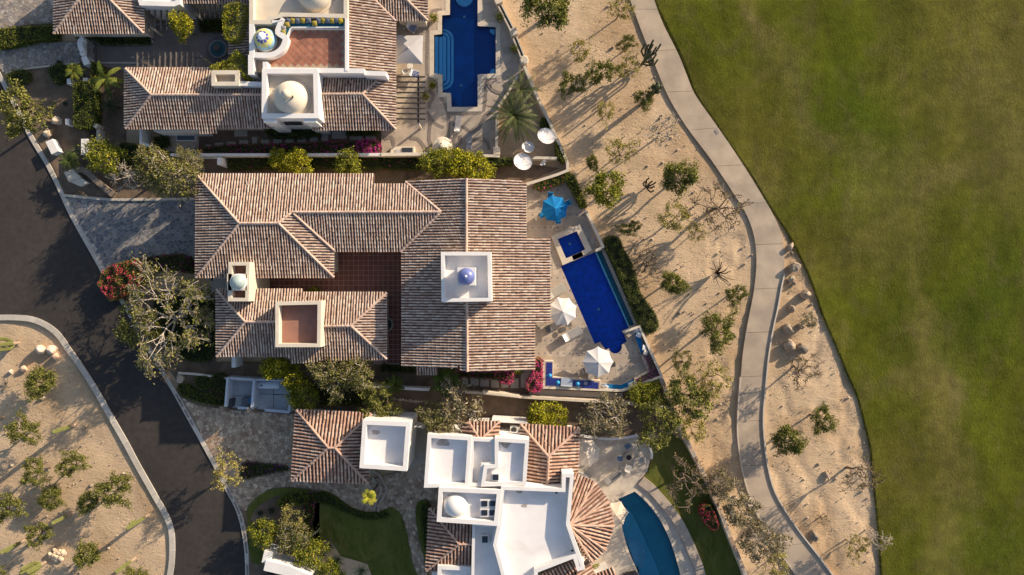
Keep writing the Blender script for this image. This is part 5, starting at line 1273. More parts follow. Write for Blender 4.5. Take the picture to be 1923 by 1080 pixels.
def make_chair(label, px, py, rz, fr, pad, z=.2, s=1.0, group=None, cat='chair', stripes=None):
    t = empty('garden_chair', (0, 0, 0), label, cat, group)
    for x in (-.24, .24):
        for y in (-.24, .24):
            mb = MB(); mb.tube([(x, y, 0), (x, y, .42)], [.02, .02], 5, fr); mb.build('leg', plastic, t)
    mb = MB(); mb.box((0, 0, .44), (.54, .54, .05), 0, pad); st = mb.build('seat', fabric, t)
    mb = MB(); mb.box((-.29, 0, .7), (.05, .52, .5), 0, pad, up=Matrix.Rotation(-.2, 3, 'Y')); bk = mb.build('backrest', fabric, t)
    if stripes:
        mb = MB()
        for k in range(5): mb.box((0, -.2 + k * .1, .47), (.54, .05, .012), 0, stripes)
        mb.build('stripe', fabric, st)
    for y in (-.28, .28):
        mb = MB(); mb.tube([(-.26, y, .62), (.24, y, .62), (.24, y, .42)], [.02] * 3, 5, fr); mb.build('armrest', plastic, t)
    t.location = P(px, py, z); t.rotation_euler = (0, 0, rz); t.scale = (s, s, s); return t
make_chair('white chair with blue striped towel above the square grey parasol', 776, 56, -.6, (.6, .6, .6), (.6, .6, .62), s=1.5, stripes=(.03, .05, .22))
make_chair('white chair with blue striped towel beside the black pergola', 781, 143, -.3, (.6, .6, .6), (.6, .6, .62), s=1.5, stripes=(.03, .05, .22))
make_chair('plain pale chair at the left of the chair with the upper striped towel', 760, 52, .8, (.55, .53, .5), (.5, .48, .46))
make_chair('plain pale chair left of the striped towel beside the pergola', 762, 137, .4, (.55, .53, .5), (.5, .48, .46))
for l, x, y, a in (('blue chair poking out at the left of the bright blue parasol', 1019, 404, 0.5), ('blue chair poking out below the bright blue parasol', 1047, 415, 1.8), ('blue chair poking out at the right of the bright blue parasol', 1065, 383, 3.5), ('blue chair hidden behind the top of the bright blue parasol', 1033, 370, 4.6)):
    make_chair(l, x, y, a, (.55, .58, .6), (.02, .20, .42), s=1.15, group='blue chairs round the blue parasol')
for l, x, y, a in (('wire chair in the shadow left of the parasol near the tiled bar', 1098, 694, .5), ('wire chair below the parasol near the tiled bar', 1108, 706, 1.2), ('wire chair right of the parasol near the tiled bar', 1148, 683, 3.3)):
    make_chair(l, x, y, a, (.3, .28, .26), (.35, .31, .27), s=1.1, group='wire chairs round the bar side parasol')
make_table('dining table under the parasol near the tiled bar', 1124, 683, .7, .2, (.3, .28, .25))
make_table('dining table under the bright blue parasol', 1043, 392, .6, .2, (.3, .35, .4))
for l, x, y, a in (('blue seated chair north of the fire pit', 1177, 836, 3.8), ('blue seated chair west of the fire pit', 1163, 859, 0.), ('woven chair east of the fire pit', 1202, 861, 3.2), ('pale seated chair south of the fire pit', 1178, 877, 1.2)):
    make_chair(l, x, y, a, (.55, .52, .48), (.12, .17, .25) if 'blue' in l else (.4, .38, .36), z=.16, s=1.15, group='chairs round the fire pit')
make_lounger('grey deck lounger with white frame below the fire pit', 1150, 895, math.radians(35), (.5, .48, .45), (.16, .15, .15), None, L=2.0, w=.6).location.z = .16
fp = empty('fire_pit', P(1180, 858, 0), 'round stone fire pit with a dark bowl among four chairs', 'fire pit')
mb = MB(); mb.lathe(P(1180, 858, .1), [(.6, 0), (.6, .4), (.3, .42), (.28, .3)], 26); mb.build('ring', trav, fp)
mb = MB(); mb.lathe(P(1180, 858, .1), [(.3, .34), (.01, .36)], 20, (.03, .02, .02)); mb.build('bowl', plastic, fp)
hc = empty('covered_grill', P(1128, 831, 0), 'grill under a bulky black cover at the top of the fire pit patio', 'grill')
mb = MB(); c = P(1128, 831, .16); mb.lathe((0, 0, 0), [(.8, 0), (.84, .5), (.8, .85), (.65, 1.0), (.01, 1.02)], 14, (.012, .012, .016)); o = mb.build('cover', fabric, hc, True); o.scale = (1, .5, 1)
mb = MB(); mb.tube([(-.6, -.3, 1.0), (.6, -.3, 1.0)], [.05, .05], 6, (.02, .02, .02)); mb.build('handle', plastic, hc); hc.location = c
pl = props(slab('lounge_cover', [(1170, 1079), (1195, 1074), (1210, 1100), (1180, 1110)], .7, metal_d, .5), 'dark covered seat at the bottom edge beside the teal pool', 'seat')
# potted plants are made with the vegetation

# white dish heaters / satellite dishes on stands
def dish(label, px, py, r, z, tx, ty, group='white dishes on stands in the palm bed'):
    d = empty('satellite_dish', (0, 0, 0), label, 'satellite dish', group)
    mb = MB(); prof = [(.02, -.0)] + [(r * t, .28 * r * t * t) for t in (.25, .5, .75, 1.0)] + [(r * 1.02, .28 * r + .03), (r * .98, .28 * r - .0)]
    mb.lathe((0, 0, 0), prof[:-1], 36, (.62, .60, .60))
    mb.f.pop(); mb.c.pop(); mb.m.pop()
    o = mb.build('reflector', plastic, d, True); o.rotation_euler = (tx, ty, 0); o.location = (0, 0, z)
    mb = MB(); mb.tube([(0, 0, -.1), (0, 0, z)], [.09, .07], 8, (.5, .48, .46)); mb.build('mast', plastic, d)
    R = o.rotation_euler.to_matrix(); f = R @ Vector((0, 0, r * .95)) + Vector((0, 0, z))
    for k in range(3):
        e = R @ Vector((r * math.cos(k * 2.1 + 4), r * math.sin(k * 2.1 + 4), .28 * r)) + Vector((0, 0, z))
        mb = MB(); mb.tube([e, f], [.025, .025], 4, (.65, .62, .6)); mb.build('strut', plastic, d)
    mb = MB(); mb.lathe(f, [(.08, -.06), (.1, 0), (.05, .08)], 10, (.6, .58, .55)); mb.build('receiver', plastic, d)
    g = P(px, py, z); d.location = (g.x, g.y, 0); return d
dish('large white dish beside the boundary wall below the date palm', 1025, 258, .98, 1.6, -.38, .25)
dish('smaller white dish between the two large ones', 991, 278, .68, 1.4, -.35, .2)
dish('large white dish lowest of the three, nearest the citrus tree', 981, 306, 1.0, 1.6, -.35, .22)
dish('tiny white dish turned edge-on above the diagonal wall', 1019, 304, .38, 1.2, .9, .9)
# pale blocks in the upper left garden
for l, x, y, w, d, z, rz in (('white block marker beside the kerb in the upper left garden', 103, 277, .8, 1.5, 1.1, .45), ('small white post at the left of the tall dark hedge', 132, 231, .35, .65, 1.2, 0), ('short white pier left of the pink flowering shrub', 166, 278, .7, 1.7, 1.6, 0), ('tiny white pier beneath the small round palm', 134, 155, .4, .6, 1.0, 0), ('tiny white pier between palm and hedge', 165, 152, .55, .4, 1.0, 0), ('tapered pale pier below the middle villa south eave', 446, 677, .4, 1.3, 2.4, 0)):
    mb = MB(); mb.box(P(x, y, z / 2), (w, d, z), rz); o = mb.build('garden_pier', white); props(o, l, 'pier')
sg = empty('stone_bench', P(135, 330, 0), 'pale slab bench with a curved flagstone ramp beside the grey driveway', 'bench')
mb = MB(); mb.prism(ppx([(120, 324), (137, 317), (150, 332), (129, 341)], .7), .8); mb.build('seat', cream, sg)
mb = MB(); mb.prism(ppx([(130, 341), (150, 333), (166, 343), (150, 350)], .5), .6); mb.build('slab', cream, sg)
wall_line([(140, 319), (153, 318), (165, 325), (200, 357), (212, 366)], .7, .6, 'curved dark stone capped wall slanting down to the grey driveway', mortar_tan)
wall_line([(184, 243), (184, 268)], 1.2, .35, 'low grey wall with a black gate beside the pink flowering shrub', mortar)
wall_line([(162, 233), (168, 229), (182, 238)], 1.4, .45, 'curved pale wall end below the tall dark hedge', cream)
g = empty('gate', P(172, 252, 0), 'small black slatted gate left of the low grey wall', 'gate')
for i in range(6):
    mb = MB(); mb.box(P(168 + i * 2.2, 254, .7), (.06, 1.4, .06)); mb.build('slat', wood_dark, g)
wall_line([(213, 323), (260, 325), (300, 326)], .9, .3, 'weathered grey wall half hidden behind the bare frangipani', mortar)
wall_line([(372, 366), (372, 376)], .3, .2, 'short edging at the corner of the driveway')

# ------------------------------------------------------------------ vegetation
def quads(name, C, U, V, cols, m, parent, kind=None):
    """a mesh of many leaf sized faces; C centres, U and V half axes"""
    N = len(C); v = np.empty((N, 4, 3), np.float32); C = C - np.array(OFF[parent][:])
    v[:, 0] = C - U; v[:, 1] = C - V * .8 + U * .1; v[:, 2] = C + U; v[:, 3] = C + V * .8 + U * .1
    me = bpy.data.meshes.new(name); me.vertices.add(N * 4); me.vertices.foreach_set('co', v.ravel())
    me.loops.add(N * 4); me.loops.foreach_set('vertex_index', np.arange(N * 4, dtype=np.int32))
    me.polygons.add(N); me.polygons.foreach_set('loop_start', np.arange(0, N * 4, 4, dtype=np.int32)); me.polygons.foreach_set('loop_total', np.full(N, 4, np.int32))
    me.materials.append(m)
    at = me.color_attributes.new('tint', 'FLOAT_COLOR', 'CORNER'); c = np.ones((N, 4), np.float32); c[:, :3] = cols
    at.data.foreach_set('color', np.repeat(c, 4, axis=0).ravel()); me.update(calc_edges=True)
    o = bpy.data.objects.new(name, me); link(o, parent)
    if kind: o['kind'] = kind
    return o
def rand_axes(rng, N, size, flat=.5, aspect=.55):
    n = rng.normal(size=(N, 3)); n[:, 2] = np.abs(n[:, 2]) + flat; n /= np.linalg.norm(n, axis=1)[:, None]
    a = rng.normal(size=(N, 3)); u = np.cross(n, a); u /= np.linalg.norm(u, axis=1)[:, None]; v = np.cross(n, u)
    s = size * rng.uniform(.6, 1.3, N)[:, None]
    return u * s, v * s * aspect
def leafcol(rng, N, pal, jit=.25):
    p = np.array(pal); k = rng.integers(0, len(p), N); return p[k] * rng.uniform(1 - jit, 1 + jit, N)[:, None]
def crown_tree(seed, R, H, n1, n2, n3, leaves, lsize, pal, spread=.14, trunk_r=.11, base=.35, flat=.45, barkm=None, twig_r=.012, shell=.5, nleaf_jit=.35, leafclump=True, lean=.15, name='tree', lobe=.28):
    """tapered trunk, limbs, branches, twigs; leaves round the twigs, so the outline is uneven and has gaps"""
    rng = np.random.default_rng(seed); t = empty(name, (0, 0, 0))
    lp = rng.uniform(0, 6.28, 3)
    hc = H * (base + (1 - base) * .5); hr = H * (1 - base) * .5
    def pt(lo, hi, zmin=-.6):
        while True:
            d = rng.normal(size=3); d /= np.linalg.norm(d)
            if d[2] > zmin: break
        az = math.atan2(d[1], d[0]); r = rng.uniform(lo, hi) * (1 + lobe * (math.sin(2 * az + lp[0]) * .5 + math.sin(3 * az + lp[1]) * .6 + math.sin(5 * az + lp[2]) * .4)); return np.array([d[0] * R * r, d[1] * R * r, hc + d[2] * hr * r])
    top = np.array([rng.normal() * lean * R, rng.normal() * lean * R, H * base])
    mb = MB(); mid = top * np.array([.35, .35, .5]) + np.array([rng.normal() * .05, rng.normal() * .05, 0])
    mb.tube([(0, 0, -.2), tuple(mid), tuple(top)], [trunk_r * 1.3, trunk_r * .95, trunk_r * .75], 8)
    mb.build('trunk', barkm or bark, t, True)
    ph = rng.uniform(0, 6.28)
    L1 = [np.array([math.cos(ph + 6.283 * k / n1) * R * rng.uniform(.3, .5), math.sin(ph + 6.283 * k / n1) * R * rng.uniform(.3, .5), hc + rng.uniform(-.4, .25) * hr]) for k in range(n1)]
    L2 = [pt(.5, .8) for _ in range(n2)]; L3 = [pt(max(shell, .3), 1.0) for _ in range(n3)]
    lb = MB()
    def seg(a, b, r0, r1, n=5):
        m = (a + b) / 2 + rng.normal(size=3) * np.linalg.norm(b - a) * .10
        lb.tube([tuple(a), tuple(m), tuple(b)], [r0, (r0 + r1) / 2, r1], n, cap=False)
    for p in L1: seg(top, p, trunk_r * .62, trunk_r * .36, 6)
    for p in L2:
        q = min(L1, key=lambda a: np.linalg.norm(a - p)); seg(q, p, trunk_r * .36, trunk_r * .18)
    near = []
    for p in L3:
        q = min(L2, key=lambda a: np.linalg.norm(a - p)); near.append(q); seg(q, p, max(twig_r, trunk_r * .15), twig_r, 3)
    lb.build('limbs', barkm or bark, t, True)
    if leaves:
        per = rng.dirichlet(np.ones(n3) / max(.05, nleaf_jit)) * leaves; C = []
        for p, q, k in zip(L3, near, per):
            k = int(k) + 2; u = rng.uniform(.35, 1.05, k)[:, None]
            C.append(q + (p - q) * u + rng.normal(size=(k, 3)) * R * spread * np.array([1, 1, .6]))
        C = np.concatenate(C); U, V = rand_axes(rng, len(C), lsize, flat)
        cl = leafcol(rng, len(C), pal) * 1.38
        quads('crown', C, U, V, cl, leaf, t)
    return t
OL = [(.11, .115, .022), (.145, .14, .030), (.085, .09, .020), (.19, .175, .045), (.065, .07, .016)]
GR = [(.12, .13, .014), (.18, .18, .018), (.075, .09, .01), (.25, .22, .02), (.05, .065, .01)]
CI = [(.21, .20, .014), (.36, .31, .015), (.11, .125, .012), (.27, .25, .018), (.07, .085, .01)]
YE = [(.28, .24, .06), (.22, .19, .05), (.34, .28, .08), (.15, .13, .04)]
GY = [(.12, .10, .055), (.16, .13, .07), (.09, .08, .04), (.20, .165, .09)]
BRN = [(.11, .075, .04), (.16, .11, .055), (.08, .06, .03), (.13, .11, .04)]
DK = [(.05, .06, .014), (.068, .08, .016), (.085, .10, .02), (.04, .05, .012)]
PROTO = {}
def proto(kind, variants):
    PROTO[kind] = [f() for f in variants]
# unit crowns of radius 1.7 m, 3.4 m tall; copies are scaled
proto('mesquite', [lambda s=s: crown_tree(s, 1.7, 3.4, 5, 18, 95, 3400, .09, OL, .075, .10, base=.42, lobe=.38) for s in (11, 12, 13)])
proto('dense', [lambda s=s: crown_tree(s, 1.7, 3.2, 5, 18, 95, 5200, .10, OL, .11, .11, base=.38) for s in (21, 22)])
proto('thin', [lambda s=s: crown_tree(s, 1.7, 3.2, 5, 16, 75, 1500, .085, YE, .07, .07, twig_r=.016, lobe=.4) for s in (31, 32)])
proto('bare', [lambda s=s: crown_tree(s, 1.7, 3.6, 6, 24, 120, 380, .075, BRN, .07, .09, twig_r=.020, barkm=bark) for s in (41, 42)])
proto('pale_bare', [lambda s=s: crown_tree(s, 1.7, 3.6, 6, 22, 110, 260, .075, GY, .07, .08, twig_r=.022, barkm=bark_pale) for s in (51,)])
proto('grey', [lambda s=s: crown_tree(s, 1.7, 3.4, 5, 18, 80, 2100, .09, GY, .09, .11, barkm=bark_pale) for s in (61, 62)])
proto('citrus', [lambda s=s: crown_tree(s, 1.7, 3.0, 6, 20, 85, 3600, .115, CI, .115, .09, base=.22, flat=.7) for s in (71, 72)])
proto('green', [lambda s=s: crown_tree(s, 1.7, 3.2, 6, 20, 85, 3400, .105, GR, .11, .10, base=.25) for s in (81, 82)])
proto('olive', [lambda s=s: crown_tree(s, 1.7, 2.6, 7, 26, 110, 3600, .075, GY[:2] + OL[:3], .10, .12, barkm=bark_pale, twig_r=.014) for s in (91, 92)])
proto('open', [lambda s=s: crown_tree(s, 1.7, 2.3, 9, 60, 300, 4200, .05, OL[:1] + GY + OL[3:4] + GR[:1], .05, .062, barkm=bark_pale, twig_r=.010, base=.3, nleaf_jit=1.4, shell=.72) for s in (95,)])
USED = {}
NAMES = {'mesquite': 'mesquite_tree', 'dense': 'leafy_tree', 'thin': 'sparse_tree', 'bare': 'bare_tree', 'pale_bare': 'bare_tree', 'grey': 'grey_leaved_tree', 'citrus': 'citrus_tree', 'green': 'garden_tree', 'olive': 'olive_tree', 'open': 'spreading_tree'}
def plant(kind, px, py, r, h, label, group=None, cat='tree', name=None, squash=1.0, rz=None):
    """stand a tree whose crown shows at pixel (px, py) with radius r pixels, h metres tall"""
    k = USED.get(kind, 0); USED[kind] = k + 1
    src = PROTO[kind][k % len(PROTO[kind])]
    c = P(px, py, h * .62); s = M(r) * (CAMH - h * .62) / CAMH / 1.7
    o = copy_tree(src); o.name = name or NAMES[kind]; o.location = (c.x, c.y, 0)
    H0 = {'mesquite': 3.4, 'dense': 3.2, 'thin': 3.2, 'bare': 3.6, 'pale_bare': 3.6, 'grey': 3.4, 'citrus': 3.0, 'green': 3.2, 'olive': 2.6, 'open': 2.3}[kind]
    o.scale = (s, s * squash, h / H0); o.rotation_euler = (0, 0, RNG.uniform(0, 6.28) if rz is None else rz)
    return props(o, label, cat, group)
G1 = 'desert trees on the sand slope beside the cart path'
G2 = 'trees on the sand island inside the road bend'
for a in (
    ('dense', 1022, 12, 48, 5.0, 'big dense tree cut by the top edge of the sand slope'),
    ('thin', 1165, 17, 22, 3.4, 'thin yellowish tree at the top touching the cart path'),
    ('mesquite', 1176, 83, 18, 2.8, 'small green tree left of the dark candelabra cactus'),
    ('thin', 1092, 93, 19, 3.2, 'thin yellow green tree alone on the upper sand slope'),
    ('mesquite', 1124, 138, 29, 4.0, 'ragged green tree in the middle of the upper shadows'),
    ('thin', 1178, 126, 24, 3.0, 'thin grey green tree just left of the candelabra cactus base'),
    ('mesquite', 1072, 162, 23, 3.2, 'low ragged tree at the end of the upper cactus shadows'),
    ('mesquite', 1208, 188, 19, 2.8, 'small green tree overlapping the long cactus shadow'),
    ('thin', 1137, 212, 19, 3.2, 'thin yellow twig tree near the date palm wall'),
    ('pale_bare', 1247, 246, 27, 4.2, 'leafless pale twig tree beside the upper cart path'),
    ('thin', 1167, 284, 24, 2.8, 'thin yellow tree above the small dark bush'),
    ('dense', 1112, 306, 14, 1.3, 'small dark round bush near the wall corner'),
    ('dense', 1276, 333, 29, 4.0, 'rounded dense tree with a forked shadow in the middle of the sand slope'),
    ('green', 1139, 355, 33, 3.6, 'wide yellow green tree beside the hedge of the blue parasol terrace'),
    ('bare', 1349, 391, 42, 4.2, 'wide bare brown tree overhanging the cart path edge'),
    ('thin', 1272, 410, 30, 3.6, 'faint grey twig tree left of the wide bare brown tree'),
    ('mesquite', 1183, 430, 20, 2.2, 'low ragged green bush above the trimmed pool hedge'),
    ('thin', 1308, 438, 17, 2.0, 'little yellow bush below the wide bare brown tree'),
    ('bare', 1213, 492, 24, 1.6, 'low brown bush against the trimmed pool hedge'),
    ('dense', 1263, 533, 23, 3.6, 'compact dark round tree with a thin trunk shadow'),
    ('mesquite', 1380, 556, 19, 2.8, 'small green tree right of the spiny ocotillo'),
    ('mesquite', 1346, 620, 38, 4.0, 'large ragged green tree level with the pool end'),
    ('thin', 1281, 682, 23, 2.4, 'thin yellow bush beside the terrace corner wall'),
    ('thin', 1338, 710, 33, 3.0, 'broad yellow green bush left of the cart path'),
    ('mesquite', 1288, 748, 42, 3.6, 'wide dark green tree just outside the stone wall corner'),
    ('thin', 1302, 799, 27, 2.6, 'yellow wispy tree hugging the stone wall'),
    ('grey', 1518, 602, 16, 1.5, 'round grey green bush near the fairway edge'),
    ('bare', 1507, 692, 30, 2.8, 'dark leafless bush below the pair of round boulders'),
    ('dense', 1480, 827, 27, 3.2, 'green tree right of the cart path kerb'),
    ('mesquite', 1543, 788, 26, 3.4, 'green tree on the eroded slope near the fairway'),
    ('bare', 1617, 893, 30, 4.0, 'brown twig tree reaching over the fairway edge'),
    ('thin', 1606, 1027, 20, 2.6, 'small yellow tree near the bottom of the eroded slope'),
    ('pale_bare', 1648, 1012, 20, 3.2, 'pale leafless tree half over the turf at the bottom'),
    ('bare', 1545, 975, 11, .9, 'small dead shrub beside the dark boulder'),
    ('grey', 1352, 905, 30, 4.0, 'upper grey green tree beside the bottom of the stone wall'),
    ('grey', 1385, 950, 44, 4.2, 'large grey green tree between the red flowers and the cart path'),
    ('grey', 1430, 1015, 40, 4.0, 'grey green tree leaning over the lower cart path'),
    ('thin', 1455, 1062, 22, 2.4, 'wispy yellow bush at the foot of the lowest grey green tree'),
): plant(*a[:3], a[3] * (1.12 if a[0] in ('dense', 'mesquite', 'grey', 'green') else 1.28), a[4] * (1.4 if a[4] > 2.5 else 1.05), a[5], group=G1, squash=RNG.uniform(.75, 1.1))
for a in (
    ('dense', 77, 718, 31, 3.0, 'bushy tree right below the two small white stones'),
    ('mesquite', 47, 807, 34, 3.4, 'tree left of the short lying cactus on the island'),
    ('mesquite', 137, 868, 29, 3.6, 'tall mesquite in the middle of the island'),
    ('mesquite', 70, 887, 29, 3.4, 'yellow green mesquite left of the tall one'),
    ('dense', 98, 933, 25, 2.4, 'low dark elongated bush in the island middle'),
    ('mesquite', 219, 919, 39, 4.0, 'largest mesquite of the island, nearest the kerb'),
    ('dense', 167, 942, 22, 2.6, 'dark small tree touching the largest mesquite on the left'),
    ('mesquite', 12, 950, 34, 3.4, 'mesquite cut by the left edge above the lying cactus'),
    ('mesquite', 75, 1003, 27, 3.2, 'mesquite above the heap of pale stones'),
    ('dense', 165, 1042, 25, 3.2, 'round tree right of the heap of pale stones'),
    ('mesquite', 257, 1082, 25, 3.0, 'tree cut by the bottom edge of the island'),
    ('mesquite', 2, 1075, 14, 2.0, 'tree scrap in the bottom left corner'),
): plant(*a, group=G2)
GG = 'garden trees round the villas'
for a in (
    ('mesquite', 52, 213, 48, 5.5, 'big yellow green tree overhanging the kerb at the upper left'),
    ('green', 196, 294, 37, 3.0, 'rounded shrub with pink blossom below the black gate'),
    ('pale_bare', 236, 335, 34, 2.6, 'bare frangipani with pale knobbly branches'),
    ('olive', 285, 312, 36, 5.5, 'left half of the twisted pale trunked olive by the wall'),
    ('olive', 325, 330, 52, 6.5, 'large twisted olive reaching the grey driveway'),
    ('olive', 356, 308, 30, 5.0, 'dense round olive crown at the end of the white garden wall'),
    ('citrus', 528, 301, 25, 3.2, 'left of the two touching citrus trees on the white garden wall'),
    ('citrus', 563, 307, 26, 3.2, 'right of the two touching citrus trees on the white garden wall'),
    ('green', 655, 308, 28, 3.4, 'single round citrus overhanging the middle villa roof edge'),
    ('green', 824, 305, 34, 3.6, 'leftmost of the big citrus clump beside the patio wall'),
    ('citrus', 862, 308, 34, 3.8, 'middle of the big citrus clump beside the patio wall'),
    ('citrus', 898, 318, 30, 3.2, 'yellowest right end of the big citrus clump'),
    ('open', 318, 592, 98, 5.5, 'very wide pale branched tree beside the road bend'),
    ('mesquite', 262, 615, 42, 4.0, 'dense olive green lobe at the kerb side of the wide pale branched tree'),
    ('bare', 305, 685, 34, 2.6, 'bare purple brown twigs hanging over the kerb'),
    ('citrus', 515, 692, 26, 4.6, 'upper left citrus above the service yard'),
    ('citrus', 552, 708, 24, 3.4, 'yellow citrus touching the service yard gas tank'),
    ('green', 570, 745, 32, 3.8, 'dark shaded tree right of the service yard'),
    ('olive', 625, 705, 42, 5.4, 'left half of the long grey olive below the tiled roof'),
    ('olive', 672, 702, 40, 5.4, 'right half of the long grey olive below the tiled roof'),
    ('mesquite', 712, 765, 46, 3.8, 'wispy green tree above the white square tower'),
    ('olive', 822, 790, 38, 5.0, 'brown green left part of the tree over the white flat roofs'),
    ('grey', 862, 775, 60, 5.2, 'large brown grey tree over the boundary wall and white roofs'),
    ('citrus', 1012, 778, 27, 3.2, 'bright yellow green citrus north of the red tiled roof'),
    ('citrus', 1046, 786, 24, 3.0, 'greener citrus at the corner of the red tiled roof'),
    ('grey', 1135, 782, 50, 4.6, 'open branched tree hanging over the covered grill'),
    ('mesquite', 1232, 795, 44, 4.6, 'dense dark tree between the stone wall and the fire pit patio'),
    ('green', 1212, 742, 32, 2.6, 'leafy shrub in the triangle behind the purple flower bed'),
    ('bare', 1292, 905, 50, 4.6, 'large brown leaved tree over the side lawn and stone wall'),
    ('thin', 430, 880, 36, 4.2, 'bare yellow tipped tree at the kerb beside the tan driveway'),
    ('green', 497, 1000, 30, 2.8, 'yellow green bush beside the white wall at the bottom kerb'),
    ('thin', 548, 975, 30, 3.0, 'wispy pinkish bush in the front bed'),
    ('olive', 555, 1005, 38, 2.8, 'reddish mixed bush in the middle of the front bed'),
    ('green', 578, 1035, 36, 2.6, 'sprawling bush over the white wall at the bottom'),
    ('green', 620, 1075, 26, 2.0, 'low green bush at the bottom below the aloes'),
    ('citrus', 342, 47, 24, 4.6, 'bright yellow bush in the upper courtyard'),
): plant(*a[:4], a[4] * (1.22 if a[4] > 2.5 else 1.0), a[5], group=GG)
for k in PROTO:
    for o in PROTO[k]:
        for c in list(o.children_recursive): bpy.data.objects.remove(c)
        bpy.data.objects.remove(o)
# hedges, vines, bougainvillea: leaf faces over a soft body
def hedge(label, pts, h, pal, dens=190, name='hedge', cat='hedge', size=.085, flowers=None, fpal=None, ffrac=0, rough=.12, z0=0, core=True, group=None, seed=None):
    seed = seed or int(sum(p[0] * 3 + p[1] for p in pts)) ; rng = np.random.default_rng(seed)
    poly = ppx(pts, h); 
    if area2(poly) < 0: poly = poly[::-1]
    t = empty(name, (poly[0].x, poly[0].y, 0), label, cat, group)
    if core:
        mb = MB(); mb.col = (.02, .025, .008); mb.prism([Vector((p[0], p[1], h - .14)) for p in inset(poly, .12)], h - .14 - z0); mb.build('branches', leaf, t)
    x0, x1 = min(p.x for p in poly), max(p.x for p in poly); y0, y1 = min(p.y for p in poly), max(p.y for p in poly)
    A = abs(area2(poly)); N = int((x1 - x0) * (y1 - y0) * dens)
    C = np.column_stack([rng.uniform(x0 - .1, x1 + .1, N), rng.uniform(y0 - .1, y1 + .1, N), np.zeros(N)])
    keep = np.array([inside(c, poly) for c in C]); C = C[keep]
    ph = np.array([noise.noise(Vector((c[0] * 1.3, c[1] * 1.3, seed % 17))) for c in C])
    C[:, 2] = h - .05 + ph * rough * 1.6 + rng.normal(size=len(C)) * .05 - rng.exponential(.05, len(C))
    S = []
    for i in range(len(poly)):
        a, b = poly[i], poly[(i + 1) % len(poly)]; L = (b - a).length; k = int(L * (h - z0) * dens * .7)
        u = rng.uniform(0, 1, k)[:, None]; q = np.array(a[:]) + (np.array(b[:]) - np.array(a[:])) * u
        q[:, 2] = rng.uniform(z0, h, k); q[:, :2] += rng.normal(size=(k, 2)) * .07; S.append(q)
    C = np.concatenate([C] + S); N = len(C); U, V = rand_axes(rng, N, size, .5)
    cl = leafcol(rng, N, pal, .3) * 1.25
    if ffrac:
        f = np.array([noise.noise(Vector((c[0] * .9 + 5, c[1] * .9, 3))) for c in C]) * .6 + .5
        fl = rng.uniform(0, 1, N) < f * ffrac * 2
        cl[~fl & True] = cl[~fl & True]
        quads('leaves', C[~fl], U[~fl], V[~fl], cl[~fl], leaf, t)
        k = int(fl.sum()); quads('blossoms', C[fl] + np.array([0, 0, .05]), U[fl], V[fl] * 1.4, leafcol(rng, k, fpal, .25), petal, t)
    else:
        quads('leaves', C, U, V, cl, leaf, t)
    return t
MAG = [(.55, .03, .22), (.62, .05, .30), (.42, .02, .16), (.50, .02, .30)]
RED = [(.52, .03, .08), (.62, .06, .14), (.40, .02, .07), (.60, .12, .16)]
PNK = [(.66, .08, .20), (.70, .16, .24), (.55, .05, .28), (.62, .10, .14)]
hg = lambda *a, **k: hedge(*a, **k)
hg('trimmed dark green hedge running along the outside of the infinity pool', smooth([(1138, 448), (1150, 444), (1163, 448), (1172, 470), (1186, 492), (1195, 520), (1200, 545), (1214, 566), (1232, 592), (1236, 612), (1226, 626), (1210, 622), (1196, 600), (1184, 570), (1168, 530), (1152, 492), (1138, 465)], 2, True), 1.1, DK, rough=.5)
hg('hedge strip east of the blue parasol along the boundary wall', [(1066, 322), (1078, 330), (1100, 378), (1100, 388), (1092, 390), (1078, 362), (1062, 334)], 1.2, GR + DK)
hg('hedge with a few pink flowers along the top of the blue parasol terrace', [(1002, 350), (1008, 344), (1062, 325), (1070, 334), (1052, 344), (1015, 357)], 1.2, DK + GR[:2], ffrac=.05, fpal=PNK)
hg('short hedge on the wall corner east of the white dishes', [(1044, 268), (1055, 275), (1064, 300), (1056, 304), (1046, 290)], 1.4, DK + GR[:2])
hg('thin hedge along the wall between citrus clump and white dishes', [(912, 297), (962, 297), (960, 309), (914, 308)], 1.4, DK + OL[:1])
hg('small green bush inside the boundary wall right of the date palm', smooth([(1018, 222), (1030, 220), (1036, 236), (1026, 242), (1016, 236)], 2, True), 1.1, DK + GR[:1])
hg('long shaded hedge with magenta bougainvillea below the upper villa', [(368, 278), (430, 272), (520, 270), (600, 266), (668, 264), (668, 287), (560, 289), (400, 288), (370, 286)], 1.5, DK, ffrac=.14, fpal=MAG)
hg('brilliant magenta bougainvillea clump at the east end of the shaded hedge', smooth([(670, 266), (700, 262), (711, 270), (711, 284), (700, 288), (674, 288)], 2, True), 1.7, DK + GR[:1], ffrac=.55, fpal=MAG, name='bougainvillea', cat='bougainvillea')
hg('long dark hedge behind the north wall of the middle villa', [(425, 298), (790, 296), (792, 318), (740, 317), (560, 313), (426, 317)], 1.2, DK, dens=110, ffrac=.02, fpal=MAG)
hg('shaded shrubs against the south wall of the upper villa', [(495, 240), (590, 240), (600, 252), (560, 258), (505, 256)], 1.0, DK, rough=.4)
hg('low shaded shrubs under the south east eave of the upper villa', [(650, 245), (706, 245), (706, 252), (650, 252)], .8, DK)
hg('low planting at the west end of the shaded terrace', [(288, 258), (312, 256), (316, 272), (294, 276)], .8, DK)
hg('crimson bougainvillea spilling over the kerb at the grey driveway', smooth([(187, 522), (195, 508), (214, 497), (240, 490), (258, 486), (266, 505), (262, 530), (246, 545), (226, 556), (208, 564), (196, 552), (186, 536)], 2, True), 1.6, OL + GR[:2], ffrac=.30, fpal=RED, name='bougainvillea', cat='bougainvillea', rough=.5)
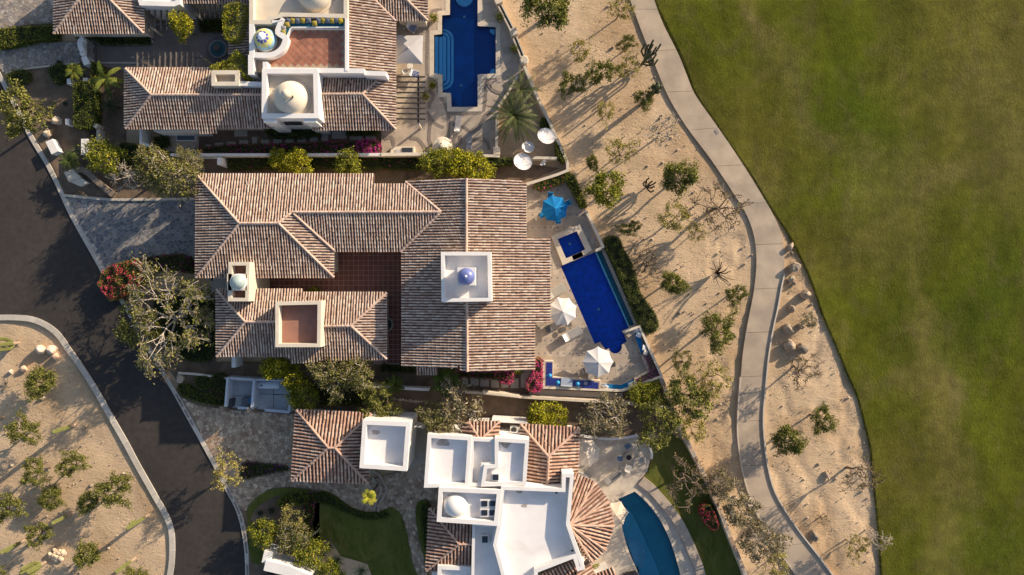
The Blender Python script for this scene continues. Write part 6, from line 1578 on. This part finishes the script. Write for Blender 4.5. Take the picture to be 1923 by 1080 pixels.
hg('shaded purple bougainvillea at the top of the wide tree', smooth([(262, 488), (285, 482), (330, 478), (352, 484), (358, 500), (356, 512), (330, 508), (300, 504), (272, 514)], 2, True), 1.4, DK, ffrac=.14, fpal=[(.18, .02, .16), (.25, .02, .10)], name='bougainvillea', cat='bougainvillea', rough=.4)
hg('pink red bougainvillea column beside the blue tiled bar', smooth([(1006, 678), (1012, 674), (1018, 680), (1018, 710), (1017, 730), (1006, 736), (992, 732), (990, 718), (1000, 706), (1003, 690)], 2, True), 1.8, GR[:2] + DK[:1], ffrac=.65, fpal=PNK, name='bougainvillea', cat='bougainvillea', rough=.4)
hg('pink bougainvillea at the edge of the eave above the stepping slabs', smooth([(930, 700), (950, 697), (962, 700), (963, 718), (948, 720), (936, 715)], 2, True), 1.5, DK, ffrac=.5, fpal=PNK, name='bougainvillea', cat='bougainvillea', rough=.4)
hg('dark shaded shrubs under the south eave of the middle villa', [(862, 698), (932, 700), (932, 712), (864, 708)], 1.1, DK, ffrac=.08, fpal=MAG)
hg('green clipped bush in the white planter beneath the south eave', [(963, 697), (978, 697), (978, 702), (963, 702)], 1.0, GR)
hg('purple flowering ground cover in the terrace corner', [(1210, 668), (1216, 668), (1238, 704), (1198, 724), (1193, 714), (1221, 699)], .72, [(.20, .14, .09), (.12, .10, .05), (.26, .20, .14)], ffrac=.28, fpal=[(.35, .06, .28), (.42, .10, .32)], name='flower_patch', cat='flowers', core=False, z0=.5)
hg('crimson bougainvillea on the stone wall beside the grey green trees', smooth([(1320, 955), (1332, 950), (1340, 960), (1348, 980), (1350, 992), (1340, 996), (1328, 985), (1320, 970)], 2, True), 1.7, DK + OL[:1], ffrac=.35, fpal=RED, name='bougainvillea', cat='bougainvillea', rough=.5)
hg('half sunlit clipped hedge along the upper driveway', [(-10, 54), (40, 50), (104, 46), (104, 72), (60, 76), (30, 84), (-10, 90)], 1.2, DK + GR[:2])
hg('dark hedge bed under the eave of the top left roof', [(142, 66), (278, 66), (280, 82), (186, 82), (176, 72), (142, 74)], .7, DK)
hg('tall dark clipped hedge in the upper left garden', [(136, 155), (168, 152), (176, 170), (176, 232), (168, 240), (138, 238)], 1.7, GR[:1] + DK)
hg('narrow sunlit hedge left of the banana palm', [(169, 115), (186, 120), (190, 140), (186, 152), (170, 150)], 1.4, GR + DK[:2])
hg('dark shrubs under the trees beside the flowering shrub', smooth([(225, 268), (300, 280), (330, 296), (300, 300), (240, 312), (222, 300)], 2, True), .9, DK, rough=.5)
hg('shaded low shrubs left of the kerb garden palm', smooth([(12, 138), (30, 130), (50, 134), (52, 150), (30, 158), (12, 154)], 2, True), .8, DK, rough=.4)
hg('dark shrub in front of the round palm', smooth([(90, 128), (108, 118), (122, 126), (120, 148), (104, 156), (92, 142)], 2, True), .9, DK, rough=.4)
hg('yellow green vine spilling over the small courtyard roof', smooth([(421, 12), (440, 4), (458, 8), (454, 30), (448, 60), (440, 72), (424, 72), (418, 50), (418, 30)], 2, True), 5.6, CI + GR, name='vine', cat='vine', z0=3.7, core=False, rough=.5)
hg('yellow vine over the roof edge beside the open topped white box', smooth([(394, 125), (410, 118), (432, 108), (440, 95), (450, 100), (455, 118), (466, 128), (468, 146), (456, 145), (448, 132), (430, 130), (400, 132)], 2, True), 5.6, CI + GR, name='vine', cat='vine', z0=3.7, core=False, rough=.5)
hg('dark shrubs in the shaded upper courtyard', [(372, 36), (416, 36), (418, 56), (374, 56)], .9, DK, rough=.4)
hg('shaded planting below the wide pale branched tree', smooth([(290, 560), (400, 560), (402, 660), (380, 680), (330, 670), (290, 620)], 2, True), .7, DK, dens=90, rough=.5)
hg('dark round shrub in the triangular bed beside the service yard', smooth([(366, 710), (386, 706), (392, 720), (384, 732), (368, 728)], 2, True), .9, DK)
hg('dark grass and shrubs along the triangular bed edge', smooth([(334, 722), (356, 724), (372, 738), (400, 742), (418, 748), (418, 762), (380, 758), (350, 748), (336, 738)], 2, True), .5, DK + GR[:1])
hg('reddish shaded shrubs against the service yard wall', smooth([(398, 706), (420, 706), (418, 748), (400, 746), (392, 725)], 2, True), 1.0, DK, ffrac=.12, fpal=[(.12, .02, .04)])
hg('shaded shrubs south of the middle villa behind the palms', [(585, 725), (690, 728), (690, 760), (600, 762)], 1.0, DK, dens=110, rough=.5)
hg('dark ground plants beside the small shed roof', [(716, 686), (778, 690), (778, 700), (716, 698)], .8, DK)
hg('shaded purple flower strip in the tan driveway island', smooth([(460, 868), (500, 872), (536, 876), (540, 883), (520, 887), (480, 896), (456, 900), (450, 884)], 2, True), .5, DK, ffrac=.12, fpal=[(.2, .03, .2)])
hg('dark planting along the top edge of the lower lawn', smooth([(590, 924), (620, 932), (650, 952), (690, 966), (725, 962), (726, 972), (690, 976), (650, 964), (615, 948), (590, 942)], 2, True), .6, DK)
hg('dark planting strip left of the lower lawn', smooth([(578, 928), (590, 940), (584, 1000), (588, 1040), (574, 1044), (570, 990), (572, 950)], 2, True), .6, DK, ffrac=.08, fpal=MAG)
hg('yellow green shrubs near the top of the front bed', smooth([(528, 935), (560, 926), (578, 930), (574, 946), (550, 950), (520, 952)], 2, True), .8, GR + DK, rough=.5)
hg('dark leafy bed beside the lower flagstone path', smooth([(790, 955), (802, 948), (810, 965), (808, 1010), (800, 1040), (794, 1000)], 2, True), .7, DK)
hg('green potted bush at the edge of the fan roof', smooth([(1113, 1070), (1124, 1064), (1132, 1072), (1124, 1080)], 2, True), 1.0, GR, rough=.4)
hg('small green plant in the red courtyard', smooth([(578, 545), (588, 540), (596, 546), (594, 550), (580, 551)], 2, True), 1.6, GR, rough=.4)
for x, y, l in ((816, 38, 'potted green plant at the upper left of the cross shaped pool'), (813, 163, 'potted green plant at the lower left of the cross shaped pool'), (938, 36, 'potted dark plant against the glazed wall, the upper one'), (966, 96, 'potted dark plant against the glazed wall, the lower one'), (800, 184, 'potted plant at the end of the black pergola')):
    t = empty('potted_plant', P(x, y, .2), l, 'potted plant', 'potted plants on the upper patio')
    mb = MB(); mb.lathe(P(x, y, .2), [(.2, 0), (.3, .45), (.33, .5), (.27, .5), (.25, .42)], 14, (.3, .16, .1)); mb.build('pot', plastic, t, True)
    rng = np.random.default_rng(x); n = 260; C = rng.normal(size=(n, 3)) * np.array([.24, .24, .2]) + np.array([*P(x, y, .2)[:2], 1.0]); U, V = rand_axes(rng, n, .09)
    quads('leaves', C, U, V, leafcol(rng, n, GR if x < 900 else DK), leaf, t)
# palms and rosettes
def frond_palm(label, px, py, R, h, n, pal, seed, name='palm', cat='palm', droop=1.0, leafl=.45, trunk_r=.22, group=None, pairs=24, lw=.03):
    rng = np.random.default_rng(seed); c = P(px, py, h); t = empty(name, (c.x, c.y, 0), label, cat, group)
    mb = MB(); mb.tube([(c.x, c.y, -.2), (c.x, c.y, h * .5), (c.x, c.y, h)], [trunk_r * 1.2, trunk_r, trunk_r * 1.1], 10); mb.build('trunk', bark, t, True)
    for k in range(n):
        az = k * 2.39996 + rng.normal() * .1; el = .15 + 1.1 * (k / n) ** 1.1 if droop else .3; L = R * rng.uniform(.85, 1.12)
        S = 7; pts = []; p = np.array([c.x, c.y, h]); a = 1.15 - 1.35 * (1 - k / n)
        for i in range(S + 1):
            pts.append(p.copy()); d = np.array([math.cos(az) * math.cos(a), math.sin(az) * math.cos(a), math.sin(a)]); p = p + d * L / S; a -= .24 * droop
        mb = MB(); col = pal[rng.integers(len(pal))]; mb.col = tuple(v * .9 for v in col)
        mb.tube([tuple(q) for q in pts], [.03 - .022 * i / S for i in range(S + 1)], 3, mb.col)
        for i in range(pairs):
            u = (i + 1.5) / (pairs + 1.5) * S; j = min(int(u), S - 1); q = pts[j] + (pts[j + 1] - pts[j]) * (u - j); d = pts[j + 1] - pts[j]; d /= np.linalg.norm(d)
            side = np.cross(d, [0, 0, 1]); side /= max(1e-6, np.linalg.norm(side)); ll = leafl * math.sin(math.pi * min(1, .18 + .8 * i / pairs)) 
            for s in (-1, 1):
                e = q + (side * s * .75 + d * .6 + np.array([0, 0, -.12 + .2 * rng.random()])) * ll; w = d * lw
                f = rng.uniform(.75, 1.25); mb.face([tuple(q - w), tuple(q + w), tuple(e)], tuple(v * f for v in col))
        mb.build('frond', leaf, t)
    return t
DP = [(.075, .095, .03), (.11, .125, .045), (.17, .17, .08), (.055, .07, .02)]
frond_palm('large date palm in the bed beside the upper patio', 967, 218, 3.5, 3.2, 42, DP, 3, leafl=.34, pairs=36, lw=.04)
frond_palm('upper date palm leaning over the end of the cross shaped pool', 978, 168, 2.6, 3.6, 24, DP, 4, leafl=.28, pairs=32, lw=.03)
frond_palm('bright yellow green palm on the curved steps by the lower lawn', 693, 934, 1.0, 5.2, 13, [(.34, .33, .03), (.42, .38, .05), (.24, .26, .03)], 5, leafl=.38, pairs=14, lw=.05, trunk_r=.12)
frond_palm('small round palm beside the upper curved walk', 139, 134, 1.25, 1.8, 22, [(.12, .15, .02), (.2, .2, .03), (.07, .1, .02)], 6, leafl=.3, pairs=12, lw=.05, trunk_r=.15)
frond_palm('banana like palm with broad leaves beside the upper villa corner', 198, 148, 2.1, 2.4, 8, [(.09, .12, .02), (.14, .16, .03), (.06, .08, .015)], 7, leafl=.42, pairs=22, lw=.12, trunk_r=.14, droop=.9)
frond_palm('dark spiky palm below the banana like palm', 207, 198, 1.3, 1.4, 26, [(.035, .05, .02), (.055, .07, .03)], 8, leafl=.25, pairs=10, lw=.03, trunk_r=.12)
frond_palm('bushy palm beside the white block marker', 130, 302, 1.4, 1.8, 26, [(.06, .085, .02), (.09, .11, .03)], 9, leafl=.3, pairs=12, lw=.05, trunk_r=.15)
frond_palm('full green palm south of the shed roof', 838, 717, 1.9, 3.2, 34, [(.05, .08, .012), (.08, .11, .015), (.10, .13, .02)], 10, leafl=.45, pairs=18, lw=.055, trunk_r=.16)
frond_palm('pale centred palm on the white boundary wall', 741, 722, 1.4, 2.8, 20, [(.08, .10, .02), (.12, .14, .02), (.05, .07, .01)], 11, leafl=.35, pairs=14, lw=.05, trunk_r=.12)
def rosette(label, px, py, R, n, pal, seed, name='agave', cat='agave', h=.25, group=None, w=.07, up=.5):
    rng = np.random.default_rng(seed); c = P(px, py, h); t = empty(name, (c.x, c.y, 0), label, cat, group); mb = MB()
    mb.tube([(c.x, c.y, -.1), (c.x, c.y, h)], [.12, .1], 7, (.15, .12, .08)); mb.build('stem', plastic, t)
    for k in range(n):
        az = k * 2.39996; a = up * (k / n) * 2 + .05; L = R * rng.uniform(.8, 1.15); col = pal[rng.integers(len(pal))]; mb = MB(); p = np.array([c.x, c.y, h]); S = 5; prev = None
        for i in range(S + 1):
            d = np.array([math.cos(az) * math.cos(a), math.sin(az) * math.cos(a), math.sin(a)]); sd_ = np.array([-math.sin(az), math.cos(az), 0]); ww = w * (1 - i / S) ** .7 * (1 if i else .7)
            cur = (p - sd_ * ww, p + sd_ * ww, p - np.array([0, 0, ww * .5]))
            if prev: mb.face([tuple(prev[0]), tuple(prev[2]), tuple(cur[2]), tuple(cur[0])], col); mb.face([tuple(prev[2]), tuple(prev[1]), tuple(cur[1]), tuple(cur[2])], tuple(v * 1.05 for v in col))
            prev = cur; p = p + d * L / S; a -= .10
        mb.build('leaf', leaf, t)
    return t
AG = [(.10, .13, .06), (.15, .18, .09), (.20, .22, .12), (.07, .10, .05)]
for x, y, R, l in ((618, 1025, 1.1, 'aloe at the top of the sandy wedge by the lower lawn'), (603, 1044, .9, 'aloe in the middle left of the sandy wedge'), (632, 1052, 1.25, 'largest aloe, right of the middle one in the sandy wedge'), (590, 1072, .7, 'small aloe near the bushes at the bottom'), (678, 1072, 1.1, 'aloe on the dark bed at the bottom of the lower lawn')):
    rosette(l, x, y, R, 26, AG, x, 'aloe', 'aloe', .5, 'aloes beside the lower lawn', .06, .6)
for x, y, R, l in ((145, 283, .85, 'pale spiky yucca left of the pink flowering shrub'), (510, 958, .75, 'dark agave in the front bed, the right one'), (489, 963, .6, 'dark agave in the front bed, the left one'), (383, 726, .7, 'dark spiky plant in the triangular bed'), (112, 118, .5, 'small dark spiky plant beside the round palm'), (100, 196, .5, 'small dark agave on bare soil in the upper left garden'), (123, 195, .4, 'smaller dark agave right of the other on bare soil')):
    rosette(l, x, y, R, 24, [(.12, .13, .06), (.18, .19, .1)] if x == 145 else [(.03, .045, .025), (.045, .06, .035)], x, 'agave', 'agave', .25, None, .04)
# cacti
CG = (.15, .155, .05); CW = (.34, .25, .18); CD = (.075, .085, .045)
cactm = mat('cactus_skin', (1, 1, 1), .7, .15, 2.0, .01, 20, tint=True)
def column(mb, pts, r, col, n=12):
    """ribbed column with a rounded tip"""
    pts = [Vector(p) for p in pts]; end = (pts[-1] - pts[-2]).normalized()
    P_ = pts + [pts[-1] + end * r * .6, pts[-1] + end * r * .9]; R_ = [r * .85] + [r] * (len(pts) - 1) + [r * .7, r * .15]
    i0 = len(mb.v); mb.tube(P_, R_, n * 2, col)
    for i in range(len(P_)):
        for k in range(0, n * 2, 2):
            v = Vector(mb.v[i0 + i * n * 2 + k]); mb.v[i0 + i * n * 2 + k] = tuple(P_[i].lerp(v, .80))
def cardon(label, px, py, h, r, arms, group=None, col=CG, woody=1.0, lean=(0, 0), base_px=True):
    b = P(px, py, 0); t = empty('cardon_cactus', b, label, 'cactus', group)
    mb = MB(); mb.tube([b - Vector((0, 0, .2)), b + Vector((0, 0, woody))], [r * .75, r * .8], 12, CW); mb.build('base', cactm, t)
    top = b + Vector((lean[0], lean[1], h)); mb = MB(); column(mb, [b + Vector((0, 0, woody * .9)), b.lerp(top, .5) , top], r, col); mb.build('stem', cactm, t)
    for (az, z0, out, hh, rr) in arms:
        p = b.lerp(top, z0 / h); d = Vector((math.cos(az), math.sin(az), 0)); mb = MB()
        column(mb, [p, p + d * out * .6 + Vector((0, 0, .1)), p + d * out + Vector((0, 0, .45)), p + d * out * 1.02 + Vector((0, 0, hh))], rr, col); mb.build('arm', cactm, t)
GC = 'cardon cacti on the sand island'
cardon('tall cactus near the island kerb with a broken tip', 278, 968, 4.6, .2, [(2.5, 2.4, .3, 1.1, .16)], GC)
cardon('tall cactus near the bottom of the island right of the round tree', 253, 1049, 4.0, .2, [(3.9, 2.0, .3, .9, .15)], GC)
cardon('yellow cactus left of the dead branches near the island top', 139, 799, 3.8, .24, [(3.5, 1.6, .35, 1.0, .17)], GC)
cardon('slender cactus between the dark bush and the big mesquite', 133, 965, 3.4, .19, [], GC)
cardon('slender cactus at the left below the left edge mesquite', 45, 1015, 3.8, .2, [(4.2, 2.0, .35, .8, .15)], GC)
cardon('many armed cactus left of the heap of pale stones', 85, 1056, 3.0, .25, [(3.3, .8, .9, 2.0, .2), (4.2, .9, .8, 1.6, .2), (2.6, .7, .7, 2.4, .18)], GC)
cardon('group of yellow green columns at the left edge of the island', 33, 644, 3.2, .24, [(3.3, .5, .6, 2.6, .22), (4.3, .6, .6, 2.2, .22), (2.5, .6, .9, 2.8, .22)], GC)
cardon('short cactus cut by the left edge above the many armed one', 3, 784, 2.6, .24, [], GC)
GD = 'dark cacti on the sand slope'
cardon('dark candelabra cactus with many upturned arms beside the cart path', 1203, 124, 4.2, .15, [(a, .6 + .25 * i, .9 + .12 * (i % 3), 2.2 + .35 * (i % 4), .10) for i, a in enumerate((-.3, .2, .7, 1.1, 1.5, -.7, 2.2, .45, 1.3))], GD, CD, .5, (.35, .3))
cardon('stout cactus with a crown of short arms beside the cart path', 1219, 184, 4.6, .26, [(a, 3.0, .42, 1.3, .17) for a in (.3, 1.4, 2.5, 3.8, 5.2)], GD, (.10, .11, .05), .5, (.12, .1))
cardon('small hand shaped cactus in the middle of the sand slope', 1212, 353, 2.3, .10, [(a, .4, .55 + .2 * (i % 2), 1.9, .085) for i, a in enumerate((-.2, .4, .9, 1.6, 2.4, -.9))], GD, (.04, .045, .03), .2)
# ocotillo: spiny canes from one root
t = empty('ocotillo', P(1344, 512, 0), 'spiny ocotillo with dark arching canes on the lower sand slope', 'ocotillo'); b = P(1344, 512, 0); rng = random.Random(4)
for k in range(24):
    a = 6.283 * k / 24 + rng.uniform(-.2, .2); L = rng.uniform(.5, 1.7); H_ = rng.uniform(1.6, 3.2); mb = MB(); pts = []
    for i in range(6):
        u = i / 5; a += rng.uniform(-.12, .12); pts.append(b + Vector((math.cos(a + .5 * u) * L * u ** 1.2, math.sin(a + .5 * u) * L * u ** 1.2, H_ * u ** .8)))
    mb.tube(pts, [.055, .05, .045, .04, .035, .02], 5, (.075, .06, .045)); mb.build('cane', cactm, t)
# dead branches on the island
for l, x, y, s in (('dead grey branches below the left edge cacti', 12, 722, 1.0), ('small tangle of dead branches beside the yellow cactus', 160, 803, .6)):
    t = empty('dead_branches', P(x, y, 0), l, 'dead shrub'); mb = MB(); b = P(x, y, 0)
    for k in range(14):
        a = rng.uniform(0, 6.28); L = rng.uniform(.6, 1.3) * s; mb.tube([b, b + Vector((math.cos(a) * L * .5, math.sin(a) * L * .5, .35 * s)), b + Vector((math.cos(a + .4) * L, math.sin(a + .4) * L, rng.uniform(.1, .6) * s))], [.04 * s, .03 * s, .012], 4, (.13, .11, .09))
    mb.build('branches', cactm, t)
# boulders
def rock(label, px, py, r, h, seed, col=(1, 1, 1), group=None, cat='rock', sx=1.0, sy=1.0, rz=0):
    bm = bmesh.new(); bmesh.ops.create_icosphere(bm, subdivisions=3, radius=1.0)
    rg = random.Random(seed); off = Vector((rg.uniform(0, 50), rg.uniform(0, 50), rg.uniform(0, 50)))
    pl_ = [(Vector((rg.gauss(0, 1), rg.gauss(0, 1), rg.gauss(0, .8))).normalized(), rg.uniform(.55, .85)) for _ in range(9)]
    for v in bm.verts:
        p = v.co.normalized()
        for n_, d_ in pl_:
            e = p.dot(n_) - d_
            if e > 0: p = p - n_ * e * .85
        p *= 1 + .12 * noise.fractal(p * 1.4 + off, 1, 2, 4)
        v.co = Vector((p.x * r * sx, p.y * r * sy, max(p.z, -.5) * h))
    me = bpy.data.meshes.new('rock'); bm.to_mesh(me); bm.free(); me.materials.append(rockm)
    at = me.color_attributes.new('tint', 'FLOAT_COLOR', 'CORNER'); at.data.foreach_set('color', [*col, 1.0] * len(me.loops))
    o = bpy.data.objects.new('rock', me); link(o, None); o.location = P(px, py, h * .25); o.rotation_euler = (0, 0, rz); return props(o, label, cat if label else None, group)
GRK = 'boulders between the cart path and the fairway'
LTc = (1.5, 1.5, 1.45)
for l, x, y, r, h, sx, sy in (('small boulder at the top of the strip beside the path', 1484, 464, .45, .5, 1.2, .8), ('largest boulder on the strip, beside the path bend', 1493, 501, .8, 1.2, 1, 1.1), ('low boulder below the largest one', 1487, 524, .45, .5, 1, .7), ('tiny boulder under the low one', 1492, 532, .3, .35, 1, .8), ('upright boulder near the fairway edge', 1512, 553, .6, 1.0, .8, 1.1), ('slim boulder left of the upright one', 1486, 579, .45, .8, .7, 1.2), ('boulder shaded by the grey bush', 1503, 613, .4, .6, 1, 1), ('flat topped boulder in the cluster by the path', 1480, 618, .6, .9, 1, 1), ('pointed boulder at the bottom of the cluster', 1482, 648, .7, .8, 1.2, .9), ('broad boulder above the dark leafless bush', 1506, 655, .8, 1.0, 1.1, 1), ('dark lone boulder low on the eroded slope', 1529, 1007, .5, .5, 1.3, .9), ('fallen stump like stone on the eroded slope', 1554, 893, .35, .3, 1.6, .6)):
    rock(l, x, y, min(r, .62) * 1.05, min(h, .9), int(x + y), (.5, .5, .5) if 'dark' in l else (.82, .78, .72), GRK, sx=sx, sy=sy, rz=x)
GI = 'pale stones on the sand island'
for l, x, y, r, h in (('large grey white boulder near the island kerb', 78, 657, .6, .9), ('pink boulder touching the large grey white one', 97, 657, .52, .7), ('pink boulder lowest of the three near the island kerb', 105, 669, .45, .5), ('little grey stone left of the other small one', 20, 698, .27, .3), ('little cream stone above the bushy tree', 46, 693, .42, .4)):
    rock(l, x, y, r, h, int(x * 3 + y), (1.55, 1.5, 1.5) if 'grey' in l else (1.75, 1.45, 1.25), GI)
t = empty('stone_heap', P(107, 1040, 0), 'heap of pale stones near the bottom of the island', 'stone heap')
for k in range(26):
    a = RNG.uniform(0, 6.28); q = RNG.uniform(0, 1) ** .5; x, y = 107 + 15 * q * math.cos(a), 1040 + 13 * q * math.sin(a)
    o = rock(None, x, y, RNG.uniform(.16, .32), RNG.uniform(.15, .3), k + 90, (1.6, 1.45, 1.3)); w = o.location.copy(); o.name = 'stone'; o.parent = t; o.location = w - t.location + Vector((0, 0, .25 * (1 - q)))
t = empty('stone_row', P(760, 752, 0), 'row of rough pale stones along the shaded dirt behind the lower villa', 'stone row')
for k in range(14):
    o = rock(None, 736 + k * 5 , 750 + k * .4 + RNG.uniform(-1, 1), RNG.uniform(.13, .22), .15, k + 300, (1.3, 1.2, 1.1)); w = o.location.copy(); o.name = 'stone'; o.parent = t; o.location = w - t.location
for l, x, y, r in (('pale rock among the shrubs at the upper left garden', 107, 228, .6), ('grey boulder on the kerb beside the big tree', 88, 250, .55), ('rock at the lower left of the bare twigs by the kerb', 340, 710, .6)):
    rock(l, x, y, r, .6, x, (1.1, 1.08, 1.05))

# loose stones and leaf litter on the sand; drains and stains on the flat roofs
def on_sand(x, y):
    if x < 330: 
        xw = min((abs(q[1] - y), q[0]) for q in KERB_W)[1]
        return y > 600 and x < xw - 14 and inside((x, y), [(-20, 598), (40, 606), (100, 625), (150, 700), (215, 800), (290, 930), (318, 1000), (315, 1090), (-20, 1090)])
    pl = min((abs(q[1] - y), q[0]) for q in PATH_L)[1]; pr = min((abs(q[1] - y), q[0]) for q in PATH_R)[1]; le = min((abs(q[1] - y), q[0]) for q in LAWN_EDGE)[1]
    wall = 950 + .43 * y if y < 700 else 1250 + .42 * (y - 700)
    return (wall + 12 < x < pl - 6) or (pr + 8 < x < le - 4)
mb = MB(); k = 0
while k < 900:
    x, y = RNG.uniform(960, 1660) if RNG.random() < .7 else RNG.uniform(0, 320), RNG.uniform(-5, 1085)
    if not on_sand(x, y): continue
    k += 1; r = RNG.expovariate(22) + .025; p = P(x, y, -.08); f = RNG.uniform(.55, 1.15)
    vs = [p + Vector((r * RNG.uniform(.7, 1.2) * math.cos(t), r * RNG.uniform(.7, 1.2) * math.sin(t), 0)) for t in (0, 1.25, 2.5, 3.75, 5.0)] + [p + Vector((0, 0, r * 1.3 + .05))]
    mb.faces(vs, [(i, (i + 1) % 5, 5) for i in range(5)], (.42 * f, .34 * f, .26 * f))
o = mb.build('loose_stones', stone_m); o['kind'] = 'stuff'
rng = np.random.default_rng(77); C = []
for t in [o for o in bpy.data.objects if o.get('group') in (G1, G2)]:
    n = 60; rr = 1.7 * t.scale[0]; q = rng.normal(size=(n, 2)) * rr * .7; C.append(np.column_stack([t.location.x + q[:, 0], t.location.y + q[:, 1], np.full(n, -.03)]))
C = np.concatenate(C)
C = C[[on_sand(p[0] * PPM + 961.5, 540 - p[1] * PPM) for p in C]]
U, V = rand_axes(rng, len(C), .06, 3.0); lt = empty('leaf_litter', (0, 0, 0), kind='stuff'); quads('litter', C, U, V, leafcol(rng, len(C), [(.20, .13, .07), (.14, .09, .05), (.28, .20, .11)]), leaf, lt, 'stuff')
drain = mat('drain', (.05, .045, .04), .9); stain = mat('dried_puddle', (.42, .37, .32), .9, .3, 3, fine=.25)
LIFT = 0.8
for x, y, z in ((757, 873, 4.5), (976, 906, 5.1), (870, 905, 4.9), (1045, 925, 4.9), (1075, 1035, 4.9)):
    mb = MB(); mb.box(PB(x, y, z + .03), (.22, .22, .05)); mb.build('roof_drain', drain, V3)
for x, y, z, r in ((833, 831, 4.9, .62), (949, 833, 5.1, .55), (975, 921, 4.9, .4), (907, 925, 5.2, .3), (705, 812, 4.5, .4), (985, 950, 4.9, .3)):
    c = PB(x, y, z + .012); mb = MB(); mb.face([c + Vector((r * (1 + .25 * math.sin(3 * t + x)) * math.cos(t), .75 * r * (1 + .3 * math.sin(2 * t + y)) * math.sin(t), 0)) for t in np.linspace(0, 6.2, 18)]); mb.build('roof_stain', stain, V3)
# slipped and broken tiles lying on the middle villa
for x, y, z in ((962, 344, 4.3), (970, 443, 4.2), (852, 690, 5.3), (953, 533, 4.5), (968, 548, 4.4)):
    for k in range(4):
        mb = MB(); c = P(x + RNG.uniform(-6, 6), y + RNG.uniform(-3, 3), z + 1.05); t = RNG.uniform(0, 3); barrel(mb, c, Vector((math.cos(t), math.sin(t), 0)), .3, .09, .08, Vector((0, 0, 1)), (.5, .36, .28)); mb.build('loose_tile', tile_m, V2)


# ragged tufts where the turf thins out over the sand and the path edge
rng = np.random.default_rng(5); C = []
E_ = ppx(LAWN_EDGE, .05)
for p, q in zip(E_, E_[1:]):
    n = int((q - p).length * 60); t = rng.uniform(0, 1, n)[:, None]; o_ = -rng.exponential(.16, n)[:, None] + .12
    w = np.array([max(.25, 1.2 + 1.6 * noise.noise(Vector((float(p.x) * .5 + s * .3, float(p.y) * .5, 2)))) for s in t[:, 0]])[:, None]
    base = np.array(p[:]) + (np.array(q[:]) - np.array(p[:])) * t; base[:, 0:1] += o_ * w; base[:, 2] = rng.uniform(.0, .08, n); C.append(base)
C = np.concatenate(C); U, V = rand_axes(rng, len(C), .06, .8)
te = empty('turf_edge', (0, 0, 0), kind='stuff'); quads('grass', C, U, V, leafcol(rng, len(C), [(.085, .09, .015), (.13, .115, .03), (.06, .07, .01)]), leaf, te, 'stuff')
